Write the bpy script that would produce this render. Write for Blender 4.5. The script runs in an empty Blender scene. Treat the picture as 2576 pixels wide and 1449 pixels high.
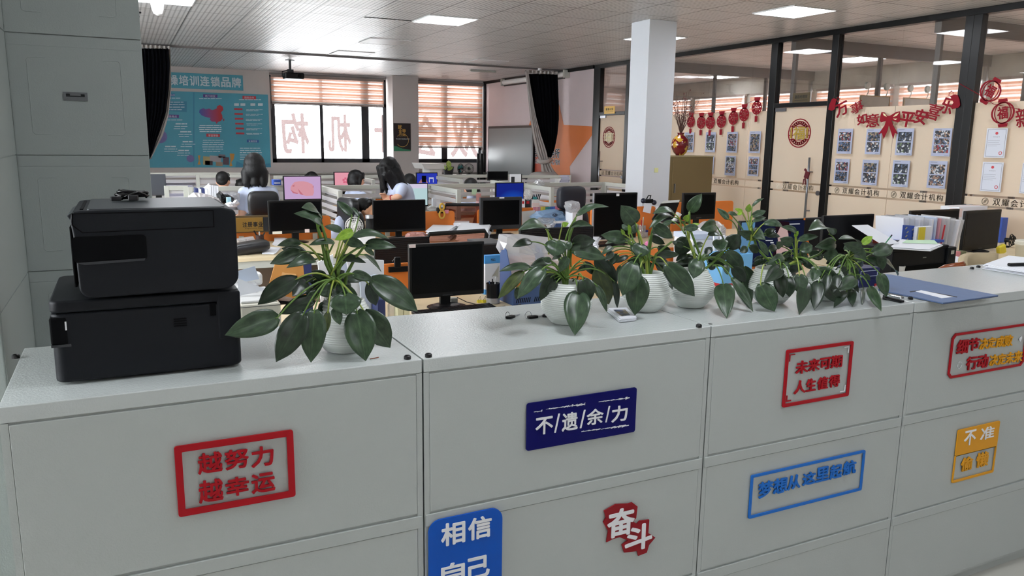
import bpy, bmesh, math, random
from mathutils import Vector, Matrix
C = bpy.context.scene.collection
SC = bpy.context.scene
random.seed(7)
PI = math.pi
# ------------------------------------------------------------------ camera
FPX, YAW, PIT, ROL = 1980.75, .45836839, .183960644, .0132790102
CAMP = Vector((0, 0, 1.65))
_f = Vector((math.sin(YAW)*math.cos(PIT), math.cos(YAW)*math.cos(PIT), -math.sin(PIT)))
_r = Vector((math.cos(YAW), -math.sin(YAW), 0)); _u = _r.cross(_f)
CR = _r*math.cos(ROL) + _u*math.sin(ROL); CU = CR.cross(_f); CF = _f
cam = bpy.data.cameras.new('camera'); camo = bpy.data.objects.new('camera', cam); C.objects.link(camo)
cam.sensor_fit = 'HORIZONTAL'; cam.sensor_width = 36; cam.lens = FPX/2576*36
cam.clip_start = .05; cam.clip_end = 300
camo.matrix_world = Matrix(((CR.x, CU.x, -CF.x, CAMP.x), (CR.y, CU.y, -CF.y, CAMP.y), (CR.z, CU.z, -CF.z, CAMP.z), (0, 0, 0, 1)))
SC.camera = camo
# ------------------------------------------------------------------ exposure, world
SC.view_settings.view_transform = 'Standard'; SC.view_settings.look = 'None'
SC.view_settings.gamma = 1; SC.view_settings.use_curve_mapping = False
SC.view_settings.exposure = 0.0
SC.cycles.use_denoising = True
SC.cycles.max_bounces = 10; SC.cycles.transparent_max_bounces = 16
SC.cycles.sample_clamp_indirect = 6
W = bpy.data.worlds.new('sky'); SC.world = W; W.use_nodes = True
W.node_tree.nodes['Background'].inputs[0].default_value = (.93, .97, 1, 1)
W.node_tree.nodes['Background'].inputs[1].default_value = 15.0
LAMP = 21.0        # panel lamp emission
# ------------------------------------------------------------------ pixel rays of the photograph onto real planes
def ray(x, y): return CR*(x-1288) - CU*(y-724.5) + CF*FPX
def onX(x, y, X): d = ray(x, y); return CAMP + d*((X-CAMP.x)/d.x)
def onY(x, y, Y): d = ray(x, y); return CAMP + d*((Y-CAMP.y)/d.y)
def onZ(x, y, z): d = ray(x, y); return CAMP + d*((z-CAMP.z)/d.z)
def pxm(p): return FPX/((Vector(p)-CAMP).dot(CF))
# ------------------------------------------------------------------ materials
def lin(v):
    v /= 255
    return v/12.92 if v <= .04045 else ((v+.055)/1.055)**2.4
def rgb(c):
    if isinstance(c, str):
        c = c.lstrip('#'); c = [int(c[i:i+2], 16) for i in (0, 2, 4)]
    return (lin(c[0]), lin(c[1]), lin(c[2]), 1)
MATS = {}
def mat(key, col=None, rough=.5, metal=0, spec=.5, emit=0, bump=0, bscale=300, var=0, vscale=8, coat=0, trans=0):
    """plain procedural surface: base colour with slow noise variation, optional fine bump"""
    if key in MATS: return MATS[key]
    m = bpy.data.materials.new(key); m.use_nodes = True; MATS[key] = m
    nt = m.node_tree; b = nt.nodes['Principled BSDF']
    c = rgb(col); b.inputs['Base Color'].default_value = c
    b.inputs['Roughness'].default_value = rough; b.inputs['Metallic'].default_value = metal
    b.inputs['Specular IOR Level'].default_value = spec
    b.inputs['Coat Weight'].default_value = coat
    if trans: b.inputs['Transmission Weight'].default_value = trans
    if emit:
        b.inputs['Emission Color'].default_value = c; b.inputs['Emission Strength'].default_value = emit
    tc = nt.nodes.new('ShaderNodeTexCoord')
    if var:
        n = nt.nodes.new('ShaderNodeTexNoise'); n.inputs['Scale'].default_value = vscale; n.inputs['Detail'].default_value = 5
        nt.links.new(tc.outputs['Object'], n.inputs['Vector'])
        r = nt.nodes.new('ShaderNodeValToRGB'); r.color_ramp.elements[0].position = .3; r.color_ramp.elements[1].position = .7
        r.color_ramp.elements[0].color = [max(0, x*(1-var)) for x in c[:3]]+[1]
        r.color_ramp.elements[1].color = [min(1, x*(1+var)) for x in c[:3]]+[1]
        nt.links.new(n.outputs['Fac'], r.inputs['Fac']); nt.links.new(r.outputs['Color'], b.inputs['Base Color'])
    if bump:
        n2 = nt.nodes.new('ShaderNodeTexNoise'); n2.inputs['Scale'].default_value = bscale; n2.inputs['Detail'].default_value = 2
        nt.links.new(tc.outputs['Object'], n2.inputs['Vector'])
        bp = nt.nodes.new('ShaderNodeBump'); bp.inputs['Strength'].default_value = bump; bp.inputs['Distance'].default_value = .004
        nt.links.new(n2.outputs['Fac'], bp.inputs['Height']); nt.links.new(bp.outputs['Normal'], b.inputs['Normal'])
    return m
def newmat(key):
    m = bpy.data.materials.new(key); m.use_nodes = True; MATS[key] = m
    nt = m.node_tree; nt.nodes.clear(); out = nt.nodes.new('ShaderNodeOutputMaterial')
    return m, nt, out
def glassy(key, tint='#ffffff', refl=.06, rough=0.0, veil=0.0, veilcol='#ffffff'):
    """thin clear sheet: lets light straight through, mirrors a little, optionally a milky veil"""
    if key in MATS: return MATS[key]
    m, nt, out = newmat(key)
    t = nt.nodes.new('ShaderNodeBsdfTransparent'); t.inputs[0].default_value = rgb(tint)
    g = nt.nodes.new('ShaderNodeBsdfGlossy'); g.inputs['Roughness'].default_value = rough
    mx = nt.nodes.new('ShaderNodeMixShader')
    lw = nt.nodes.new('ShaderNodeLayerWeight'); lw.inputs[0].default_value = .25
    mr = nt.nodes.new('ShaderNodeMapRange'); mr.inputs[3].default_value = refl; mr.inputs[4].default_value = min(1, refl*3)
    nt.links.new(lw.outputs['Fresnel'], mr.inputs[0]); nt.links.new(mr.outputs[0], mx.inputs[0])
    last = t
    if veil:
        d = nt.nodes.new('ShaderNodeBsdfDiffuse'); d.inputs[0].default_value = rgb(veilcol)
        tl = nt.nodes.new('ShaderNodeBsdfTranslucent'); tl.inputs[0].default_value = rgb(veilcol)
        m1 = nt.nodes.new('ShaderNodeMixShader'); m1.inputs[0].default_value = .5
        nt.links.new(d.outputs[0], m1.inputs[1]); nt.links.new(tl.outputs[0], m1.inputs[2])
        m2 = nt.nodes.new('ShaderNodeMixShader'); m2.inputs[0].default_value = veil
        nt.links.new(t.outputs[0], m2.inputs[1]); nt.links.new(m1.outputs[0], m2.inputs[2]); last = m2
    nt.links.new(last.outputs[0], mx.inputs[1]); nt.links.new(g.outputs[0], mx.inputs[2])
    nt.links.new(mx.outputs[0], out.inputs[0]); return m
def emis(key, col, s):
    if key in MATS: return MATS[key]
    m, nt, out = newmat(key)
    e = nt.nodes.new('ShaderNodeEmission'); e.inputs[0].default_value = rgb(col); e.inputs[1].default_value = s
    nt.links.new(e.outputs[0], out.inputs[0]); return m
# ------------------------------------------------------------------ mesh builder
class MB:
    def __init__(s): s.bm = bmesh.new()
    def face(s, pts):
        vs = [s.bm.verts.new(Vector(p)) for p in pts]
        try: return s.bm.faces.new(vs)
        except ValueError: return None
    def box(s, x0, x1, y0, y1, z0, z1, M=None):
        v = [Vector((x, y, z)) for x in (x0, x1) for y in (y0, y1) for z in (z0, z1)]
        if M: v = [M @ p for p in v]
        v = [s.bm.verts.new(p) for p in v]
        for f in ((0, 1, 3, 2), (4, 6, 7, 5), (0, 4, 5, 1), (2, 3, 7, 6), (0, 2, 6, 4), (1, 5, 7, 3)):
            s.bm.faces.new([v[i] for i in f])
        return s
    def cbox(s, c, d, rz=0, rx=0, ry=0):
        M = Matrix.Translation(c) @ Matrix.Rotation(rz, 4, 'Z') @ Matrix.Rotation(ry, 4, 'Y') @ Matrix.Rotation(rx, 4, 'X')
        return s.box(-d[0]/2, d[0]/2, -d[1]/2, d[1]/2, -d[2]/2, d[2]/2, M)
    def prism(s, pts, o, ux, uy, d):
        """polygon pts (a,b) in the frame o,ux,uy, thickened by vector d"""
        o, ux, uy, d = Vector(o), Vector(ux), Vector(uy), Vector(d)
        n = len(pts)
        a = [s.bm.verts.new(o+ux*p[0]+uy*p[1]) for p in pts]; b = [s.bm.verts.new(v.co+d) for v in a]
        s.bm.faces.new(a); s.bm.faces.new(b[::-1])
        for i in range(n): s.bm.faces.new((a[i], b[i], b[(i+1) % n], a[(i+1) % n]))
        return s
    def ring(s, outer, inner, o, ux, uy, d):
        """frame between two polygons with the same number of corners"""
        o, ux, uy, d = Vector(o), Vector(ux), Vector(uy), Vector(d); n = len(outer)
        P = [[s.bm.verts.new(o+ux*p[0]+uy*p[1]+k) for p in q] for q in (outer, inner) for k in (Vector((0, 0, 0)), d)]
        A, B, Ci, D = P
        for i in range(n):
            j = (i+1) % n
            for q in ((A[i], A[j], Ci[j], Ci[i]), (B[i], D[i], D[j], B[j]), (A[i], B[i], B[j], A[j]), (Ci[i], Ci[j], D[j], D[i])): s.bm.faces.new(q)
        return s
    def tube(s, pts, r, seg=8, r1=None, cap=True):
        pts = [Vector(p) for p in pts]; n = len(pts); rings = []
        up = Vector((0, 0, 1))
        for i, p in enumerate(pts):
            t = (pts[min(i+1, n-1)]-pts[max(i-1, 0)])
            t = t.normalized() if t.length > 1e-9 else Vector((0, 0, 1))
            a = t.cross(up)
            if a.length < .05: a = t.cross(Vector((1, 0, 0)))
            a.normalize(); b = t.cross(a)
            if rings and a.dot(prev) < 0: a = -a; b = -b
            prev = a
            rr = r[i] if isinstance(r, (list, tuple)) else (r if r1 is None else r+(r1-r)*i/max(1, n-1))
            rings.append([s.bm.verts.new(p+a*rr*math.cos(2*PI*k/seg)+b*rr*math.sin(2*PI*k/seg)) for k in range(seg)])
        for i in range(n-1):
            for k in range(seg):
                s.bm.faces.new((rings[i][k], rings[i][(k+1) % seg], rings[i+1][(k+1) % seg], rings[i+1][k]))
        if cap: s.bm.faces.new(rings[0][::-1]); s.bm.faces.new(rings[-1])
        return s
    def cyl(s, p0, p1, r0, r1=None, seg=20): return s.tube([p0, p1], r0, seg, r0 if r1 is None else r1)
    def lathe(s, prof, c=(0, 0, 0), seg=32, M=None):
        c = Vector(c); rings = []
        for r, z in prof:
            if r < 1e-6: rings.append([Vector((0, 0, z))])
            else: rings.append([Vector((r*math.cos(2*PI*k/seg), r*math.sin(2*PI*k/seg), z)) for k in range(seg)])
        R = [[s.bm.verts.new((M @ p if M else p)+c) for p in q] for q in rings]
        for a, b in zip(R, R[1:]):
            for k in range(seg):
                q = [a[k % len(a)], a[(k+1) % len(a)], b[(k+1) % len(b)], b[k % len(b)]]
                q = list(dict.fromkeys(q))
                if len(q) > 2: s.bm.faces.new(q)
        return s
    def ball(s, c, rx, ry=None, rz=None, M=None, u=16, v=10):
        ry = rx if ry is None else ry; rz = rx if rz is None else rz
        T = Matrix.Translation(c) @ (M or Matrix()) @ Matrix.Diagonal((rx, ry, rz, 1))
        bmesh.ops.create_uvsphere(s.bm, u_segments=u, v_segments=v, radius=1, matrix=T); return s
    def grid(s, fn, nu, nv):
        V = [[s.bm.verts.new(Vector(fn(i/nu, j/nv))) for j in range(nv+1)] for i in range(nu+1)]
        for i in range(nu):
            for j in range(nv): s.bm.faces.new((V[i][j], V[i+1][j], V[i+1][j+1], V[i][j+1]))
        return s
    def add(s, me, M): s.bm.from_mesh(me) if M is None else s._addm(me, M); return s
    def _addm(s, me, M):
        t = bmesh.new(); t.from_mesh(me); t.transform(M)
        q = bpy.data.meshes.new('q'); t.to_mesh(q); t.free(); s.bm.from_mesh(q); bpy.data.meshes.remove(q)
    def build(s, name, m, parent=None, smooth=False, bevel=0, solid=0, local=False, seg=2, sub=0):
        bmesh.ops.recalc_face_normals(s.bm, faces=s.bm.faces) if not solid else None
        vs = s.bm.verts
        if parent is not None:
            if not local: s.bm.transform(WM[parent.name].inverted())
            loc = Vector((0, 0, 0))
        elif local: loc = Vector((0, 0, 0))
        else:
            xs = [v.co for v in vs]
            loc = Vector(((min(p.x for p in xs)+max(p.x for p in xs))/2, (min(p.y for p in xs)+max(p.y for p in xs))/2, min(p.z for p in xs)))
            s.bm.transform(Matrix.Translation(-loc))
        me = bpy.data.meshes.new(name); s.bm.to_mesh(me); s.bm.free()
        if smooth:
            for p in me.polygons: p.use_smooth = True
        o = bpy.data.objects.new(name, me); C.objects.link(o); o.location = loc
        for q in (m if isinstance(m, (list, tuple)) else [m]): me.materials.append(q)
        if parent is not None:
            o.parent = parent; WM[o.name] = WM[parent.name].copy()
        else: WM[o.name] = Matrix.Translation(loc)
        if solid:
            k = o.modifiers.new('thickness', 'SOLIDIFY'); k.thickness = solid; k.offset = 0
        if sub:
            k = o.modifiers.new('subsurf', 'SUBSURF'); k.levels = k.render_levels = sub
        if bevel:
            k = o.modifiers.new('bevel', 'BEVEL'); k.width = bevel; k.segments = seg; k.limit_method = 'ANGLE'; k.angle_limit = .6
            if smooth: o.modifiers.new('weighted', 'WEIGHTED_NORMAL')
        return o
WM = {}
def tag(o, label, cat, group=None, kind=None):
    o['label'] = label; o['category'] = cat
    if group: o['group'] = group
    if kind: o['kind'] = kind
    return o
def struct(o): o['kind'] = 'structure'; return o
def thing(name, label, cat, loc=(0, 0, 0), rz=0, group=None):
    o = bpy.data.objects.new(name, None); C.objects.link(o); o.empty_display_size = .05
    o.location = loc; o.rotation_euler = (0, 0, rz)
    WM[o.name] = Matrix.Translation(loc) @ Matrix.Rotation(rz, 4, 'Z')
    return tag(o, label, cat, group)
def dup(root, loc, rz=None, label=None):
    r = root.copy(); C.objects.link(r); r.location = loc
    if rz is not None: r.rotation_euler = (0, 0, rz)
    if label: r['label'] = label
    for ch in list(root.children):
        k = ch.copy(); C.objects.link(k); k.parent = r
        for g in ch.children:
            d = g.copy(); C.objects.link(d); d.parent = k
    return r
def partlabel(o, label): o['label'] = label; return o
# text -------------------------------------------------------------
_TX = {}
def text_mesh(t, bold=0.0, ext=.05):
    k = (t, bold, ext)
    if k in _TX: return _TX[k]
    cu = bpy.data.curves.new('t', 'FONT'); cu.body = t; cu.extrude = ext; cu.offset = bold; cu.resolution_u = 3
    ob = bpy.data.objects.new('t', cu); C.objects.link(ob)
    dg = bpy.context.evaluated_depsgraph_get(); dg.update()
    me = bpy.data.meshes.new_from_object(ob.evaluated_get(dg))
    bpy.data.objects.remove(ob); bpy.data.curves.remove(cu)
    _TX[k] = me; return me
def put_text(mb, t, o, ux, uy, w, h, d, bold=.0, mirror=False):
    """letters of t stretched to exactly w x h in the frame o (lower left), ux, uy; thickness along ux x uy"""
    me = text_mesh(t)
    xs = [v.co.x for v in me.vertices]; ys = [v.co.y for v in me.vertices]
    if not xs: return
    ux = Vector(ux).normalized(); uy = Vector(uy).normalized(); n = ux.cross(uy); o = Vector(o)
    x0, x1, y0, y1 = min(xs), max(xs), min(ys), max(ys)
    # heavier strokes: the same letter laid over itself with small shifts
    e = bold*.9*min(w/max(1, len(t)), h); k = .72*e
    offs = [(0, 0)] if e == 0 else [(0, 0), (e, 0), (-e, 0), (0, e), (0, -e), (k, k), (k, -k), (-k, k), (-k, -k)]
    for i, (dx, dy) in enumerate(offs):
        b = bmesh.new(); b.from_mesh(me)
        for v in b.verts:
            a = (v.co.x-x0)/(x1-x0)*(w-2*e)+e+dx; c = (v.co.y-y0)/(y1-y0)*(h-2*e)+e+dy
            if mirror: a = w-a
            v.co = o + ux*a + uy*c + n*((v.co.z+.05)/.1*d*(1+.004*i))
        q = bpy.data.meshes.new('q'); b.to_mesh(q); b.free(); mb.bm.from_mesh(q); bpy.data.meshes.remove(q)
def put_chars(mb, t, o, ux, uy, pitch, w, h, d, bold=.02):
    for i, ch in enumerate(t):
        if ch != ' ': put_text(mb, ch, Vector(o)+Vector(ux).normalized()*pitch*i, ux, uy, w, h, d, bold)
# voxel blobs for bodies, hair, cloth --------------------------------
def blob(name, prims, vox, m, parent, smooth=2):
    b = MB()
    for p in prims:
        if p[0] == 'c':
            a, c, r0, r1 = Vector(p[1]), Vector(p[2]), p[3], p[4]
            b.ball(a, r0, u=14, v=9); b.ball(c, r1, u=14, v=9); b.tube([a, c], r0, 14, r1)
        else:
            M = p[5] if len(p) > 5 else None
            b.ball(p[1], p[2], p[3], p[4], M=M, u=18, v=12)
    o = b.build(name, m, parent, smooth=True, local=True)
    k = o.modifiers.new('union', 'REMESH'); k.mode = 'VOXEL'; k.voxel_size = vox; k.use_smooth_shade = True
    if smooth:
        k2 = o.modifiers.new('soften', 'SMOOTH'); k2.iterations = smooth; k2.factor = .5
    return o
# ================================================================== SETTING
H, YB, XG, YC = 3.03, 17.5, 7.86, 1.713
XR = 12.0; XL = -3.0; YF = -3.2
ZC = 1.139
def ceiling_mat():
    m, nt, out = newmat('perforated_metal_tile')
    b = nt.nodes.new('ShaderNodeBsdfPrincipled'); nt.links.new(b.outputs[0], out.inputs[0])
    b.inputs['Roughness'].default_value = .38; b.inputs['Metallic'].default_value = .0; b.inputs['Specular IOR Level'].default_value = .6
    tc = nt.nodes.new('ShaderNodeTexCoord'); sp = nt.nodes.new('ShaderNodeSeparateXYZ'); nt.links.new(tc.outputs['Object'], sp.inputs[0])
    def M(op, a, bb=None, v=None):
        n = nt.nodes.new('ShaderNodeMath'); n.operation = op
        for i, q in enumerate((a, bb)):
            if q is None: continue
            if isinstance(q, (int, float)): n.inputs[i].default_value = q
            else: nt.links.new(q, n.inputs[i])
        return n.outputs[0]
    seams = []
    for ax, off in ((0, .2), (1, .25)):
        f = M('FRACT', M('DIVIDE', M('ADD', sp.outputs[ax], 60-off), .6))
        seams.append(M('GREATER_THAN', M('ABSOLUTE', M('SUBTRACT', f, .5)), .488))
    seam = M('MAXIMUM', seams[0], seams[1])
    # rows of slots punched in every tile
    fx = M('SINE', M('MULTIPLY', sp.outputs[0], 2*PI/.05)); fy = M('SINE', M('MULTIPLY', sp.outputs[1], 2*PI/.075))
    hole = M('MULTIPLY', M('MAXIMUM', fx, -.2), M('ADD', M('MULTIPLY', fy, .32), .68))
    hole = M('MAXIMUM', hole, 0)
    # each tile very slightly different
    wn = nt.nodes.new('ShaderNodeTexWhiteNoise'); wn.noise_dimensions = '2D'
    vm = nt.nodes.new('ShaderNodeVectorMath'); vm.operation = 'SNAP'; vm.inputs[1].default_value = (.6, .6, 1)
    va = nt.nodes.new('ShaderNodeVectorMath'); va.inputs[1].default_value = (60.4, 60.35, 0)
    nt.links.new(tc.outputs['Object'], va.inputs[0]); nt.links.new(va.outputs[0], vm.inputs[0]); nt.links.new(vm.outputs[0], wn.inputs['Vector'])
    base = M('ADD', .66, M('MULTIPLY', wn.outputs['Value'], .05))
    val = M('MULTIPLY', base, M('SUBTRACT', 1, M('MULTIPLY', hole, .62)))
    val = M('MULTIPLY', val, M('SUBTRACT', 1, M('MULTIPLY', seam, .82)))
    cb = nt.nodes.new('ShaderNodeCombineColor')
    for i, k in enumerate((1.0, .99, .985)): nt.links.new(M('MULTIPLY', val, k), cb.inputs[i])
    nt.links.new(cb.outputs[0], b.inputs['Base Color'])
    bp = nt.nodes.new('ShaderNodeBump'); bp.inputs['Strength'].default_value = .35; bp.inputs['Distance'].default_value = .004; bp.invert = True
    pil = [M('SINE', M('MULTIPLY', M('FRACT', M('DIVIDE', M('ADD', sp.outputs[ax], 60-off), .6)), PI)) for ax, off in ((0, .2), (1, .25))]
    sag = M('MULTIPLY', M('MULTIPLY', pil[0], pil[1]), M('ADD', 1.2, M('MULTIPLY', wn.outputs['Value'], 3)))
    nt.links.new(M('ADD', M('ADD', hole, M('MULTIPLY', seam, 2)), sag), bp.inputs['Height']); nt.links.new(bp.outputs[0], b.inputs['Normal'])
    return m
def floor_mat():
    m = mat('pale_vinyl_plank', '#cfcdc4', rough=.35, var=.06, vscale=3)
    nt = m.node_tree; b = nt.nodes['Principled BSDF']
    br = nt.nodes.new('ShaderNodeTexBrick'); br.inputs['Scale'].default_value = 1; br.inputs['Brick Width'].default_value = 1.2; br.inputs['Row Height'].default_value = .18
    br.inputs['Mortar Size'].default_value = .003; br.inputs['Color1'].default_value = rgb('#d2d0c8'); br.inputs['Color2'].default_value = rgb('#bdbbb2'); br.inputs['Mortar'].default_value = rgb('#8a8880')
    tc = nt.nodes.new('ShaderNodeTexCoord'); nt.links.new(tc.outputs['Object'], br.inputs['Vector']); nt.links.new(br.outputs['Color'], b.inputs['Base Color'])
    return m
M_WALL = mat('cool_white_wall_paint', '#cfc8c6', rough=.8, var=.03, vscale=2)
M_PINK = mat('pinkish_wall_panel', '#d9c9cb', rough=.6, var=.03, vscale=1.5)
M_PILLAR = mat('white_pillar_paint', '#d2d6dc', rough=.7, var=.02, vscale=2)
M_FRAME = mat('black_aluminium', '#0a0b0d', rough=.35, spec=.35)
M_WFRAME = mat('dark_grey_window_frame', '#26272c', rough=.4)
M_GLASS = glassy('clear_glass', refl=.045)
M_WGLASS = glassy('window_glass', refl=.03)
M_FILM = glassy('frosted_film', tint='#f6ead8', refl=.006, rough=.25, veil=.93, veilcol='#f6ecdc')
M_CEIL = ceiling_mat()
struct(MB().box(XL, XR+.2, YF, YB+.2, -.1, 0).build('floor', floor_mat(), local=True))
struct(MB().box(XL-.1, XR+.2, YF-.1, YB+.2, H, H+.1).build('ceiling', M_CEIL, local=True))
# back wall with two window openings
WZ0, WZ1 = 1.14, 2.965
W1, W2 = (2.91, 5.45), (6.0, 7.80)
b = MB(); y0, y1 = YB, YB+.22
b.box(XL, W1[0], y0, y1, 0, H); b.box(W1[1], W2[0], y0, y1, 0, H); b.box(W2[1], XR+.2, y0, y1, 0, H)
for a in (W1, W2): b.box(a[0], a[1], y0, y1, 0, WZ0); b.box(a[0], a[1], y0, y1, WZ1, H)
struct(b.build('wall_back', M_WALL))
b = MB(); b.box(XL-.15, XL, YF, YB, 0, 1.0); b.box(XL-.15, XL, YF, YB, 2.9, H)
for y0, y1 in ((YF, .8), (3.8, 4.4), (7.4, 7.8), (10.4, YB)): b.box(XL-.15, XL, y0, y1, 1.0, 2.9)  # gaps left for the added daylight windows
struct(b.build('wall_left', M_WALL))
struct(MB().box(XL, XR, YF-.1, YF, 0, H).build('wall_front', M_WALL))
struct(MB().box(XG, XG+.12, 12.62, YB, 0, 2.97).build('wall_right', M_PINK))
# trim: dark line along the ceiling edge of the back and right wall, sill ledge
struct(MB().box(W1[0], 7.86, YB-.03, YB, WZ1, WZ1+.035).build('trim_1', mat('grey_blind_pelmet', '#8d8785', rough=.6)))
struct(MB().box(XG-.05, XG+.13, 12.62, YB, 2.97, H).build('trim_2', M_FRAME))
struct(MB().box(7.80, 7.86, YB-.06, YB, .6, H).build('trim_3', M_FRAME))
struct(MB().box(2.6, 7.8, YB-.25, YB, .88, .92).build('trim_4', mat('grey_ledge', '#77746f', rough=.5)))
struct(MB().box(0.02, 7.9, 13.62, 13.66, H-.03, H).build('trim_5', mat('grey_track', '#6b6767', rough=.4)))
bpy.data.objects['trim_5'].rotation_euler = (0, 0, .03)
# windows ------------------------------------------------------------
def window(n, x0, x1, mulls, trans, letters):
    f = MB(); y = YB+.06; t = .06
    f.box(x0, x1, y, y+t, WZ0, WZ0+.09); f.box(x0, x1, y, y+t, WZ1-.05, WZ1)
    f.box(x0, x0+.1, y, y+t, WZ0, WZ1); f.box(x1-.08, x1, y, y+t, WZ0, WZ1)
    f.box(x0, x1, y, y+t, trans-.04, trans+.04)
    for mx, wd in mulls: f.box(mx-wd/2, mx+wd/2, y, y+t, WZ0, WZ1)
    o = struct(f.build('window_%d' % n, M_WFRAME, bevel=.006))
    MB().box(x0, x1, y+.025, y+.035, WZ0, WZ1).build('window_pane', M_WGLASS, o)
    g = MB()
    for ch, lx, lw, lz, lh in letters: put_text(g, ch, (lx, y+.02, lz), (1, 0, 0), (0, 0, 1), lw, lh, -.024, .03, mirror=True)
    if letters:
        k = g.build('window_lettering', M_LETTER, o).modifiers.new('union', 'REMESH'); k.mode = 'VOXEL'; k.voxel_size = .007
    return o
M_LETTER = glassy('pink_translucent_lettering', tint='#887f7e', refl=.01)
def wl(ch, u0, u1, v0, v1):           # letter rectangle read in the photograph, on the window plane
    a = onY(u0, v1, YB+.08); c = onY(u1, v0, YB+.08); return (ch, a.x, c.x-a.x, a.z, c.z-a.z)
window(1, W1[0], W1[1], [(3.99, .07), (4.96, .17)], 2.40, [wl('构', 711, 776, 285, 386), wl('机', 827, 882, 288, 382), wl('计', 943, 1010, 290, 384)])
window(2, W2[0], W2[1], [(6.85, .15)], 2.40, [wl('会', 1041, 1101, 290, 396), wl('双', 1134, 1204, 290, 396)])
for n, (ya, yb) in enumerate(((.8, 3.8), (4.4, 7.4), (7.8, 10.4))):  # out-of-view windows added in the left wall to let in more daylight
    f = MB(); x = XL-.09
    for z in (1.0, 2.3, 2.84): f.box(x, x+.05, ya, yb, z, z+.06)
    for y in (ya, (ya+yb)/2-.03, yb-.06): f.box(x, x+.05, y, y+.06, 1.0, 2.9)
    o = struct(f.build('window_%d' % (30+n), M_WFRAME)); MB().box(x+.02, x+.03, ya, yb, 1.0, 2.9).build('window_pane', M_WGLASS, o)
def blind_mat():
    m, nt, out = newmat('zebra_blind_cloth')
    tc = nt.nodes.new('ShaderNodeTexCoord'); sp = nt.nodes.new('ShaderNodeSeparateXYZ'); nt.links.new(tc.outputs['Object'], sp.inputs[0])
    d = nt.nodes.new('ShaderNodeMath'); d.operation = 'DIVIDE'; d.inputs[1].default_value = .112; nt.links.new(sp.outputs[2], d.inputs[0])
    fr = nt.nodes.new('ShaderNodeMath'); fr.operation = 'FRACT'; nt.links.new(d.outputs[0], fr.inputs[0])
    r = nt.nodes.new('ShaderNodeValToRGB'); r.color_ramp.interpolation = 'LINEAR'
    e = r.color_ramp.elements; e[0].position = 0; e[0].color = (0, 0, 0, 1); e[1].position = .24; e[1].color = (0, 0, 0, 1)
    for p, v in ((.29, 1), (.6, .55), (.66, 1), (.95, 1), (1, 0)): q = e.new(p); q.color = (v, v, v, 1)
    nt.links.new(fr.outputs[0], r.inputs[0])
    t1 = nt.nodes.new('ShaderNodeBsdfTranslucent'); t1.inputs[0].default_value = (.145, .066, .042, 1)
    d1 = nt.nodes.new('ShaderNodeBsdfDiffuse'); d1.inputs[0].default_value = rgb('#c99880')
    a = nt.nodes.new('ShaderNodeMixShader'); a.inputs[0].default_value = .35; nt.links.new(t1.outputs[0], a.inputs[1]); nt.links.new(d1.outputs[0], a.inputs[2])
    tr = nt.nodes.new('ShaderNodeBsdfTransparent'); tr.inputs[0].default_value = (.16, .145, .14, 1)
    tl = nt.nodes.new('ShaderNodeBsdfTranslucent'); tl.inputs[0].default_value = (.2, .175, .16, 1)
    c = nt.nodes.new('ShaderNodeMixShader'); c.inputs[0].default_value = .5; nt.links.new(tr.outputs[0], c.inputs[1]); nt.links.new(tl.outputs[0], c.inputs[2])
    mx = nt.nodes.new('ShaderNodeMixShader'); nt.links.new(r.outputs[0], mx.inputs[0]); nt.links.new(c.outputs[0], mx.inputs[1]); nt.links.new(a.outputs[0], mx.inputs[2])
    nt.links.new(mx.outputs[0], out.inputs[0]); return m
M_BLIND = blind_mat(); M_RAIL = mat('blind_rail', '#8f7f78', rough=.5)
def blind(label, x0, x1, z0, z1, group='striped roller blinds'):
    t = thing('roller_blind', label, 'blind', ((x0+x1)/2, YB-.04, z0), 0, group)
    MB().grid(lambda u, v: (x0+(x1-x0)*u, YB-.04, z0+(z1-z0)*v), 2, 2).build('blind_cloth', M_BLIND, t)
    MB().box(x0, x1, YB-.055, YB-.025, z0-.03, z0).build('bottom_rail', M_RAIL, t)
    MB().box(x0, x1, YB-.075, YB-.01, z1, z1+.05).build('cassette', M_RAIL, t)
    MB().tube([(x0-.02, YB-.05, z1), (x0-.02, YB-.05, z0-.15)], .006).build('pull_cord', mat('dark_cord', '#3a3332'), t)
blind('half-lowered orange striped roller blind on the window left of the back pillar', 2.93, 5.36, 2.40, 2.91)
blind('long orange striped roller blind nearly covering the window right of the back pillar', 6.08, 7.77, 1.51, 2.91)
# pillars ---------------------------------------------------------------
struct(MB().box(5.43, 6.02, 17.02, YB, 0, H).build('pillar_back', mat('grey_pillar_paint', '#b9b2b0', rough=.75)))
pX0, pX1, pY0, pY1 = 5.47, 5.85, 7.66, 8.02
struct(MB().box(pX0, pX1, pY0, pY1, 0, H).build('pillar_front', M_PILLAR, bevel=.004))
# ------------------------------------------------------------------ ceiling lamps
M_PANEL = emis('lamp_diffuser_glow', '#f4f8ff', LAMP); M_UNLIT = mat('unlit_diffuser', '#c9c6c6', rough=.4); M_LFRAME = mat('white_lamp_frame', '#dedede', rough=.4)
def lamp(x, y, label, lit=True):
    t = thing('ceiling_lamp' if lit else 'unlit_ceiling_lamp', label, 'ceiling light', (x, y, H), 0, 'square ceiling panel lamps')
    f = MB(); s = .3
    f.ring([(-s, -s), (s, -s), (s, s), (-s, s)], [(-s+.012, -s+.012), (s-.012, -s+.012), (s-.012, s-.012), (-s+.012, s-.012)], (0, 0, -.012), (1, 0, 0), (0, 1, 0), (0, 0, .012))
    f.build('lamp_frame', M_LFRAME, t, local=True)
    MB().box(-s+.012, s-.012, -s+.012, s-.012, -.009, -.004).build('diffuser', M_PANEL if lit else M_UNLIT, t, local=True)
lamp(3.5, 8.95, 'lit square ceiling panel above the middle of the office')
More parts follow.
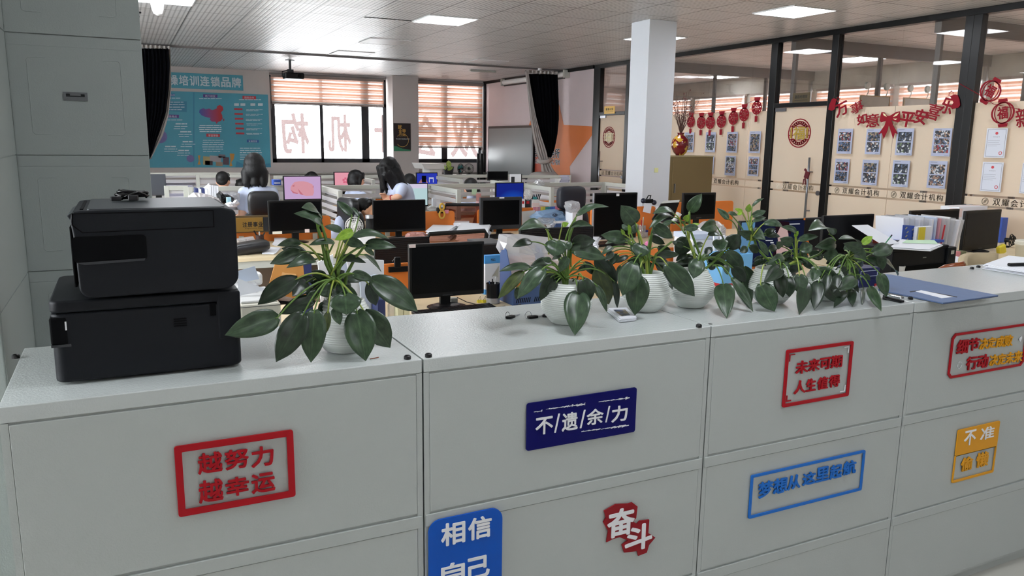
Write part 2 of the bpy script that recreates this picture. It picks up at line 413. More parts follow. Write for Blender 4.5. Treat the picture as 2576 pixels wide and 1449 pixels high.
lamp(6.45, 6.47, 'lit square ceiling panel between the white pillar and the glass wall')
lamp(6.5, 8.97, 'lit square ceiling panel mostly hidden behind the white pillar')
lamp(.5, 9.1, 'lit square ceiling panel cut by the top edge near the smoke detector')
for x, y in ((1.35, 1.3), (3.6, 3.2), (6.5, 3.9), (.6, 4.6), (-1.9, 6.5), (1.7, -1.6), (3.9, -.6), (6.3, .6)):
    lamp(x, y, 'lit square ceiling panel outside the picture above the front of the office')
lamp(3.5, 11.3, 'unlit square ceiling panel behind the lit one', False)
lamp(3.5, 13.1, 'unlit square ceiling panel just before the curtain track left of centre', False)
lamp(5.9, 13.1, 'unlit square ceiling panel before the curtain track right of centre', False)
lamp(10.75, 9.2, 'lit ceiling panel in the middle glass office'); lamp(11.3, 13.3, 'lit ceiling panel in the far glass office')
lamp(10.9, 6.4, 'added lit ceiling panel brightening the near glass office'); lamp(9.3, 3.6, 'added lit ceiling panel brightening the nearest glass office')  # both panels added to give these two offices light
# open dark slot in the ceiling
tag(MB().box(2.62, 3.18, 9.2, 9.235, H-.004, H).build('ceiling_gap', mat('dark_gap', '#171719', rough=.9)), 'dark narrow gap where a ceiling tile has slipped', 'ceiling gap')
# ------------------------------------------------------------------ glass wall on the right
def pane(n, y0, y1, z0=.05, z1=2.97, film=True, logo=True):
    o = struct(MB().box(XG+.03, XG+.042, y0, y1, z0, z1).build('window_%d' % n, M_GLASS))
    if film:
        for a, c in ((z0, 1.05), (1.072, 1.155), (1.177, 2.10)):
            MB().box(XG+.026, XG+.029, y0, y1, a, c).build('frosted_film', M_FILM, o)
    if logo: logo_at(o, (y0+y1)/2)
    return o
M_LOGO = glassy('grey_logo_print', refl=.01, veil=.97, veilcol='#a89f8e'); M_LOGO2 = mat('pale_logo_print', '#f2ead9', rough=.4)
def logo_at(o, yc, L=.66, m=None):
    """round mark and six characters, read from the office side (towards -Y)"""
    g = MB(); x = XG+(.009 if m or o.name.startswith('door') else .024); ya = yc+L/2
    for i, ch in enumerate('双耀会计机构'): put_text(g, ch, (x, ya-.12-i*.09, 1.078), (0, -1, 0), (0, 0, 1), .076, .072, -.002, .004)
    pts = [(.036*math.cos(a), .038*math.sin(a)) for a in [k*PI/12 for k in range(24)]]
    g.ring(pts, [(p[0]*.8, p[1]*.8) for p in pts], (x, ya-.04, 1.113), (0, -1, 0), (0, 0, 1), (-.002, 0, 0))
    lf = [(-.02, -.02), (.004, -.012), (.018, .012), (.012, .024), (-.008, .012)]
    g.prism(lf, (x, ya-.04, 1.113), (0, -1, 0), (0, 0, 1), (-.002, 0, 0))
    g.build('glass_lettering', m or M_LOGO, o)
fr = MB()
def post(y0, y1, z1=H, dx=.09): fr.box(XG-.02, XG-.02+dx, y0, y1, 0, z1)
post(12.42, 12.64); post(11.50, 11.60); post(8.10, 8.22); post(7.11, 7.21); post(5.33, 5.42); post(5.42, 5.51); post(3.0, 3.1)
fr.box(XG-.03, XG+.08, 3.0, 12.6, 2.965, H); fr.box(XG-.02, XG+.07, 3, 12.6, 0, .05)
fr.box(XG-.02, XG+.07, 11.6, 12.42, 2.13, 2.19); fr.box(XG-.02, XG+.07, 7.21, 8.1, 2.135, 2.19)
struct(fr.build('trim_6', M_FRAME, bevel=.004))
ys = [8.22, 8.6, 9.5, 10.4, 11.5]
for i in range(4): pane(3+i, ys[i]+.004, ys[i+1]-.004, logo=i in (1, 2))
pane(7, 6.274, 7.11); pane(8, 5.51, 6.266); pane(9, 4.3, 5.33); pane(10, 3.1, 4.29, logo=False)
pane(11, 7.21, 8.1, 2.19, 2.97, False, False); pane(12, 11.6, 12.42, 2.19, 2.97, False, False)
M_STEEL = mat('brushed_steel', '#8e9096', rough=.3, metal=.9); M_CHROME = mat('chrome', '#c9ccd2', rough=.12, metal=1)
def glass_door(n, y0, y1, hy, logo):
    o = struct(MB().box(XG+.015, XG+.027, y0+.008, y1-.008, .03, 2.13).build('door_%d' % n, M_GLASS))
    for a, c in ((.03, 1.05), (1.072, 1.155), (1.177, 2.13)): MB().box(XG+.011, XG+.014, y0+.008, y1-.008, a, c).build('frosted_film', M_FILM, o)
    logo_at(o, logo, .62, M_LOGO2 if n == 1 else None)
    h = MB(); h.cyl((XG-.06, hy, .62), (XG-.06, hy, 1.50), .014)
    for z in (.83, 1.32): h.cyl((XG-.06, hy, z), (XG+.02, hy, z), .008)
    h.build('pull_handle', M_STEEL, o, smooth=True)
    MB().box(XG-.01, XG+.04, y1-.20, y1-.02, 2.085, 2.13).build('patch_fitting', M_STEEL, o)
    MB().cyl((XG-.005, y0+.05, 1.06), (XG+.01, y0+.05, 1.06), .03).build('door_lock', M_STEEL, o)
glass_door(1, 7.21, 8.1, 7.38, 7.68); glass_door(2, 11.6, 12.42, 12.30, 12.0)
# rooms behind the glass ---------------------------------------------------
M_ROOM = mat('warm_plaster', '#d9cfc0', rough=.8, var=.08, vscale=2.5); M_BAND = mat('grey_cement_band', '#a9a49a', rough=.85, var=.16, vscale=3)
b = MB(); b.box(XR, XR+.2, YF, YB, 0, .95)
struct(b.build('wall_far', M_ROOM))
struct(MB().box(XR-.03, XR+.2, YF, YB, 2.70, H).build('trim_7', M_BAND))
win = MB()
for k, y in enumerate((3.0, 5.95, 7.95, 9.6, 11.4, 13.2, 15.0, 16.8)): win.box(XR+.02, XR+.14, y-.09, y+.09, .95, 2.7)
struct(win.build('trim_8', M_BAND))
YS = (3.1, 5.85, 7.85, 9.5, 11.3, 13.1, 14.9, 16.7)
for i in range(7):
    y0, y1 = YS[i]+.0, YS[i+1]-.0
    struct(MB().box(XR+.08, XR+.09, y0, y1, .95, 2.7).build('window_%d' % (13+i), M_WGLASS))
    t = thing('roller_blind', '%s orange striped blind on the far windows of the glass offices' % ('nearest', 'second nearest', 'third nearest', 'middle', 'third farthest', 'second farthest', 'farthest')[i], 'blind', (XR-.02, (y0+y1)/2, .95), 0, 'blinds of the glass offices')
    MB().grid(lambda u, v: (XR-.02, y0+.1+(y1-y0-.12)*u, .95+1.72*v), 2, 2).build('blind_cloth', M_BLIND, t)
    MB().box(XR-.05, XR+.0, y0+.1, y1-.02, 2.66, 2.7).build('cassette', M_RAIL, t)
struct(MB().box(XR, XR+.2, 16.7, YB, .95, 2.7).build('trim_9', M_ROOM))
struct(MB().box(XR, XR+.2, YF, 3.1, .95, 2.7).build('trim_10', M_ROOM))
struct(MB().box(XG+.1, XR, 2.9, 3.0, 0, H).build('wall_near', M_ROOM))
M_GFR = mat('dull_grey_profile', '#6e6a68', rough=.6)
for n, y in ((1, 5.9), (2, 7.95), (3, 11.4)):
    f = MB(); f.box(XG+.1, XR-.03, y-.04, y+.04, 2.86, H); f.box(XG+.1, XR-.03, y-.04, y+.04, 0, .06)
    for x in (XG+.15, 9.6, 10.8, XR-.08): f.box(x-.02, x+.02, y-.03, y+.03, 0, 2.9)
    o = struct(f.build('partition_%d' % n, M_GFR))
    MB().box(XG+.12, XR-.05, y-.006, y+.006, .06, 2.88).build('glass_sheet', glassy('dusty_glass', refl=.03, veil=.10, veilcol='#d8d2c4'), o)
    if n > 1: MB().box(XG+.12, XR-.05, y+.007, y+.009, .06, 1.5).build('frosted_film', M_FILM, o)
# ================================================================== FOREGROUND CABINETS
M_CAB = mat('grey_powder_coat', '#b6bcb9', rough=.42, spec=.45, bump=.12, bscale=260)
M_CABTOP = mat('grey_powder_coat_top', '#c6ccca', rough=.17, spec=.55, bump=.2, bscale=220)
M_DARKGAP = mat('shadow_gap', '#2b2d2c', rough=.9); M_CAP = mat('black_rubber_cap', '#0d0d0f', rough=.45)
CABX = [(-.243, .609), (.613, 1.479), (1.483, 2.339), (2.343, 3.276), (3.28, 4.14)]
CAPS = {0: [(1025, 900), (40, 898)], 1: [(1078, 895), (1758, 820)], 2: [], 3: [(2290, 750), (2445, 674)], 4: [(2461, 670)]}
CLAB = ['grey steel filing cabinet under the two black printers', 'grey steel filing cabinet with the dark blue sign on its top drawer', 'grey steel filing cabinet with the red framed sign and the blue framed sign', 'grey steel filing cabinet under the blue clipboard with the yellow sign', 'grey steel filing cabinet under the stack of papers at the right edge']
for i, (x0, x1) in enumerate(CABX):
    t = thing('filing_cabinet', CLAB[i], 'cabinet', ((x0+x1)/2, YC+.24, 0), 0, 'grey filing cabinets forming the counter')
    b = MB(); yb = 2.19
    b.box(x0, x1, YC+.004, yb, .05, ZC-.034); b.box(x0+.01, x1-.01, YC+.03, yb-.01, 0, .05)
    for xa, xb in ((x0, x0+.014), (x1-.014, x1)): b.box(xa, xb, YC, YC+.006, .05, ZC-.034)
    b.build('body', M_CAB, t)
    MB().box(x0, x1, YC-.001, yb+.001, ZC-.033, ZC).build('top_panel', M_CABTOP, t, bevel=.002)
    for z0, z1 in ((.745, ZC-.036), (.372, .742), (.06, .369)):
        d = MB(); d.box(x0+.0148, x1-.0148, YC-.001, YC+.01, z0+.003, z1-(.034 if z1 < 1 else .002))
        if z1 < 1: d.box(x0+.003, x1-.003, YC-.003, YC+.01, z1-.0325, z1-.001)
        d.build('drawer', M_CAB, t, bevel=.0012)
    for p in CAPS[i]:
        q = onZ(p[0], p[1]+3, ZC)
        MB().lathe([(0, 0), (.0085, 0), (.0085, .007), (.006, .009), (.005, .006), (0, .006)], q, 20).build('screw_cap', M_CAP, t, smooth=False)
    if i == 2:
        MB().lathe([(0, 0), (.006, 0), (.006, .0006), (0, .0006)], onZ(1787, 815, ZC), 14).build('screw_hole', M_CAP, t)
# tall cabinets at the left edge
def emboss(b, x, z0, z1, y, s):
    w = .0013
    b.tube([(x+s*.05, y, z1), (x+s*.006, y, z1), (x, y, z1-.006), (x, y, z0+.006), (x+s*.006, y, z0), (x+s*.05, y, z0)], w, 6)
M_CAB2 = mat('grey_powder_coat_shaded', '#a0a7a4', rough=.5, spec=.35, bump=.12, bscale=260)  # same grey coat, base colour darkened for the shade on these cabinets
M_HND = mat('grey_plastic_pull', '#6d7072', rough=.4)
t = thing('tall_cabinet', 'tall grey steel cabinet with recessed pulls standing behind the black printers', 'cabinet', (-.1, 3.1, 0))
YT = 2.9; b = MB(); b.box(-.31, .086, YT+.004, YT+.45, .02, 2.70); b.build('body', M_CAB2, t, bevel=.003)
zz = [.12, .487, .854, 1.221, 1.588, 1.955, 2.322, 2.69]
for z0, z1 in zip(zz, zz[1:]):
    d = MB(); d.box(-.2875, .084, YT-.002, YT+.01, z0+.002, z1-.0345); d.box(-.2875, .084, YT-.0, YT+.01, z1-.034, z1-.001)
    emboss(d, -.238, z0+.065, z1-.07, YT-.002, 1); emboss(d, .02, z0+.065, z1-.07, YT-.002, -1)
    p = d.build('drawer', M_CAB2, t)
    h = MB(); zc = (z0+z1)/2; xc = -.114
    h.ring([(-.034, -.013), (.034, -.013), (.034, .013), (-.034, .013)], [(-.026, -.006), (.026, -.006), (.026, .0075), (-.026, .0075)], (xc, YT-.001, zc), (1, 0, 0), (0, 0, 1), (0, -.004, 0))
    h.box(xc-.026, xc+.026, YT-.0025, YT-.001, zc-.006, zc-.001); h.box(xc-.015, xc+.015, YT-.0045, YT-.002, zc+.002, zc+.008)
    k = h.build('drawer_pull', M_HND, p)
    MB().box(xc-.026, xc+.026, YT-.0024, YT-.0018, zc-.002, zc+.0075).build('pull_recess', M_DARKGAP, p)
t = thing('side_cabinet', 'shaded grey cabinet flank cut by the left edge of the picture', 'cabinet', (-.6, 2.4, 0))
b = MB(); b.box(-.95, -.291, 2.23, 2.898, .02, 2.7); b.build('body', M_CAB2, t, bevel=.003)
for z0, z1 in zip(zz, zz[1:]):
    MB().box(-.292, -.2885, 2.235, 2.893, z0+.003, z1-.001).build('side_panel', M_CAB2, t)

# ------------------------------------------------------------------ acrylic slogans on the drawer fronts
M_RED = mat('red_acrylic', '#a80f1d', rough=.35, spec=.2); M_NAVY = mat('navy_acrylic', '#05065c', rough=.3, spec=.15); M_BLUE = mat('blue_acrylic', '#0a53b8', rough=.3, spec=.2)
M_BLUE2 = mat('light_blue_acrylic', '#1f6cc4', rough=.35, spec=.2); M_YEL = mat('amber_acrylic', '#dd9b1e', rough=.35, spec=.2); M_WHT = mat('white_acrylic', '#f1f2f4', rough=.3); M_PAPER0 = mat('peeling_white_film', '#e9ebee', rough=.5)
YS0 = YC-.004
def SP(crop, sc, u, v): return (crop[0]+u/sc, crop[1]+v/sc)
def sign(name, label, corners, s):
    """corners TL TR BR BL in photo pixels on the drawer plane -> x0,x1,z0,z1"""
    P = [onY(x, y, YS0) for x, y in corners]
    return ((P[0].x+P[3].x)/2, (P[1].x+P[2].x)/2, (P[2].z+P[3].z)/2, (P[0].z+P[1].z)/2)
def chars(mb, lst, cv, s, y=YS0, d=.004, bold=.02):
    for ch, u0, u1, v0, v1 in lst:
        x0, ya = cv(u0, v0); x1, yb_ = cv(u1, v1); k = s*(x1-x0)/2
        ya += k; yb_ -= k; xm, ym = (x0+x1)/2, (ya+yb_)/2
        xa, xb = onY(x0, ym, y).x, onY(x1, ym, y).x; zt, zb = onY(xm, ya, y).z, onY(xm, yb_, y).z
        put_text(mb, ch, (xa, y, zb), (1, 0, 0), (0, 0, 1), xb-xa, zt-zb, d, bold)
def rrect(x0, x1, z0, z1, r, n=5):
    o = []
    for cx, cz, a0 in ((x1-r, z1-r, 0), (x0+r, z1-r, PI/2), (x0+r, z0+r, PI), (x1-r, z0+r, 1.5*PI)):
        for k in range(n+1): a = a0+PI/2*k/n; o.append((cx+r*math.cos(a), cz+r*math.sin(a)))
    return o
def frame_sign(label, corners, s, lst, cv, fm, w, lettm=None, r=.006, name='slogan_sign', bold=.02, group=None):
    x0, x1, z0, z1 = sign(name, label, corners, s)
    t = thing(name, label, 'sign', ((x0+x1)/2, YC-.002, z0), 0, 'acrylic slogans on the drawers')
    f = MB(); f.ring(rrect(x0, x1, z0, z1, r), rrect(x0+w, x1-w, z0+w, z1-w, .002), (0, YC-.0035, 0), (1, 0, 0), (0, 0, 1), (0, -.004, 0)); f.build('frame', fm, t)
    g = MB(); chars(g, lst, cv, s, y=YC-.0035, bold=bold); g.build('lettering', lettm or fm, t)
    return t, (x0, x1, z0, z1)
cvA = lambda u, v: (u/2.342, 860+v/2.342)
frame_sign('red framed slogan sign on the drawer below the printers', [(436, 1121), (738, 1081), (742, 1250), (450, 1297)], .13,
    [('越', 1163, 1310, 640, 780), ('努', 1322, 1465, 620, 755), ('力', 1478, 1612, 605, 740), ('越', 1168, 1315, 800, 950), ('幸', 1327, 1467, 785, 912), ('运', 1480, 1620, 762, 893)], cvA, M_RED, .0145, bold=.028)
cvB = lambda u, v: (1040+u/2.64, 900+v/2.64)
# navy plate
x0, x1, z0, z1 = sign('', '', [(1325, 1013), (1600, 975), (1596, 1086), (1322, 1133)], .14)
t = thing('slogan_sign', 'dark blue plate sign with white characters and slashes', 'sign', ((x0+x1)/2, YC-.002, z0), 0, 'acrylic slogans on the drawers')
b = MB(); b.prism(rrect(x0, x1, z0, z1, .007), (0, YC-.0035, 0), (1, 0, 0), (0, 0, 1), (0, -.004, 0)); b.build('plate', M_NAVY, t)
g = MB(); chars(g, [('不', 810, 925, 385, 515), ('/', 935, 970, 370, 497), ('遗', 985, 1090, 355, 490), ('/', 1105, 1140, 345, 467), ('余', 1150, 1260, 330, 450), ('/', 1275, 1303, 320, 428), ('力', 1315, 1420, 310, 430)], cvB, .15, y=YC-.008, d=.002, bold=.022); g.build('lettering', M_WHT, t)
g = MB(); rr = random.Random(3)
for u0, u1, v in ((800, 855, 355), (880, 1140, 323), (1230, 1435, 278), (1115, 1430, 468)):
    u = u0
    while u < u1:
        w = rr.uniform(8, 30); f = (u-u0)/(u1-u0); vv = v-(u-(u0+u1)/2)*.13; hh = 2+rr.uniform(2, 9)*(f*.8+.3)
        a = onY(*cvB(u, vv+hh), YC-.008); c = onY(*cvB(min(u+w, u1), vv-hh), YC-.008)
        g.prism([(a.x, a.z), (c.x, a.z+(c.z-a.z)*rr.uniform(.1, .5)), (c.x, c.z), (a.x, c.z-(c.z-a.z)*rr.uniform(0, .4))], (0, YC-.008, 0), (1, 0, 0), (0, 0, 1), (0, -.0008, 0)); u += w*rr.uniform(.7, 1.15)
g.build('film_remnants', M_PAPER0, t)
# blue rounded plate, lower edge leaves the picture
x0, x1, z0, z1 = sign('', '', [(1077, 1308), (1262, 1275), (1260, 1449), (1077, 1500)], .17)
z0 = z1-.235; t = thing('slogan_sign', 'bright blue rounded plate sign at the bottom edge of the picture', 'sign', ((x0+x1)/2, YC-.002, z0), 0, 'acrylic slogans on the drawers')
b = MB(); b.prism(rrect(x0, x1, z0, z1, .032, 8), (0, YC-.0045, 0), (1, 0, 0), (0, 0, 1), (0, -.005, 0)); b.build('plate', M_BLUE, t)
g = MB(); chars(g, [('相', 183, 343, 1075, 1255), ('信', 362, 518, 1040, 1215), ('自', 183, 340, 1345, 1505), ('己', 360, 505, 1305, 1475)], cvB, .19, y=YC-.010, d=.002, bold=.03); g.build('lettering', M_WHT, t)
# jagged red sign
out = [(1262, 1015), (1340, 970), (1420, 966), (1450, 958), (1484, 985), (1475, 1060), (1455, 1085), (1480, 1100), (1500, 1080), (1562, 1072), (1555, 1160), (1602, 1190), (1560, 1240), (1545, 1290), (1488, 1312), (1480, 1280), (1395, 1290), (1380, 1240), (1420, 1210), (1365, 1188), (1320, 1200), (1278, 1222), (1290, 1150), (1258, 1090), (1275, 1060)]
P = [onY(*cvB(*q), YC-.0035) for q in out]
t = thing('slogan_sign', 'jagged dark red cut-out sign with two white characters', 'sign', (P[0].x+.05, YC-.002, min(p.z for p in P)), 0, 'acrylic slogans on the drawers')
b = MB(); b.prism([(p.x, p.z) for p in P], (0, YC-.0035, 0), (1, 0, 0), (0, 0, 1), (0, -.004, 0)); b.build('plate', mat('dark_red_acrylic', '#8e1420', rough=.35, spec=.2), t)
g = MB(); chars(g, [('奋', 1287, 1467, 985, 1200), ('斗', 1405, 1584, 1092, 1292)], cvB, .18, y=YC-.008, d=.002, bold=.035); g.build('lettering', M_WHT, t)
cvC = lambda u, v: (1860+u/2.303, 820+v/2.303)
t, R4 = frame_sign('red framed sign with four corner marks on the cabinet below the rightmost plants', [cvC(270, 140), cvC(660, 85), cvC(628, 405), cvC(247, 470)], .15,
    [('未', 325, 395, 195, 280), ('来', 398, 462, 185, 265), ('可', 465, 526, 178, 255), ('期', 528, 592, 165, 245), ('人', 315, 380, 310, 395), ('生', 385, 440, 300, 380), ('值', 450, 510, 290, 370), ('得', 517, 578, 278, 357)], cvC, M_RED, .0105, bold=.03)
g = MB(); g2 = MB()
def ell(mb, x, z, sx, sz, L=.022, w=.003): mb.prism([(x, z), (x+sx*L, z), (x+sx*L, z+sz*w), (x+sx*w, z+sz*w), (x+sx*w, z+sz*L), (x, z+sz*L)], (0, YC-.0035, 0), (1, 0, 0), (0, 0, 1), (0, -.002, 0))
k = .016; ell(g, R4[0]+k, R4[3]-k, 1, -1); ell(g, R4[0]+k, R4[2]+k, 1, 1, .02, .004); ell(g2, R4[1]-k, R4[3]-k, -1, -1); ell(g2, R4[1]-k, R4[2]+k, -1, 1)
g.build('corner_mark', M_RED, t); g2.build('corner_mark', M_PAPER0, t)
frame_sign('long blue framed slogan sign on the middle drawer', [cvC(65, 870), cvC(727, 712), cvC(705, 950), cvC(50, 1115)], .23,
    [('梦', 108, 190, 890, 1000), ('想', 195, 275, 870, 975), ('从', 277, 350, 855, 952), ('这', 365, 437, 838, 925), ('里', 443, 515, 808, 905), ('起', 522, 590, 795, 890), ('航', 600, 672, 772, 865)], cvC, M_BLUE2, .0085, bold=.03)
# notched red frame, its right end is cut by the picture edge
x0, x1, z0, z1 = sign('', '', [cvC(1228, 45), cvC(1660, -15), cvC(1655, 225), cvC(1208, 305)], .16)
t = thing('slogan_sign', 'notched red frame sign with red and amber characters at the right edge', 'sign', ((x0+x1)/2, YC-.002, z0), 0, 'acrylic slogans on the drawers')
def notch(x0, x1, z0, z1, n): return [(x0+n, z0), (x1-n, z0), (x1, z0+n), (x1, z1-n), (x1-n, z1), (x0+n, z1), (x0, z1-n), (x0, z0+n)]
f = MB(); f.ring(notch(x0, x1, z0, z1, .016), notch(x0+.0085, x1-.0085, z0+.0085, z1-.0085, .012), (0, YC-.0035, 0), (1, 0, 0), (0, 0, 1), (0, -.004, 0)); f.build('frame', M_RED, t)
g = MB(); chars(g, [('细', 1258, 1322, 72, 165), ('节', 1325, 1386, 65, 145), ('行', 1313, 1375, 170, 257), ('动', 1378, 1438, 160, 247)], cvC, .16, y=YC-.0035, bold=.03); g.build('lettering', M_RED, t)
g = MB(); chars(g, [('决', 1390, 1436, 68, 138), ('定', 1438, 1482, 62, 130), ('成', 1486, 1530, 55, 125), ('败', 1533, 1580, 48, 120), ('决', 1448, 1493, 162, 232), ('定', 1496, 1540, 156, 226), ('未', 1543, 1586, 148, 218), ('来', 1588, 1636, 140, 212)], cvC, .16, y=YC-.0035, bold=.025); g.build('lettering', M_YEL, t)
g = MB(); q = onY(*cvC(1270, 225), YC); 
for a in range(0, 360, 12):
    if (a//24) % 3: g.cbox((q.x+.0105*math.cos(math.radians(a)), YC-.004, q.z+.0125*math.sin(math.radians(a))), (.0028, .0012, .0028))
q = onY(*cvC(1622, 74), YC); g.prism([(-.008, .004), (.006, .011), (.009, .002), (.001, -.011), (-.007, -.004)], (q.x, YC-.0035, q.z), (1, 0, 0), (0, 0, 1), (0, -.001, 0)); g.build('film_remnants', M_PAPER0, t)
# amber sign
x0, x1, z0, z1 = sign('', '', [cvC(1265, 600), cvC(1505, 550), cvC(1468, 850), cvC(1228, 905)], .2)
t = thing('slogan_sign', 'small amber sign with a solid top half at the right edge', 'sign', ((x0+x1)/2, YC-.002, z0), 0, 'acrylic slogans on the drawers')
zm = z0+(z1-z0)*.515
f = MB(); f.prism(rrect(x0, x1, zm-.002, z1, .006), (0, YC-.0035, 0), (1, 0, 0), (0, 0, 1), (0, -.004, 0)); f.build('plate', M_YEL, t)
f = MB(); f.ring(rrect(x0, x1, z0, zm, .006), rrect(x0+.0055, x1-.0055, z0+.0085, zm-.002, .002), (0, YC-.0035, 0), (1, 0, 0), (0, 0, 1), (0, -.004, 0)); f.build('frame', M_YEL, t)
g = MB(); chars(g, [('不', 1303, 1367, 598, 695), ('准', 1398, 1474, 577, 662)], cvC, .2, y=YC-.008, d=.002, bold=.02); g.build('lettering', M_WHT, t)
g = MB(); chars(g, [('偷', 1283, 1347, 752, 842), ('懒', 1372, 1438, 725, 820)], cvC, .2, y=YC-.0035, bold=.03); g.build('lettering', M_YEL, t)

# ------------------------------------------------------------------ printers
M_PRN = mat('charcoal_printer_plastic', '#12151a', rough=.5, spec=.22, bump=.05, bscale=500)
M_PRNTOP = mat('charcoal_printer_lid', '#2a2e33', rough=.3, spec=.55); M_PRND = mat('deep_black_recess', '#040507', rough=.7, spec=.1)
def rprism(b, prof, y0, y1):
    """profile in x,z extruded along y"""
    b.prism(prof, (0, y0, 0), (1, 0, 0), (0, 0, 1), (0, y1-y0, 0))
def prn_low():
    x0, x1, y0, y1, z0, z1 = -.152, .217, 1.815, 2.155, ZC+.003, 1.318
    t = thing('inkjet_printer', 'lower black inkjet printer standing on the left grey cabinet', 'printer', ((x0+x1)/2, (y0+y1)/2, ZC), 0, 'stacked black printers')
    b = MB()
    prof = []
    # outline in x,y with rounded front corners, extruded upward
    def plan(e): return rrect(x0-e, x1+e, y0-e, y1+e, .022, 6)
    b.prism(plan(0), (0, 0, z0+.003), (1, 0, 0), (0, 1, 0), (0, 0, z1-z0-.030)); b.build('body', M_PRN, t, smooth=True, bevel=.006, seg=3)
    MB().prism(plan(.001), (0, 0, z1-.026), (1, 0, 0), (0, 1, 0), (0, 0, .026)).build('scanner_lid', M_PRN, t, smooth=True, bevel=.006, seg=3)
    MB().box(x0+.012, x1-.10, y0+.004, y0+.01, z1-.028, z1-.0265).build('lid_seam', M_PRND, t)
    q = MB(); q.box(x1-.048, x1+.0015, y0-.0015, y0+.12, z0+.066, z1-.003); q.build('tank_cover', M_PRN, t, bevel=.004)
    q = MB(); q.box(x1-.064, x1-.05, y0-.0012, y0+.004, z1-.055, z1-.027); q.build('finger_notch', M_PRND, t, bevel=.002)
    g = MB()
    for k in range(4): g.box(.079, .105, y0-.0016, y0+.002, 1.245+k*.0052, 1.2475+k*.0052)
    g.build('vent_slots', M_PRND, t)
    MB().box(x0-.002, x0+.03, y0-.0015, y0+.06, z0+.085, z0+.142).build('side_recess', M_PRND, t, bevel=.004)
    MB().box(x0+.026, x0+.029, y0-.002, y0+.004, z0+.115, z0+.133).build('paper_tab', M_WHT, t)
    MB().box(x0-.0018, x0+.034, y0-.0018, y0+.06, z0+.080, z0+.085).build('recess_lip', M_PRNTOP, t)
    return t
prn_low()
def prn_up():
    x0, x1, y0, y1, z0, z1 = -.0995, .2165, 1.80, 2.115, 1.322, 1.503
    t = thing('inkjet_printer', 'upper black inkjet printer stacked on the other with a cable on its lid', 'printer', ((x0+x1)/2, (y0+y1)/2, z0), -.02, 'stacked black printers')
    b = MB()
    prof = []
    def arc(cx, cz, r, a0, a1, n=6): return [(cx+r*math.cos(math.radians(a0+(a1-a0)*k/n)), cz+r*math.sin(math.radians(a0+(a1-a0)*k/n))) for k in range(n+1)]
    prof = arc(x1-.03, z0+.032, .03, 0, -90)[::1] + arc(x0+.03, z0+.024, .024, -90, -180) + [(x0+.004, z1-.06)]
    prof = [(x1, z1-.012)] + prof + [(x0, z1-.022), (x0+.004, z1-.004), (x0+.02, z1-.001), (x1-.03, z1), (x1-.006, z1-.006)]
    rprism(b, prof, y0, y1); b.build('body', M_PRN, t, smooth=True, bevel=.005, seg=3)
    MB().prism(rrect(x0+.03, x1-.02, y0+.01, y1-.005, .01), (0, 0, z1-.002), (1, 0, 0), (0, 1, 0), (0, 0, .003)).build('scanner_lid', M_PRNTOP, t, bevel=.001)
    MB().box(x0+.018, x0+.024, y0+.02, y1-.06, z1-.004, z1+.0012).build('lid_groove', M_PRND, t)
    q = MB(); q.ring([(x0+.02, z1-.046), (x1-.045, z1-.043), (x1-.045, z1-.006), (x0+.004, z1-.006), (x0+.002, z1-.03)], [(x0+.021, z1-.0442), (x1-.047, z1-.0412), (x1-.047, z1-.0078), (x0+.007, z1-.0078), (x0+.005, z1-.029)], (0, y0-.0007, 0), (1, 0, 0), (0, 0, 1), (0, .002, 0)); q.build('panel_seam', M_PRND, t)
    MB().prism(rrect(x0+.001, x0+.136, z0+.075, z0+.128, .008), (0, y0-.0012, 0), (1, 0, 0), (0, 0, 1), (0, .004, 0)).build('paper_slot', M_PRND, t)
    MB().prism([(x0+.004, z0+.075), (x0+.132, z0+.078), (x0+.13, z0+.0735), (x0+.02, z0+.070)], (0, y0-.002, 0), (1, 0, 0), (0, 0, 1), (0, .004, 0)).build('slot_lip', M_PRNTOP, t)
    MB().box(x0-.004, x0+.002, y0+.03, y1-.02, z0+.02, z1-.035).build('front_tray', M_PRND, t, bevel=.002)
    q = MB(); q.cbox((x0+.001, y0+.14, z1-.016), (.012, .20, .012), 0, 0, -.5); q.build('control_panel', M_PRNTOP, t, bevel=.002)
    return t
prn_up()
# coiled cable on the lid
zc = 1.5055
b = MB(); rr = random.Random(5)
pts = []
for k in range(150):
    a = k*.29; r = .026+.004*math.sin(k*.21); 
    pts.append((.018+r*1.15*math.cos(a), 2.035+r*.62*math.sin(a), zc+.006+.014*(k/150)+.003*math.sin(k*.37)))
b.tube(pts, .0031, 6); b.tube([(-.005, 2.01, zc+.004), (.01, 2.0, zc+.012), (.03, 2.005, zc+.02), (.045, 2.02, zc+.012)], .0035, 6)
t = thing('power_cable', 'bundled black power cable lying on the upper printer', 'cable', (.018, 2.03, zc))
b.build('cord', mat('glossy_black_cord', '#0c0c0e', rough=.25), t, smooth=True)
b = MB(); b.cbox((-.016, 2.0, zc+.006), (.022, .012, .010), .2); b.cbox((.02, 1.995, zc+.007), (.02, .013, .013), -.3); b.build('plug', mat('black_plug', '#101013', rough=.4), t, bevel=.002)
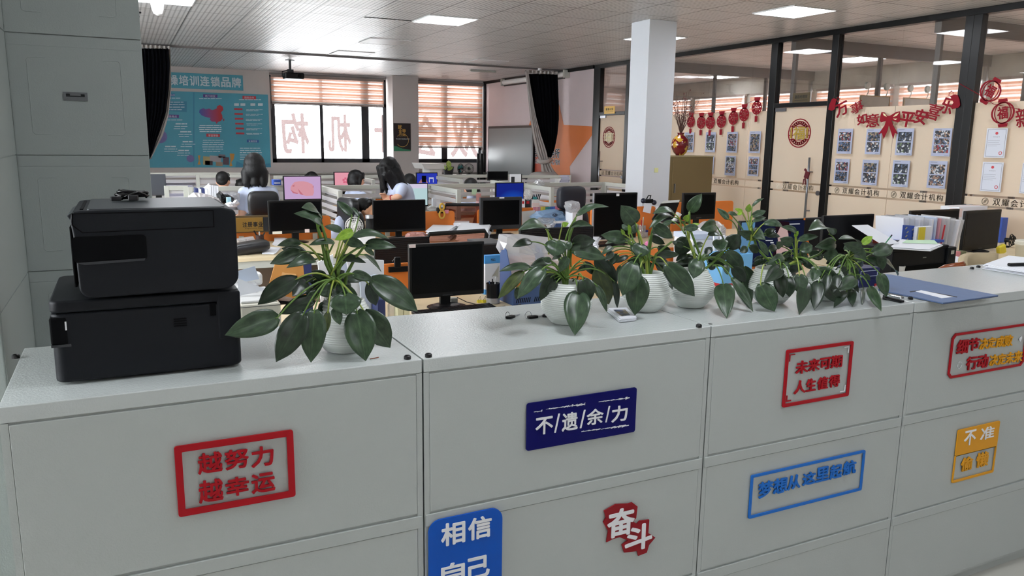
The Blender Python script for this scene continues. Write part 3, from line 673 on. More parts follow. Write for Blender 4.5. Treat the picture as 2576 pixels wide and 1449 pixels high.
# ================================================================== PLANTS ON THE COUNTER
def leaf_mat(key, c1, c2, rough=.32):
    m = mat(key, c1, rough=rough, spec=.5)
    nt = m.node_tree; b = nt.nodes['Principled BSDF']
    uv = nt.nodes.new('ShaderNodeUVMap'); sp = nt.nodes.new('ShaderNodeSeparateXYZ'); nt.links.new(uv.outputs[0], sp.inputs[0])
    # midrib and faint side veins, a little mottling
    w = nt.nodes.new('ShaderNodeMath'); w.operation = 'SUBTRACT'; w.inputs[1].default_value = .5; nt.links.new(sp.outputs[1], w.inputs[0])
    a = nt.nodes.new('ShaderNodeMath'); a.operation = 'ABSOLUTE'; nt.links.new(w.outputs[0], a.inputs[0])
    rib = nt.nodes.new('ShaderNodeMapRange'); rib.inputs[1].default_value = .0; rib.inputs[2].default_value = .045; rib.inputs[3].default_value = 1; rib.inputs[4].default_value = 0; nt.links.new(a.outputs[0], rib.inputs[0])
    n = nt.nodes.new('ShaderNodeTexNoise'); n.inputs['Scale'].default_value = 5; n.inputs['Detail'].default_value = 4; nt.links.new(uv.outputs[0], n.inputs['Vector'])
    wv = nt.nodes.new('ShaderNodeTexWave'); wv.inputs['Scale'].default_value = 4.5; wv.inputs['Distortion'].default_value = .4
    cb = nt.nodes.new('ShaderNodeCombineXYZ'); s1 = nt.nodes.new('ShaderNodeMath'); s1.operation = 'SUBTRACT'; nt.links.new(sp.outputs[0], s1.inputs[0]); nt.links.new(a.outputs[0], s1.inputs[1]); nt.links.new(s1.outputs[0], cb.inputs[0]); nt.links.new(cb.outputs[0], wv.inputs['Vector'])
    m1 = nt.nodes.new('ShaderNodeMath'); m1.operation = 'MULTIPLY'; m1.inputs[1].default_value = .05; nt.links.new(wv.outputs['Fac'], m1.inputs[0])
    m2 = nt.nodes.new('ShaderNodeMath'); m2.operation = 'ADD'; nt.links.new(n.outputs['Fac'], m2.inputs[0]); nt.links.new(m1.outputs[0], m2.inputs[1])
    m3 = nt.nodes.new('ShaderNodeMath'); m3.operation = 'MULTIPLY_ADD'; m3.inputs[1].default_value = .35; nt.links.new(rib.outputs[0], m3.inputs[0]); nt.links.new(m2.outputs[0], m3.inputs[2])
    r = nt.nodes.new('ShaderNodeValToRGB'); r.color_ramp.elements[0].position = .3; r.color_ramp.elements[0].color = rgb(c1); r.color_ramp.elements[1].position = 1.1 if False else 1.0; r.color_ramp.elements[1].color = rgb(c2)
    nt.links.new(m3.outputs[0], r.inputs[0]); nt.links.new(r.outputs[0], b.inputs['Base Color'])
    b.inputs['Subsurface Weight'].default_value = 0
    bp = nt.nodes.new('ShaderNodeBump'); bp.inputs['Strength'].default_value = .18; bp.inputs['Distance'].default_value = .0015; nt.links.new(m2.outputs[0], bp.inputs['Height']); nt.links.new(bp.outputs[0], b.inputs['Normal'])
    return m
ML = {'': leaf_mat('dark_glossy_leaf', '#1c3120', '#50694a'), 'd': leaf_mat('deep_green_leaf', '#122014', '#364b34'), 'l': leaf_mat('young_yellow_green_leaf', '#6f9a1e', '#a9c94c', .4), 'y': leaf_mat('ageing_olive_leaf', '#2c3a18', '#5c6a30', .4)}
M_STALK = mat('green_leaf_stalk', '#5f7f34', rough=.45, var=.15, vscale=30); M_STALKY = mat('yellow_green_stalk', '#9bab4a', rough=.45, var=.15, vscale=30)
M_POT = mat('white_ceramic_pot', '#e3e8e3', rough=.3, spec=.5, coat=.2); M_SOIL = mat('dark_soil', '#2b211a', rough=.95, bump=.8, bscale=120)
def leaf(t, base, tip, wpx, Yc, crown, fl, rr):
    """one leaf traced in the photograph: base and tip pixels, apparent width, flag letters:
    f hangs in front, b behind, k broad side to the viewer less, d dark, l young, y olive, n no stalk, a arched up"""
    dyb, dyt = -.012+rr.uniform(-.02, .02), -.02+rr.uniform(-.025, .02)
    if 'f' in fl: dyb, dyt = -.085, -.105
    if 'b' in fl: dyb, dyt = .04+rr.uniform(0, .02), .06+rr.uniform(0, .02)
    def place(p, dy):
        Y = Yc+dy; P = onY(p[0], p[1], Y)
        while P.z < ZC+.006 and Y > Yc-.25: Y -= .005; P = onY(p[0], p[1], Y)
        return P
    B, T = place(base, dyb), place(tip, dyt)
    ax = T-B; L = ax.length; a = ax.normalized(); tocam = (CAMP-(B+T)/2).normalized()
    horiz = abs(base[1]-tip[1]) < abs(base[0]-tip[0])*.75
    asp = wpx/max(1, math.hypot(tip[0]-base[0], tip[1]-base[1]))
    face = .95 if asp > .42 else (.45 if asp < .3 else .7)
    v = (Vector((0, 0, 1))*(1-face)+tocam*face); v = (v-a*v.dot(a)).normalized()
    s = a.cross(v).normalized()
    M = (B+T)/2; k = pxm(M)
    def pr(q):
        d = q-CAMP; z = d.dot(CF); return Vector((FPX*d.dot(CR)/z, -FPX*d.dot(CU)/z))
    pa = (pr(T)-pr(B)).normalized(); ps = (pr(M+s*.01)-pr(M-s*.01))/.02
    across = abs(ps.x*pa.y-ps.y*pa.x)
    hw = 1.1*min(.5*wpx/max(across, .35*k), .45*max(L, .03)+.012)
    arch = L*(.16 if 'a' in fl else .07)*(1 if horiz else .6)
    if 'f' in fl: arch = L*.05
    pw = rr.uniform(.62, .8); fold = rr.uniform(.10, .30); tw = rr.uniform(-.2, .2)
    nu, nv = 12, 6
    bm = MB(); V = []; UV = {}
    for i in range(nu+1):
        u = i/nu
        w = hw*max(0, math.sin(PI*min(1, u**pw)))**.68*(1 if u > .02 else .3)
        if u > .8: w *= (1-(u-.8)/.2*.45)
        if i == 0: w = hw*.22
        c = B+ax*u+v*(arch*math.sin(PI*u)*(1.25-.4*u))-Vector((0, 0, 1))*(L*.04*u*u)
        row = []
        for j in range(nv+1):
            q = j/nv*2-1
            back = 0 if u > .25 else -(.25-u)*.28*hw*2*abs(q)      # heart shaped base
            lift = abs(q)**1.5*w*fold+.05*w*math.sin(u*9+q*2+tw*9)
            p = c+s*(q*w)+v*lift+a*back+v*(tw*q*w*.5*u)
            vt = bm.bm.verts.new(p); UV[vt] = (u, j/nv); row.append(vt)
        V.append(row)
    uvl = bm.bm.loops.layers.uv.new('UVMap')
    for i in range(nu):
        for j in range(nv):
            f = bm.bm.faces.new((V[i][j], V[i+1][j], V[i+1][j+1], V[i][j+1]))
            for lp in f.loops: lp[uvl].uv = UV[lp.vert]
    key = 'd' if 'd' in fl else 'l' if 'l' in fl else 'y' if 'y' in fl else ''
    o = bm.build('leaf', ML[key], t, smooth=True, solid=.0009)
    if 'n' not in fl:
        cr = crown + Vector((rr.uniform(-.012, .012), rr.uniform(-.012, .012), 0))
        d = B-cr; up = Vector((0, 0, 1)); mid = cr+d*.5+up*(.05*d.length+(.25*max(0, d.to_2d().length)-.1*max(0, d.z)))-a*(.25*min(L, d.length))*.4
        pts = [cr*(1-q)**2+mid*(2*q*(1-q))+B*q*q for q in [k/8 for k in range(9)]]; pts.append(B+ax*.06+v*.001)
        MB().tube(pts, .0027 if L > .05 else .002, 6, .0017).build('leaf_stalk', M_STALKY if key == 'l' or rr.random() < .2 else M_STALK, o, smooth=True)
    return o
def pot_mesh(b, c, R, Hh, rim, tilt=0):
    prof = [(0, 0), (R*.52, 0), (R*.60, .003)]
    n = 120
    for k in range(n+1):
        f = k/n; z = .003+(Hh-.006)*f
        r = rim+(R-rim)*math.cos((f-.46)/.54*PI/2) if f > .46 else R*(.60+.40*math.sin(f/.46*PI/2))
        prof.append((r+.0011*math.sin(f*20*2*PI)*min(1, max(0, f-.1)*10)*min(1, (1-f)*20), z))
    prof += [(rim+.001, Hh), (rim-.003, Hh+.001), (rim-.006, Hh-.004), (rim-.004, Hh-.02), (R*.86, Hh*.6), (R*.5, .012), (0, .012)]
    b.lathe(prof, (0, 0, 0), 48, Matrix.Rotation(tilt, 4, 'Y'))
def potted(label, base_px, R, Hh, rim, crown_px, leaves, stems, seed, tilt=0, fill=7):
    c = onZ(base_px[0], base_px[1], ZC)+Vector((0, R*.5, .0005)); rr = random.Random(seed)
    t = thing('potted_plant', label, 'plant', c, 0, 'plants in white ribbed pots on the counter')
    b = MB(); pot_mesh(b, c, R, Hh, rim, tilt); b.build('pot', M_POT, t, smooth=True, local=True)
    MB().lathe([(0, Hh-.022), (rim*.6, Hh-.020), (rim-.0045, Hh-.024), (rim-.006, Hh-.035), (0, Hh-.03)], (0, 0, 0), 24).build('soil', M_SOIL, t, local=True)
    cr = onY(crown_px[0], crown_px[1], c.y)
    for st in stems:
        pts = [c+Vector((0, 0, Hh-.03))]+[onY(p[0], p[1], c.y+p[2] if len(p) > 2 else c.y) for p in st]
        fine = []
        for i in range(len(pts)-1):
            for q in range(4): fine.append(pts[i].lerp(pts[i+1], q/4))
        fine.append(pts[-1])
        MB().tube(fine, .0055, 8, .003).build('stem', M_STALKY if rr.random() < .35 else M_STALK, t, smooth=True)
    for l in leaves:
        fl = l[3] if len(l) > 3 else ''
        cc = onY(l[4][0], l[4][1], c.y) if len(l) > 4 else cr
        leaf(t, l[0], l[1], l[2], c.y, cc, fl, rr)
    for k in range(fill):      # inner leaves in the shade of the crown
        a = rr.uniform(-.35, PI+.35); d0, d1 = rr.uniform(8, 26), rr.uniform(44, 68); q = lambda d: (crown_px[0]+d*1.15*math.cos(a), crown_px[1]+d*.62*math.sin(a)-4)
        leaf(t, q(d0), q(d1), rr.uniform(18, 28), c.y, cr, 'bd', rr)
    return t
U1, U2 = (817, 655), (838, 690)
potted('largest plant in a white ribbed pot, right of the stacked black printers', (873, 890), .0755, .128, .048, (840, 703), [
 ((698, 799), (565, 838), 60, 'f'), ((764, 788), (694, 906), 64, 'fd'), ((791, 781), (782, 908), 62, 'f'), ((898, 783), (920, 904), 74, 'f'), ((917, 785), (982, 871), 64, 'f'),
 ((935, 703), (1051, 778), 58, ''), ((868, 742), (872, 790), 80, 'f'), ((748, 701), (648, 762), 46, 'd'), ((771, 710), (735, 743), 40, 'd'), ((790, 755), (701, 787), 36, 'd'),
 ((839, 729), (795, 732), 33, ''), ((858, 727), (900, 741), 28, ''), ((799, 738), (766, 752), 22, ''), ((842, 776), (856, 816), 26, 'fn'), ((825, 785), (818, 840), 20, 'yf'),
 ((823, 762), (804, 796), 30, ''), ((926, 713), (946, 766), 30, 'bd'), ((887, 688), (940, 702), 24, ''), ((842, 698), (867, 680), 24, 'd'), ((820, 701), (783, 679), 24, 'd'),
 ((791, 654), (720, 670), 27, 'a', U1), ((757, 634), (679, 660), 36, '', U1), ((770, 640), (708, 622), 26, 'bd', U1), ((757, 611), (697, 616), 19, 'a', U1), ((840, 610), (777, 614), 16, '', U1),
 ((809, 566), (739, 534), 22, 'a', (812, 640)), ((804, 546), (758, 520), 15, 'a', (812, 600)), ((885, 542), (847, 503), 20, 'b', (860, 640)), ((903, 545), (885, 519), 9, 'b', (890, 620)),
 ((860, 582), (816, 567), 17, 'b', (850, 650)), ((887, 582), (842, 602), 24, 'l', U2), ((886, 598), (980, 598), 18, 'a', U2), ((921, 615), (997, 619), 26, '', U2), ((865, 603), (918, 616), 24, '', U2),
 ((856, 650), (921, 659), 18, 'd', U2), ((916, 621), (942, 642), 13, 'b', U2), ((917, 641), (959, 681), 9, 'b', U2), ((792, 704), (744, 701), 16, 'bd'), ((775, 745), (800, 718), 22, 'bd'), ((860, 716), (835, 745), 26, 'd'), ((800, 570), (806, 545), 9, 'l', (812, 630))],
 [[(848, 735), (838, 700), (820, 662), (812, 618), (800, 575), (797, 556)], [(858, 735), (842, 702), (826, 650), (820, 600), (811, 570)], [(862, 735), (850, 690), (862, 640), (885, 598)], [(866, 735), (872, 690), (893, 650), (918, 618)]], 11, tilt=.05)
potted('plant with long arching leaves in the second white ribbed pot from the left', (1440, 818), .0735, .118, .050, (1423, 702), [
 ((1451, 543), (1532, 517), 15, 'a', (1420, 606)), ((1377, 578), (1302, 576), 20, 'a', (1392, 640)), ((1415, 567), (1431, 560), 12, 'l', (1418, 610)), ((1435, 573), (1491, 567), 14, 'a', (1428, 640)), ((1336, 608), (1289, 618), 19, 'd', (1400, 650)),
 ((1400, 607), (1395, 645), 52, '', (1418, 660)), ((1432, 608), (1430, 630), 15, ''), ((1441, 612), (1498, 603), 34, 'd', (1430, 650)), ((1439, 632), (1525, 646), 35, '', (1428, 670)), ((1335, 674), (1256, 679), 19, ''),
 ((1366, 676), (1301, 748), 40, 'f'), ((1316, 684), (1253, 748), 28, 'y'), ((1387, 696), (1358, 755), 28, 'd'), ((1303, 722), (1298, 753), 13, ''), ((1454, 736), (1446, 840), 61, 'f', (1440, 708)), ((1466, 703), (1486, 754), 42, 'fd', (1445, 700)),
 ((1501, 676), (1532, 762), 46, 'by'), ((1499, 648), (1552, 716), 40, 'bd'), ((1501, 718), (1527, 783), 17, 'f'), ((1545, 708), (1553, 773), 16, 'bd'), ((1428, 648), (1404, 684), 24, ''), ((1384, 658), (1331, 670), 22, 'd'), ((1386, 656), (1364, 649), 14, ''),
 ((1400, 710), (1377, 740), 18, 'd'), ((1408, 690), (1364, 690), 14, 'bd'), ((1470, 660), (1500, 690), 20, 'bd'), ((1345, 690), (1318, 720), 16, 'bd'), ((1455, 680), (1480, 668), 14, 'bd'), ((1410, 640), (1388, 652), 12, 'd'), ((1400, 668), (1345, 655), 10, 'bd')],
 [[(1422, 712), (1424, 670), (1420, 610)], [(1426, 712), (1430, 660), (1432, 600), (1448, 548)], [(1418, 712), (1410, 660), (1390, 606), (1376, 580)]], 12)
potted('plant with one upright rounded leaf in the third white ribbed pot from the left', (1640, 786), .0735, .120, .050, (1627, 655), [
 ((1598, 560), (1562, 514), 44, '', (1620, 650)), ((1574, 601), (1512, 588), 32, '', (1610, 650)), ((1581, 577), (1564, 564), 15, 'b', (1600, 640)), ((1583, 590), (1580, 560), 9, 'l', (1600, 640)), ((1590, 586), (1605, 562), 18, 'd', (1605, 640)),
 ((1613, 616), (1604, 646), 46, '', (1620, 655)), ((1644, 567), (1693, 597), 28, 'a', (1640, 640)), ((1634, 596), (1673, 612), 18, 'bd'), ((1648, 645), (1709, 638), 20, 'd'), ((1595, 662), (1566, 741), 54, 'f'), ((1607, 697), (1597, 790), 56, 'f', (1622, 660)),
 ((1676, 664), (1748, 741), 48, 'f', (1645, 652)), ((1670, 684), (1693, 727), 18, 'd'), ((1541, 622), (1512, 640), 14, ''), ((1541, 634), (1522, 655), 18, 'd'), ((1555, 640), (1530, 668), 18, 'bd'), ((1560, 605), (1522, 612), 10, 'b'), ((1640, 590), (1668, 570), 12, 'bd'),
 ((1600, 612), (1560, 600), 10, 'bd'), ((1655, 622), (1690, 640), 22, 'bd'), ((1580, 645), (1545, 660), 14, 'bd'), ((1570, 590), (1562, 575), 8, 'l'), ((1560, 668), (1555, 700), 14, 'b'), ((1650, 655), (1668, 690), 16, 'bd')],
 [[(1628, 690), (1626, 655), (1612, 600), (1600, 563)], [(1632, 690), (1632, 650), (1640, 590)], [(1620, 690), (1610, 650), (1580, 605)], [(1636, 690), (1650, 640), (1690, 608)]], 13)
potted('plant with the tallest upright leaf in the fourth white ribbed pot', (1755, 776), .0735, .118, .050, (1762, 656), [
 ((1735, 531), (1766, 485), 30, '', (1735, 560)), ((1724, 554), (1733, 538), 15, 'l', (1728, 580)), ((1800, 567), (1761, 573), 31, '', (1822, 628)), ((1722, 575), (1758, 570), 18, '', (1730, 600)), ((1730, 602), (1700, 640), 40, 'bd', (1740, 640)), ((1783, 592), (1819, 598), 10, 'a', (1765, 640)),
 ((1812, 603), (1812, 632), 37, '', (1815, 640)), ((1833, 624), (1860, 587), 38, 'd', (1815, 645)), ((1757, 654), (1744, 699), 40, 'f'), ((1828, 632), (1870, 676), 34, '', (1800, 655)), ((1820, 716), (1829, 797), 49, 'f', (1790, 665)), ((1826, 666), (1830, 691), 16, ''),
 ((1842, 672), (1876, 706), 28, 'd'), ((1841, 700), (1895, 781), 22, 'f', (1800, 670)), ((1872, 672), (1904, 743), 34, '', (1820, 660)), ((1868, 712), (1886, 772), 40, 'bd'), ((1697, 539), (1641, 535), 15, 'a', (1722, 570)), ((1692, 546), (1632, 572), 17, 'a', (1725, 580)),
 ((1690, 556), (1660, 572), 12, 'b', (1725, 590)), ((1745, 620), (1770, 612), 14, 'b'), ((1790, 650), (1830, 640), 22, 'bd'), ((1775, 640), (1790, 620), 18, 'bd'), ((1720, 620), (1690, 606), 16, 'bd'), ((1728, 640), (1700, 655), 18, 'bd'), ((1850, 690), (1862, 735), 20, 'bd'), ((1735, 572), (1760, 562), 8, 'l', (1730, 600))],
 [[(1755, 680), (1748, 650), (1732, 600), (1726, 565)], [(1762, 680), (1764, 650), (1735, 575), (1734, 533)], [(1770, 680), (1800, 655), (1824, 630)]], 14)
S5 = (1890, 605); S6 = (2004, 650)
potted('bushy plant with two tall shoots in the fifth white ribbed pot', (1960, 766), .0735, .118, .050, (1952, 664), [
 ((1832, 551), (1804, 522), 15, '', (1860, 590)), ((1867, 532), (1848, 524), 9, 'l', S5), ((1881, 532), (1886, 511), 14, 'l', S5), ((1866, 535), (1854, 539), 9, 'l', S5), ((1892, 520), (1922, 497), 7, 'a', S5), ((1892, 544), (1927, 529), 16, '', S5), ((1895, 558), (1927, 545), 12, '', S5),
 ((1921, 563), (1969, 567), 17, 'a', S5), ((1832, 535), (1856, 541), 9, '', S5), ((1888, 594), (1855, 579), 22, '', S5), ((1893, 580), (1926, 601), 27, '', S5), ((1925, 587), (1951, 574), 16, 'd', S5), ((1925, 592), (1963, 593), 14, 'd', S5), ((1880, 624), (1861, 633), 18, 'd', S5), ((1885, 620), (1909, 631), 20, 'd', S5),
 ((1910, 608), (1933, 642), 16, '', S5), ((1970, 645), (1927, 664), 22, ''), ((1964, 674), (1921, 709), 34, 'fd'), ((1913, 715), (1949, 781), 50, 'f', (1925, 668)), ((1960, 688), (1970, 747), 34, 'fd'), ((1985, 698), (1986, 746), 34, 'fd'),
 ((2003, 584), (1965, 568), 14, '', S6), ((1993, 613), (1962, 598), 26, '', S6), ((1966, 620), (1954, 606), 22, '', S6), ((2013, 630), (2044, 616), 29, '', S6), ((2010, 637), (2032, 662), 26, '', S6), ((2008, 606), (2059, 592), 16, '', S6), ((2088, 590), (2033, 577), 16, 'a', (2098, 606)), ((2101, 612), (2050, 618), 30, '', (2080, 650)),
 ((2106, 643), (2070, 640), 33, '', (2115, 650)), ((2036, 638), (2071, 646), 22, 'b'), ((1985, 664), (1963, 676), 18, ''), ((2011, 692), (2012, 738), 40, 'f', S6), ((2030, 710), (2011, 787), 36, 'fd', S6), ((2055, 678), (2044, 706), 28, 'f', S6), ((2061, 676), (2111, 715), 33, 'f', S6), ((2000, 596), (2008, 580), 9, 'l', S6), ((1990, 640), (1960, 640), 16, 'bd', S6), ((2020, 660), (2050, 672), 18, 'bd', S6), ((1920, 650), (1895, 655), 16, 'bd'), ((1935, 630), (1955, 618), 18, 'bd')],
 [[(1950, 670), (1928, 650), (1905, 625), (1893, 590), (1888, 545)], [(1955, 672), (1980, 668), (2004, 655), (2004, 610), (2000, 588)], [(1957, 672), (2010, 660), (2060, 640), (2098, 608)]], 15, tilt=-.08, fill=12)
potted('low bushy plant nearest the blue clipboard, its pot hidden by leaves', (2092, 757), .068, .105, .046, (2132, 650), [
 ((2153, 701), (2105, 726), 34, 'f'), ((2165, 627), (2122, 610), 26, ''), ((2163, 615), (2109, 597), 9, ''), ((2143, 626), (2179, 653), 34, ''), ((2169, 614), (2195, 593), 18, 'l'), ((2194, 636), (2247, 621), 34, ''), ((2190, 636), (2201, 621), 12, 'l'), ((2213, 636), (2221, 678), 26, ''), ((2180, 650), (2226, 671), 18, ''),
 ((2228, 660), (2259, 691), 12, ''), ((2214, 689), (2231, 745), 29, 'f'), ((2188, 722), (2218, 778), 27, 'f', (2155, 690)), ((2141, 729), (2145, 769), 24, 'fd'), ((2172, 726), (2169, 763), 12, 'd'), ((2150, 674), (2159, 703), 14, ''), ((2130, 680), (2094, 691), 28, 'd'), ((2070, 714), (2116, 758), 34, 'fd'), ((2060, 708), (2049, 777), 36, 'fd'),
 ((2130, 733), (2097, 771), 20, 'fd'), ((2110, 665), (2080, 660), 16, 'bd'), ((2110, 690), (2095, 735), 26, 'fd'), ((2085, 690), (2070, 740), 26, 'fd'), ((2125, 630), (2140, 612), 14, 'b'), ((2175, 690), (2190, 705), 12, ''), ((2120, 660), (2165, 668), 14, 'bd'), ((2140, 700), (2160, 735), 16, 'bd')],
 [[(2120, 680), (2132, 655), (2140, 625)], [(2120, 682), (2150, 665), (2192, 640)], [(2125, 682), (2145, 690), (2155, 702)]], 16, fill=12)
# ================================================================== OFFICE FURNITURE AND THINGS ON DESKS
def RC(u0, v0, u1, v1, Y):
    um, vm = (u0+u1)/2, (v0+v1)/2
    return onY(u0, vm, Y).x, onY(u1, vm, Y).x, onY(um, v1, Y).z, onY(um, v0, Y).z
M_BLK = mat('black_monitor_plastic', '#0b0c0e', rough=.45, spec=.3); M_SCR = mat('dark_screen', '#060709', rough=.3, spec=.12); M_SCRG = mat('grey_matte_screen', '#1c1d20', rough=.5, spec=.2)
M_DGR = mat('dark_grey_plastic', '#2b2d31', rough=.45); M_SILV = mat('silver_trim', '#b9bcc2', rough=.3, metal=.7)
M_ORG = mat('orange_screen_panel', '#dc7a2c', rough=.6, var=.04, vscale=4); M_WOOD = mat('pale_maple_desk', '#dbc9a6', rough=.5, var=.05, vscale=6)
M_LGREY = mat('light_grey_profile', '#b9bab2', rough=.45); M_WPL = mat('white_plastic', '#e6e6e4', rough=.4); M_CREAM = mat('cream_plastic', '#e2ddcd', rough=.45)
M_PAP = mat('white_paper', '#eceef4', rough=.8); M_PAPB = mat('bluish_paper', '#c9d3e4', rough=.8); M_KRAFT = mat('kraft_paper', '#c98b45', rough=.8, var=.05, vscale=20); M_NAVYP = mat('navy_plastic', '#232f63', rough=.45)
M_BLUP = mat('blue_plastic', '#34507f', rough=.5); M_CLEAR = glassy('clear_plastic', refl=.12, rough=.08, veil=.22, veilcol='#eef0f4'); M_BAG = glassy('milky_plastic_bag', refl=.12, rough=.15, veil=.6, veilcol='#eceef2')
M_LEATH = mat('black_leather', '#15171b', rough=.35, spec=.6, bump=.08, bscale=90); M_STICK = mat('pale_sticker', '#efe9d8', rough=.7); M_PINKS = mat('pink_sticker', '#ecd9d6', rough=.7)
M_REDP = mat('red_plastic', '#b8242c', rough=.4); M_YELP = mat('yellow_plastic', '#e2cf3a', rough=.45); M_TEAL = mat('teal_card', '#4aa3a6', rough=.6); M_GOLD = mat('brass_plate', '#a98745', rough=.35, metal=.6)
M_TAN = mat('tan_board', '#7d6a45', rough=.6); M_INK = mat('black_ink', '#16161a', rough=.7); M_BLUET = glassy('pale_blue_plastic', refl=.1, rough=.1, veil=.75, veilcol='#a9cdf0')
def screen_mat(key, nodes):
    """lit display: colours in local x/z of the screen (0..1)"""
    m, nt, out = newmat(key); e = nt.nodes.new('ShaderNodeEmission'); nt.links.new(e.outputs[0], out.inputs[0])
    tc = nt.nodes.new('ShaderNodeTexCoord'); nodes(nt, tc.outputs['Generated'], e); return m
def flat_screen(c, s):
    def f(nt, co, e): e.inputs[0].default_value = rgb(c); e.inputs[1].default_value = s
    return f
def blue_glow(nt, co, e):
    d = nt.nodes.new('ShaderNodeVectorMath'); d.operation = 'DISTANCE'; d.inputs[1].default_value = (.62, .5, .12); nt.links.new(co, d.inputs[0])
    r = nt.nodes.new('ShaderNodeValToRGB'); r.color_ramp.elements[0].color = rgb('#52c0f2'); r.color_ramp.elements[1].position = .75; r.color_ramp.elements[1].color = rgb('#1b2a8c')
    k = r.color_ramp.elements.new(.3); k.color = rgb('#1f63d8'); nt.links.new(d.outputs['Value'], r.inputs[0]); nt.links.new(r.outputs[0], e.inputs[0]); e.inputs[1].default_value = .8
def monitor(label, rect, Y, zd=.75, scr=None, bez=.014, chin=.022, rz=0, body=None, name='computer_monitor', group='computer monitors', back=False, stand=True, stickers=(), silver=False, tilt=0):
    x0, x1, z0, z1 = RC(*rect, Y); w, h = x1-x0, z1-z0; body = body or M_BLK
    t = thing(name, label, 'monitor', ((x0+x1)/2, Y, zd), rz, group); zz0, zz1 = z0-zd, z1-zd
    b = MB(); b.box(-w/2, w/2, 0, .028, zz0, zz1); b.prism(rrect(-w*.34, w*.34, zz0+h*.12, zz1-h*.12, .02), (0, .028, 0), (1, 0, 0), (0, 0, 1), (0, .025, 0))
    if back:
        for k in range(int(h/.012)): b.box(-w/2+.01, w/2-.01, -.0025, .001, zz0+.008+k*.012, zz0+.014+k*.012)
    b.build('housing', body, t, local=True, bevel=.004)
    if not back:
        s = MB().box(-w/2+bez, w/2-bez, -.0015, .001, zz0+chin+bez*.4, zz1-bez).build('screen', scr or M_SCR, t, local=True)
        MB().box(-.03, .03, -.002, 0, zz0+chin*.35, zz0+chin*.6).build('badge', M_DGR, t, local=True)
    if silver:
        f = MB(); f.box(-w/2-.003, w/2+.003, -.003, .02, zz0-.003, zz0+.007); f.box(-w/2-.003, -w/2+.003, -.003, .02, zz0, zz1); f.build('silver_edge', M_SILV, t, local=True)
    for (a, c, sw, sh, mm) in stickers: MB().box(-w/2+a*w, -w/2+a*w+sw, -.0035, -.001, zz0+c*h, zz0+c*h+sh).build('sticker', mm, t, local=True)
    if stand:
        b = MB(); b.box(-.03, .03, .03, .055, .01, zz0+h*.35); b.build('stand', M_BLK, t, local=True, bevel=.004)
        b = MB(); b.lathe([(0, 0), (1, 0), (1, .4), (.7, 1), (0, 1)], (0, .02, 0), 28, Matrix.Diagonal((.11, .085, .014, 1))); b.build('stand_base', M_BLK, t, local=True, smooth=False)
    return t
# ---- desks --------------------------------------------------------------
def desk(label, x0, x1, y0, y1, z=.75):
    t = thing('office_desk', label, 'desk', ((x0+x1)/2, (y0+y1)/2, 0), 0, 'office desks')
    MB().box(x0, x1, y0, y1, z-.028, z).build('desktop', M_WOOD, t, bevel=.002)
    MB().box(x0+.03, x1-.03, y0+.015, y0+.035, z-.085, z-.028).build('front_beam', M_LGREY, t)
    for x in (x0+.04, x1-.04):
        for y in (y0+.05, y1-.05): MB().box(x-.02, x+.02, y-.02, y+.02, 0, z-.028).build('leg', M_LGREY, t)
    MB().box(x0+.06, x1-.06, y1-.05, y1-.035, .3, z-.03).build('modesty_panel', mat('brown_modesty_panel', '#5b4a3c', rough=.6), t)
    return t
desk('pale wood desk right behind the counter with the keyboard on it', .42, 2.95, 3.42, 4.36); desk('pale wood desk behind the counter under the screen showing a portrait', 3.0, 4.75, 3.4, 4.36)
desk('pale wood desk near the right edge under the black printer with files', 4.78, 7.78, 3.42, 5.3); desk('pale wood desk with the black cushion and paper stacks', .5, 3.68, 6.22, 7.2); desk('pale wood desk under the silver-edged monitor', 3.69, 4.75, 5.35, 6.39); desk('pale wood desk under the plain monitor right of the pillar', 4.78, 6.1, 5.4, 6.59)
desk('desk backing onto the near orange screen, monitors turned away', 1.1, 4.75, 4.44, 5.15)
def divider(label, x0, x1, y, z1, z0=.5, m=None):
    t = thing('desk_divider', label, 'divider', ((x0+x1)/2, y, z0), 0, 'orange desk dividers')
    MB().prism(rrect(x0, x1, z0, z1, .03), (0, y, 0), (1, 0, 0), (0, 0, 1), (0, .02, 0)).build('panel', m or M_ORG, t, bevel=.003)
    for x in (x0+.15, x1-.15): MB().box(x-.02, x+.02, y-.02, y+.04, z0, .80).build('clamp', M_LGREY, t)
    return t
zt = RC(965, 663, 1030, 760, 4.38)[3]
divider('long orange divider panel behind the nearest monitor', RC(962, 663, 1030, 760, 4.38)[0]-.35, 4.7, 4.38, zt)
x0, x1, z0, z1 = RC(560, 546, 832, 610, 7.25); divider('orange divider panel behind the monitor with the yellow sticker', x0, x1, 7.24, z1, .6)
x0, x1, z0, z1 = RC(934, 533, 1143, 585, 7.25); divider('orange divider panel with a clip of yellow tape on its top', x0, x1, 7.24, z1, .6)
x0, x1, z0, z1 = RC(1200, 523, 1412, 580, 7.25); divider('orange divider panel with a row of coloured index tabs', x0, x1, 7.24, z1, .6)
x0, x1, z0, z1 = RC(1487, 521, 1648, 600, 6.4); divider('orange divider panel behind the silver-edged monitor with a black clip', x0, x1, 6.4, z1, .6)
x0, x1, z0, z1 = RC(1690, 507, 1843, 590, 6.6); divider('orange divider panel behind the right plain monitor', x0, x1, 6.6, z1, .6)
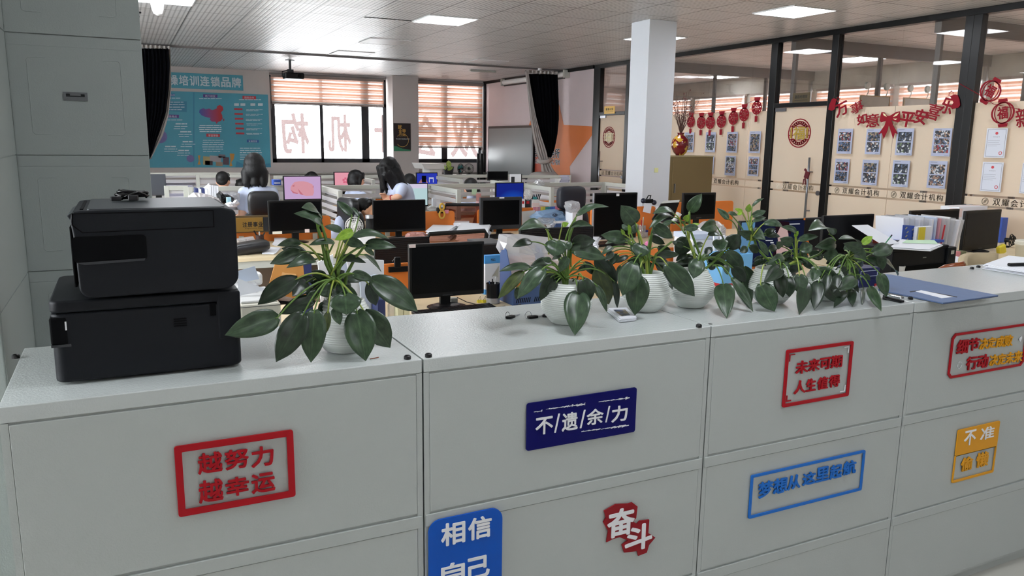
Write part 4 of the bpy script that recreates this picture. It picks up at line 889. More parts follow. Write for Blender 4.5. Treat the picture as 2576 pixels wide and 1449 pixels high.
# ---- monitors -------------------------------------------------------------
monitor('nearest black monitor standing on the desk behind the counter', (1030, 611, 1218, 746), 3.95, stickers=[(0, .94, .035, .018, M_PINKS)], chin=.02)
monitor('black monitor with a yellow sticker, left of the largest plant', (675, 504, 811, 587), 7.0, rz=.03, stickers=[(.06, .005, .08, .022, M_STICK), (.66, .01, .04, .03, M_PINKS)])
monitor('black monitor beside the orange panel with the clip', (939, 503, 1070, 583), 7.0, rz=-.03, bez=.008)
monitor('black thick-framed monitor behind the stack of white papers', (1208, 496, 1313, 577), 6.85, bez=.03, chin=.03, body=M_DGR, stickers=[(.45, .96, .05, .012, M_PAP)])
monitor('black monitor with a silver edge left of the white pillar', (1493, 485, 1602, 602), 5.85, silver=True, bez=.016, chin=.04, stickers=[(.5, .93, .03, .022, M_PAP)])
monitor('plain black monitor between the white pillar and the glass wall', (1718, 485, 1800, 552), 6.15, bez=.02, chin=.04)
def portrait(nt, co, e):
    sp = nt.nodes.new('ShaderNodeSeparateXYZ'); nt.links.new(co, sp.inputs[0])
    r = nt.nodes.new('ShaderNodeValToRGB'); r.color_ramp.interpolation = 'CONSTANT'; r.color_ramp.elements[0].color = rgb('#7db2e2'); r.color_ramp.elements[1].position = .2; r.color_ramp.elements[1].color = rgb('#232a4a')
    nt.links.new(sp.outputs[0], r.inputs[0]); nt.links.new(r.outputs[0], e.inputs[0]); e.inputs[1].default_value = .45
t = monitor('lit monitor showing a woman in pink on a dark page, behind the plants', (1860, 553, 2022, 668), 4.05, scr=screen_mat('portrait_page', portrait), bez=.010, chin=.012, stickers=[(.965, .965, .014, .014, M_ORG)])
def on_screen(t, Y, mm, polys, name='screen_picture'):
    g = MB()
    for p in polys: q = [onY(a, b, Y) for a, b in p]; g.prism([(v.x, v.z) for v in q], (0, Y, 0), (1, 0, 0), (0, 0, 1), (0, -.0006, 0))
    return g.build(name, mm, t)
YSC = 4.047
on_screen(t, YSC, emis('portrait_skin', '#e9c3c0', .55), [[(1953, 575), (1968, 566), (1982, 578), (1984, 600), (1974, 616), (1992, 630), (1990, 668), (1950, 668), (1948, 630), (1958, 612)]])
on_screen(t, YSC-.0008, emis('portrait_hair', '#3a2330', .3), [[(1950, 572), (1960, 556), (1985, 558), (1990, 590), (1982, 585), (1980, 573), (1964, 568), (1954, 590)], [(1944, 640), (1952, 620), (1954, 660), (1944, 668)]])
g = MB(); put_text(g, 'S1', onY(1947, 587, YSC-.001), (1, 0, 0), (0, 0, 1), .028, .02, -.0005, .02); g.build('screen_text', emis('screen_white', '#e8ecf4', .6), t)
on_screen(t, YSC, MATS['screen_white'], [[(1926, 604), (1944, 604), (1944, 606), (1926, 606)], [(1938, 609), (1946, 609), (1946, 612), (1938, 612)], [(1985, 563), (2012, 562), (2012, 564), (1985, 565)]])
monitor('dark grey monitor half hidden behind the big black one on the right', (1984, 548, 2095, 630), 4.9, body=M_DGR, scr=M_SCRG, bez=.012)
monitor('big black monitor standing behind the rightmost plants', (2069, 541, 2195, 640), 4.6, bez=.010, chin=.018)
monitor('low wide black monitor seen behind the row of clear folders', (2291, 528, 2412, 575), 4.9, stickers=[(.1, .62, .022, .028, M_PINKS)])
monitor('grey-screened black monitor near the right edge beside the yellow bottle', (2421, 529, 2519, 628), 4.35, scr=M_SCRG, bez=.022, chin=.03, rz=.06)
monitor('ridged back of a black monitor above the near orange panel', (943, 598, 1080, 664), 4.7, back=True, name='computer_monitor')
monitor('black monitor back behind the white plastic bag on the blue rack', (1309, 573, 1492, 640), 4.7, back=True)
monitor('dark grey monitor standing on the far left desk beside papers', (378, 438, 418, 492), 9.3, body=mat('slate_monitor', '#3a3e46', rough=.5), scr=MATS['slate_monitor'], bez=.01)
def pig(nt, co, e): e.inputs[0].default_value = rgb('#dcb8e6'); e.inputs[1].default_value = .75
t = monitor('lit pink monitor with a sleeping piglet picture', (713, 442, 809, 505), 8.3, scr=screen_mat('pink_page', pig), bez=.010, chin=.014, rz=.0)
YP = 8.2965
on_screen(t, YP, emis('piglet_pink', '#efa9b6', .75), [[(731, 471), (735, 464), (741, 458), (752, 456), (764, 456), (776, 459), (786, 464), (789, 474), (790, 484), (787, 492), (770, 493), (760, 490), (748, 486), (738, 484), (731, 478)]])
on_screen(t, YP-.0008, emis('piglet_shade', '#d8808f', .75), [[(731, 477), (740, 483), (750, 486), (748, 488), (737, 486)], [(734, 468), (741, 464), (740, 470)], [(749, 474), (754, 486), (764, 491), (756, 489)], [(786, 470), (789, 466), (788, 474)]])
t = monitor('lit pink monitor with a blossom mark in front of the window sill', (840, 432, 892, 470), 11.1, scr=screen_mat('rose_page', flat_screen('#f2a5b6', .85)), bez=.012, chin=.015)
c = onY(869, 454, 11.096); k = .03
on_screen(t, 11.096, emis('rose_mark', '#e2718c', .85), [[(869+5*math.cos(a)-2.6, 454+5*math.sin(a)-2.6), (869+5*math.cos(a)+2.6, 454+5*math.sin(a)-2.6), (869+5*math.cos(a)+2.6, 454+5*math.sin(a)+2.6), (869+5*math.cos(a)-2.6, 454+5*math.sin(a)+2.6)] for a in [-PI/2+k*2*PI/5 for k in range(5)]])
def ss(nt, co, e):
    sp = nt.nodes.new('ShaderNodeSeparateXYZ'); nt.links.new(co, sp.inputs[0])
    r = nt.nodes.new('ShaderNodeValToRGB'); r.color_ramp.interpolation = 'CONSTANT'; r.color_ramp.elements[0].color = rgb('#bcd8dc'); r.color_ramp.elements[1].position = .8; r.color_ramp.elements[1].color = rgb('#d8cfe8')
    nt.links.new(sp.outputs[2], r.inputs[0]); nt.links.new(r.outputs[0], e.inputs[0]); e.inputs[1].default_value = .9
monitor('lit monitor with a pale spreadsheet beside the leaning woman', (1000, 461, 1077, 520), 8.45, scr=screen_mat('spreadsheet_page', ss), bez=.010, chin=.012)
monitor('lit bright blue desktop monitor behind the thick-framed one', (1247, 459, 1318, 512), 8.3, scr=screen_mat('blue_desktop', blue_glow), bez=.010, chin=.012)
t = monitor('small lit blue monitor showing a hand with a phone', (1047, 434, 1101, 468), 11.1, scr=screen_mat('blue_app_page', flat_screen('#2f3fbf', .8)), bez=.012, chin=.015)
on_screen(t, 11.096, emis('phone_black', '#0b0c18', .6), [[(1061, 442), (1072, 442), (1072, 459), (1061, 459)], [(1080, 447), (1090, 447), (1090, 449), (1080, 449)]])
on_screen(t, 11.0955, emis('app_pale', '#cfd6f4', .7), [[(1079, 446), (1091, 446), (1091, 459), (1089, 459), (1089, 450), (1081, 450), (1081, 459), (1079, 459)]])
on_screen(t, 11.0955, emis('hand_pink', '#c08a9a', .6), [[(1053, 460), (1060, 450), (1062, 460)], [(1072, 450), (1076, 460), (1072, 460)]])
monitor('small black monitor below the left corner of the whiteboard', (1227, 431, 1278, 454), 11.2, bez=.008, stand=True)
# ---- keyboards, mouse ---------------------------------------------------------
def keyboard(label, quad, z=.752, group='keyboards'):
    P = [onZ(a, b, z) for a, b in quad]       # TL TR BR BL
    o = P[3]; ux = (P[2]-P[3]); w = ux.length; ux.normalize(); uy = Vector((-ux.y, ux.x, 0)); d = .5*((P[0]-P[3]).dot(uy)+(P[1]-P[2]).dot(uy)); d = max(.11, min(d, .17))
    t = thing('keyboard', label, 'keyboard', o, math.atan2(ux.y, ux.x), group)
    b = MB(); b.prism([(0, .002), (d, .006), (d, .024), (0, .013)], (0, 0, 0), (0, 1, 0), (0, 0, 1), (w, 0, 0)); b.build('case', M_BLK, t, local=True, bevel=.003)
    k = MB(); n = 19; kw = (w-.02)/n
    for r in range(6):
        for c in range(n):
            if c in (14, 18) and r in (0, 1): continue
            y = .012+r*(d-.02)/6; k.box(.01+c*kw+.0015, .01+(c+1)*kw-.0015, y+.0012, y+(d-.02)/6-.0012, .012, .0165+.011*y/d)
    k.build('keys', mat('black_keycap', '#17181b', rough=.4), t, local=True)
    return t
keyboard('black keyboard on the pale desk right behind the counter', [(1043, 797), (1238, 766), (1262, 784), (1062, 806)])
keyboard('black keyboard under the thick-framed monitor', [(1232, 592), (1300, 586), (1310, 596), (1235, 602)])
keyboard('black keyboard under the silver-edged monitor', [(1500, 606), (1580, 600), (1590, 614), (1500, 622)])
c = onZ(1301, 782, .753); t = thing('computer_mouse', 'black mouse on a red pad beside the keyboard', 'mouse', c, .4)
b = MB(); b.lathe([(0, 0), (1, 0), (1, .25), (.85, .65), (.5, .93), (0, 1)], (0, 0, 0), 24, Matrix.Diagonal((.05, .032, .034, 1))); b.build('shell', mat('glossy_black_mouse', '#0a0a0c', rough=.15, coat=.5), t, local=True, smooth=True)
b = MB(); b.cyl((.02, -.004, .028), (.02, .004, .028), .009); b.build('scroll_wheel', M_DGR, t, local=True)
q = [onZ(*p, .7505) for p in ((1262, 777), (1330, 770), (1348, 778), (1270, 789))]; tag(MB().prism([(v.x, v.y) for v in q], (0, 0, .7505), (1, 0, 0), (0, 1, 0), (0, 0, .0018)).build('mouse_pad', M_REDP, bevel=.0006), 'red mouse pad under the black mouse', 'mouse pad')
b = MB(); b.tube([onZ(*p, .76) for p in ((1150, 748), (1175, 760), (1210, 768), (1240, 775), (1270, 770), (1290, 779))], .0025, 6)
tag(b.build('mouse_cable', M_BLK, smooth=True), 'thin black cable running from behind the nearest monitor to the mouse', 'cable')
# ---- chairs --------------------------------------------------------------------
def cushion(b, c, w, d, h, M=None):
    e = lambda v, p: math.copysign(abs(v)**p, v)
    def f(u, v):
        a, t_ = u*2*PI, (v-.5)*PI
        return Vector(c)+(M or Matrix()).to_3x3() @ Vector((w/2*e(math.cos(a), .35)*e(math.cos(t_), .35), d/2*e(math.sin(a), .45)*e(math.cos(t_), .45), h/2*e(math.sin(t_), .5)))
    b.grid(f, 32, 16)
def leather_chair(label, x, y, rz, top, col=None, w=.5, head=True):
    m = col or M_LEATH; t = thing('office_chair', label, 'chair', (x, y, 0), rz, 'office chairs')
    b = MB(); cushion(b, (0, 0, .48), w, .5, .12); b.build('seat', m, t, local=True, smooth=True)
    b = MB(); cushion(b, (0, -.26, .74), w, .11, .50); b.build('backrest', m, t, local=True, smooth=True)
    if head: b = MB(); cushion(b, (0, -.28, top-.11), w*.72, .10, .23); b.build('headrest', m, t, local=True, smooth=True)
    for s in (-1, 1):
        b = MB(); b.tube([(s*(w/2+.03), -.22, .62), (s*(w/2+.05), -.1, .70), (s*(w/2+.05), .15, .70), (s*(w/2+.03), .2, .5), (s*w/3, .1, .45)], .018, 8); b.build('armrest', m, t, local=True, smooth=True)
    MB().cyl((0, 0, .08), (0, 0, .44), .03).build('gas_lift', M_BLK, t, local=True)
    b = MB()
    for k in range(5): a = k*2*PI/5; b.tube([(0, 0, .1), (.28*math.cos(a), .28*math.sin(a), .06)], .02, 8, .014); b.ball((.28*math.cos(a), .28*math.sin(a), .03), .028)
    b.build('star_base', M_BLK, t, local=True)
    return t
def mesh_mat():
    if 'dark_chair_mesh' in MATS: return MATS['dark_chair_mesh']
    return glassy('dark_chair_mesh', tint='#d8b6a8', refl=.02, rough=.5, veil=.12, veilcol='#3a2a28')
def mesh_chair(label, x, y, rz, top, w=.46):
    t = thing('office_chair', label, 'chair', (x, y, 0), rz, 'office chairs')
    b = MB(); cushion(b, (0, 0, .48), w, .48, .08); b.build('seat', M_BLK, t, local=True, smooth=True)
    pts = [(-w*.40, .62), (-w/2, top-.03), (-w*.46, top), (w*.46, top), (w/2, top-.03), (w*.40, .62)]
    b = MB(); P = [(p[0], -.24-.05*(p[1]-.6), p[1]) for p in pts]; b.tube(P+[P[0]], .016, 8); b.build('back_frame', M_BLK, t, local=True, smooth=True)
    b = MB(); b.face(P[::-1]); b.build('back_mesh', mesh_mat(), t, local=True, solid=.002)
    b = MB(); b.tube([(0, -.25, .7), (0, -.2, .5), (0, 0, .42)], .025, 8); b.cyl((0, 0, .08), (0, 0, .44), .028)
    for k in range(5): a = k*2*PI/5; b.tube([(0, 0, .1), (.28*math.cos(a), .28*math.sin(a), .05)], .018, 8, .014)
    b.build('base', M_BLK, t, local=True); return t
p = onZ(1147, 590, .98); mesh_chair('black mesh-backed chair in front of the white paper stack', p.x, p.y+.3, .12, .99, .50)
p = onY(1195, 535, 7.3); mesh_chair('black mesh-backed chair beyond the thick-framed monitor', p.x, 7.52, -.3, RC(1175, 512, 1212, 560, 7.4)[3], .5)
p = onY(661, 500, 8.5); leather_chair('black leather chair behind the woman in the white shirt', onY(661, 500, 7.5).x, 7.75, 0, RC(622, 481, 702, 540, 7.5)[3], w=.38)
p = onY(912, 520, 7.5); leather_chair('black leather chair the dozing man leans back in', p.x+.12, 7.52, -1.35, 1.10, w=.46)
p = onY(1448, 500, 6.7); leather_chair('black chair with a rolled dark headrest left of the white pillar', p.x, 7.12, .12, RC(1424, 472, 1470, 502, 6.7)[3], col=mat('navy_black_fabric', '#171a26', rough=.55), w=.46)
# beige chair with wooden shell behind the counter
x0, x1, z0, z1 = RC(2436, 642, 2518, 672, 2.95)
t = thing('wooden_chair', 'beige upholstered chair with a wooden shell behind the counter at the right', 'chair', ((x0+x1)/2, 3.05, 0))
b = MB(); b.grid(lambda u, v: (x0+(x1-x0)*u, 2.95+.10*math.cos(PI*(u-.5))*.8+.03*v, .5+(z1-.5)*v-(.06*(1-u)**3 if v > .6 else 0)), 14, 8); b.build('backrest', mat('beige_upholstery', '#b3a283', rough=.9, bump=.3, bscale=300), t, smooth=True, solid=.05)
b = MB(); b.tube([(x0+.0, 2.97, z1-.05), (x0-.03, 3.06, z1-.09), (x0-.09, 3.2, z1-.20), (x0-.10, 3.3, .62)], [.02, .03, .03, .025], 10); b.build('wooden_arm', mat('brown_varnished_wood', '#7a3d1c', rough=.3, var=.2, vscale=12), t, smooth=True)
b = MB(); cushion(b, ((x0+x1)/2, 3.2, .46), .46, .44, .1); b.build('seat', MATS['beige_upholstery'], t, smooth=True)
for sx in (-.19, .19):
    for sy in (3.03, 3.37): MB().cyl(((x0+x1)/2+sx, sy, 0), ((x0+x1)/2+sx*.9, sy, .44), .014, .02).build('leg', MATS['brown_varnished_wood'], t)
# ---- workstation partitions in the back ------------------------------------------
def slat_glass(): 
    if 'striped_partition_glass' in MATS: return MATS['striped_partition_glass']
    m, nt, out = newmat('striped_partition_glass')
    tc = nt.nodes.new('ShaderNodeTexCoord'); sp = nt.nodes.new('ShaderNodeSeparateXYZ'); nt.links.new(tc.outputs['Object'], sp.inputs[0])
    d = nt.nodes.new('ShaderNodeMath'); d.operation = 'DIVIDE'; d.inputs[1].default_value = .075; nt.links.new(sp.outputs[2], d.inputs[0])
    f = nt.nodes.new('ShaderNodeMath'); f.operation = 'FRACT'; nt.links.new(d.outputs[0], f.inputs[0])
    g = nt.nodes.new('ShaderNodeMath'); g.operation = 'GREATER_THAN'; g.inputs[1].default_value = .42; nt.links.new(f.outputs[0], g.inputs[0])
    t = nt.nodes.new('ShaderNodeBsdfTransparent'); w = nt.nodes.new('ShaderNodeBsdfDiffuse'); w.inputs[0].default_value = rgb('#e9e8ea'); tl = nt.nodes.new('ShaderNodeBsdfTranslucent'); tl.inputs[0].default_value = rgb('#e9e8ea')
    m1 = nt.nodes.new('ShaderNodeMixShader'); m1.inputs[0].default_value = .5; nt.links.new(w.outputs[0], m1.inputs[1]); nt.links.new(tl.outputs[0], m1.inputs[2])
    m3 = nt.nodes.new('ShaderNodeMixShader'); m3.inputs[0].default_value = .95; nt.links.new(t.outputs[0], m3.inputs[1]); nt.links.new(m1.outputs[0], m3.inputs[2])
    m2 = nt.nodes.new('ShaderNodeMixShader'); nt.links.new(g.outputs[0], m2.inputs[0]); nt.links.new(t.outputs[0], m2.inputs[1]); nt.links.new(m3.outputs[0], m2.inputs[2]); nt.links.new(m2.outputs[0], out.inputs[0]); return m
def partition(label, a, c, top=1.15, gl=.80, ends=(1, 1), tilt=0):
    a, c = Vector((*a, 0)), Vector((*c, 0)); d = c-a; L = d.length; ang = math.atan2(d.y, d.x)
    t = thing('workstation_partition', label, 'partition', (a+c)/2, ang, 'grey workstation partitions'); h = L/2
    b = MB(); b.box(-h, h, -.02, .02, top-.045, top); b.box(-h, h, -.02, .02, gl-.02, gl+.01); b.box(-h, h, -.02, .02, .06, .1); b.build('rail', M_LGREY, t, local=True, bevel=.002)
    for s, e in ((-1, ends[0]), (1, ends[1])):
        if e: MB().box(s*h-.022, s*h+.022, -.022, .022, 0, top).build('post', M_LGREY, t, local=True, bevel=.003)
    MB().box(-h+.02, h-.02, -.004, .004, gl+.01, top-.045).build('striped_glass', slat_glass(), t, local=True)
    MB().box(-h+.02, h-.02, -.012, .012, .1, gl-.02).build('lower_panel', M_ORG, t, local=True)
    return t
partition('grey partition running across behind the pink piglet monitor', (.62, 8.75), (1.92, 8.72)); partition('grey partition running across behind the dozing man', (1.97, 8.72), (3.12, 8.70)); partition('grey partition running across behind the bright blue monitor', (3.17, 8.70), (4.30, 8.69))
partition('grey side partition between the piglet monitor and the white fan', (1.94, 8.66), (1.93, 7.8)); partition('grey side partition ending right of the pale spreadsheet monitor', (3.15, 8.66), (3.14, 7.66)); partition('grey side partition right of the bright blue monitor', (4.33, 9.4), (4.33, 7.8))
partition('grey partition running across behind the rolled dark headrest', (4.36, 8.68), (5.56, 8.66)); partition('grey side partition beside the white pillar', (5.60, 8.64), (5.62, 7.9)); partition('grey partition left of the standing woman', (.4, 8.8), (.58, 8.8), top=1.16)
partition('far grey partition before the window sill, left of the pink blossom monitor', (.95, 11.9), (1.9, 11.9), top=1.14); partition('far grey partition along the window sill in the middle', (1.95, 11.6), (3.0, 11.55), top=1.13); partition('far grey partition along the window sill, behind the leaning woman', (3.05, 11.55), (4.2, 11.5), top=1.13); partition('far grey partition before the whiteboard', (4.25, 11.5), (5.6, 11.45), top=1.13)
partition('far side partition left of the leaning woman', (3.02, 11.4), (3.0, 10.3), top=1.13); partition('far side partition right of the small blue monitor', (4.22, 11.4), (4.2, 10.15), top=1.13); partition('far left partition under the wall poster', (.35, 12.3), (1.62, 12.3), top=1.15)
partition('far right partition under the tied-back curtain', (5.65, 11.4), (6.6, 11.3), top=1.12)
def row_desk(label, x0, x1, y0, y1): return desk(label, x0, x1, y0, y1)
row_desk('desk of the workstation row with the piglet monitor', 1.5, 1.9, 7.75, 8.7); row_desk('desk of the workstation row with the spreadsheet monitor', 1.98, 3.1, 8.24, 8.66); row_desk('desk of the workstation row with the bright blue monitor', 3.18, 4.29, 7.75, 8.65)
row_desk('far desk with the pink blossom monitor', 1.96, 2.98, 10.92, 11.5); row_desk('far desk with the small blue monitor', 3.06, 4.18, 10.92, 11.45); row_desk('far desk with the small black monitor below the whiteboard', 4.28, 5.6, 10.6, 11.4)
row_desk('desk carrying the lilac papers left of the dark headrest', 4.4, 5.55, 8.74, 9.7); row_desk('far left desk with the slate monitor and paper bundles', .1, .55, 8.9, 9.7)
# ================================================================== PEOPLE
M_SKIN = mat('light_skin', '#d9a98e', rough=.55); M_SKIN2 = mat('tan_skin', '#e0ae8c', rough=.5); M_HAIR = mat('black_hair', '#08080a', rough=.5, spec=.35, bump=.5, bscale=140)
M_SHIRT = mat('pale_blue_shirt', '#c3cde6', rough=.8, bump=.25, bscale=30); M_GREYT = mat('grey_tshirt', '#a7a9b2', rough=.85); M_TROU = mat('dark_trousers', '#23252d', rough=.85); M_DARKT = mat('dark_top', '#1c1d22', rough=.8); M_EYE = mat('dark_eye', '#1a1413', rough=.3); M_LIP = mat('lip', '#b56a60', rough=.5)
def rot(v, yaw, pitch=0, roll=0): return (Matrix.Rotation(yaw, 3, 'Z') @ Matrix.Rotation(pitch, 3, 'X') @ Matrix.Rotation(roll, 3, 'Y')) @ Vector(v)
def head_prims(c, yaw, pitch=0, roll=0, s=1):
    """head looking along +Y before rotation; c is the middle of the skull"""
    f = lambda x, y, z: Vector(c)+rot((x*s, y*s, z*s), yaw, pitch, roll)
    R3 = (Matrix.Rotation(yaw, 4, 'Z') @ Matrix.Rotation(pitch, 4, 'X') @ Matrix.Rotation(roll, 4, 'Y'))
    P = [('e', f(0, -.012, .02), .074*s, .092*s, .088*s, R3), ('e', f(0, .022, -.05), .058*s, .064*s, .072*s, R3), ('e', f(0, .055, -.09), .027*s, .024*s, .020*s, R3),
         ('c', f(0, .088, .0), f(0, .108, -.034), .009*s, .014*s), ('e', f(0, .078, -.066), .024*s, .016*s, .012*s, R3), ('e', f(.03, .07, -.03), .026*s, .022*s, .026*s, R3), ('e', f(-.03, .07, -.03), .026*s, .022*s, .026*s, R3), ('e', f(0, .078, .022), .05*s, .016*s, .016*s, R3)]
    for q in (-1, 1): P.append(('e', f(q*.076, -.008, -.02), .010*s, .021*s, .032*s, R3))
    return P, f, R3
def hand_prims(w, d, n, s=1):
    """palm from the wrist w along d with back normal n: four fingers and a thumb"""
    w, d, n = Vector(w), Vector(d).normalized(), Vector(n).normalized(); x = d.cross(n).normalized()
    P = [('e', w+d*.045*s, .038*s, .046*s, .018*s, Matrix((x, d, n)).transposed().to_4x4())]
    for i, L in enumerate((.062, .075, .07, .055)):
        o = w+d*.082*s+x*(i-1.5)*.019*s; k = o+d*L*.5*s-n*.006*s; P += [('c', o, k, .0085*s, .008*s), ('c', k, k+d*L*.45*s-n*.022*s, .008*s, .0068*s)]
    o = w+d*.03*s-x*.032*s; P += [('c', o, o+d*.03*s-x*.022*s-n*.006*s, .011*s, .009*s), ('c', o+d*.03*s-x*.022*s-n*.006*s, o+d*.058*s-x*.026*s-n*.016*s, .009*s, .0075*s)]
    return P
def person(label, loc, J, head, shirt, hairf, skin=None, vox=.011, trousers=True, look=(), sleeves=.62, group=None):
    """J: joints in world space; head: (centre, yaw, pitch, roll)"""
    t = thing('person', label, 'person', loc, 0, group); T = Vector(loc)
    J = {k: Vector(v)-T for k, v in J.items()}; c = Vector(head[0])-T
    HP, f, R3 = head_prims(c, *head[1:4], s=head[4] if len(head) > 4 else 1); body = list(HP)
    body.append(('c', J['neck'], f(0, -.02, -.05), .052, .050))
    body += [('c', J['pelvis'], J['waist'], .135, .120), ('c', J['waist'], J['chest'], .118, .135), ('c', J['chest'], J['neck'], .120, .055)]
    for s in 'LR':
        sh, el, wr = J['sh'+s], J['el'+s], J['wr'+s]
        body += [('c', J['chest']*.4+sh*.6, sh, .074, .050), ('c', sh, el, .046, .036), ('c', el, wr, .038, .026)] + hand_prims(wr, wr-el, J.get('hn'+s, Vector((0, 0, 1))+T)if False else Vector((0, 0, 1)))
        if 'kn'+s in J: body += [('c', J['pelvis'], J['hp'+s], .12, .092), ('c', J['hp'+s], J['kn'+s], .088, .060), ('c', J['kn'+s], J['an'+s], .058, .038), ('c', J['an'+s], J['an'+s]+Vector(J['ft'+s])-Vector(J['an'+s]), .040, .030)]
    blob('body', body, vox, skin or M_SKIN, t, 2)
    e = .010
    sp = [('c', J['pelvis'], J['waist'], .137+e, .120+e), ('c', J['waist'], J['chest'], .118+e, .130+e), ('c', J['chest'], J['neck']*.75+J['chest']*.25, .118+e, .066)]
    for s in 'LR':
        sh, el = J['sh'+s], J['el'+s]; sp += [('c', J['chest']*.4+sh*.6, sh, .078+e, .050+e), ('c', sh, sh.lerp(el, sleeves), .052+e, .044+e)]
    sp.append(('c', J['neck']+Vector((0, 0, -.03)), J['neck']+Vector((0, 0, .012)), .072, .062))
    blob('shirt', sp, vox, shirt, t, 2)
    if trousers and 'knL' in J:
        tp = [('c', J['pelvis'], J['waist'].lerp(J['pelvis'], .7), .148, .146)]
        for s in 'LR': tp += [('c', J['pelvis'], J['hp'+s], .132, .105), ('c', J['hp'+s], J['kn'+s], .102, .074), ('c', J['kn'+s], J['an'+s].lerp(J['kn'+s], .12), .072, .054)]
        blob('trousers', tp, vox, M_TROU, t, 1)
    blob('hair', hairf(f, R3, J, c), .008, M_HAIR, t, 1)
    for q in (-1, 1):
        b = MB(); b.ball(f(q*.031, .086, .0), .011, .006, .006, M=R3); b.build('eye', M_EYE, t, local=True, smooth=True)
        b = MB(); b.tube([f(q*.016, .096, .020), f(q*.032, .094, .026), f(q*.048, .083, .021)], .0032, 6); b.build('eyebrow', M_HAIR, t, local=True)
    b = MB(); b.tube([f(-.021, .088, -.066), f(-.008, .096, -.064), f(.008, .096, -.064), f(.021, .088, -.066)], .0048, 6); b.build('lips', M_LIP, t, local=True, smooth=True)
    return t
def bob(length, fringe=True, w=0):
    def h(f, R3, J, c):
        P = [('e', f(0, -.02, .035), .088+w, .102+w, .090+w, R3), ('e', f(0, -.055, -.02), .088+w, .070+w, .095+w, R3)]
        for q in (-1, 1):
            P += [('c', f(q*.066, .01, .05), f(q*.082, -.005, -.05), .030, .026), ('c', f(q*.082, -.005, -.05), f(q*.086, -.01, -.05-length), .028+w, .016+w), ('c', f(q*.06, -.055, -.04), f(q*.07, -.05, -.07-length), .042+w, .026+w)]
            if fringe: P.append(('c', f(q*.02, .072, .075), f(q*.055, .062, .030), .024, .014))
        P += [('c', f(0, -.07, -.02), f(0, -.07, -.07-length), .052, .036)]
        for k in range(7): x = (k-3)*.026; P.append(('c', f(x, -.085+abs(x)*.3, -.05), f(x*1.15, -.088+abs(x)*.35, -.10-length-.012*((k*5) % 3)), .016, .006))
        return P
    return h
def short(f, R3, J, c):
    return [('e', f(0, -.022, .038), .080, .094, .082, R3), ('e', f(0, -.062, .005), .072, .042, .062, R3), ('c', f(-.04, .055, .075), f(.04, .055, .075), .028, .028), ('c', f(-.073, .0, .04), f(-.075, -.01, .0), .013, .008), ('c', f(.073, .0, .04), f(.075, -.01, .0), .013, .008)]
def loose(sw):
    def h(f, R3, J, c):
        P = bob(.16, False)(f, R3, J, c)
        for k in range(9):
            x = -.07+k*.0175; top = f(x*1.1, .03-.02*(k % 2), .02); P.append(('c', f(x, .045, .055), top+Vector((0, 0, -.12-.02*(k % 3))), .020, .009)) if abs(x) > .045 else None
        for k in range(8):
            a = f(sw[0]*.075, -.05+.018*k, -.02); P.append(('c', a, a+Vector((sw[1], sw[2], -.26-.02*(k*7 % 4)))+Vector((0, .01*k, 0)), .026, .007))
            a = f(-sw[0]*.08, -.03+.016*k, -.02); P.append(('c', a, a+Vector((0, 0, -.17-.03*(k*5 % 4))), .020, .006))
        for x in (-.045, 0, .045): P.append(('c', f(x, .07, .06), f(x, .105, -.02), .03, .022)); P.append(('c', f(x, .105, -.02), f(x*.8, .10, -.06)+Vector((0, 0, -.11)), .022, .010))
        return [p for p in P if p]
    return h
# woman standing bent over her desk, seen from behind, bobbed hair
Yw = 8.3; h0 = onY(643, 424, Yw); sx = onY(650, 475, Yw).x; wx = h0.x
top = onY(643, 387, Yw).z; shz = onY(650, 474, Yw).z
person('woman standing with her back turned, bobbed black hair and pale blue shirt', (wx, Yw, 0),
    dict(pelvis=(wx+.02, Yw-.10, .74), waist=(wx+.02, Yw-.06, .87), chest=(sx+.0, Yw+.03, shz-.10), neck=(wx+.01, Yw+.07, shz+.045), shL=(sx-.135, Yw+.04, shz-.045), shR=(sx+.14, Yw+.04, shz-.045), elL=(sx-.17, Yw+.02, shz-.27), elR=(sx+.19, Yw+.05, shz-.27), wrL=(sx-.17, Yw+.22, .86), wrR=(sx+.27, Yw+.20, .84),
         hpL=(wx-.08, Yw-.10, .70), hpR=(wx+.12, Yw-.10, .70), knL=(wx-.09, Yw-.06, .42), knR=(wx+.13, Yw-.06, .42), anL=(wx-.09, Yw-.12, .07), anR=(wx+.13, Yw-.12, .07), ftL=(wx-.10, Yw+.04, .03), ftR=(wx+.14, Yw+.04, .03)),
    ((wx, Yw+.07, top-.135), -.15, -.1, 0, 1.12), M_SHIRT, bob(.075, w=.016))
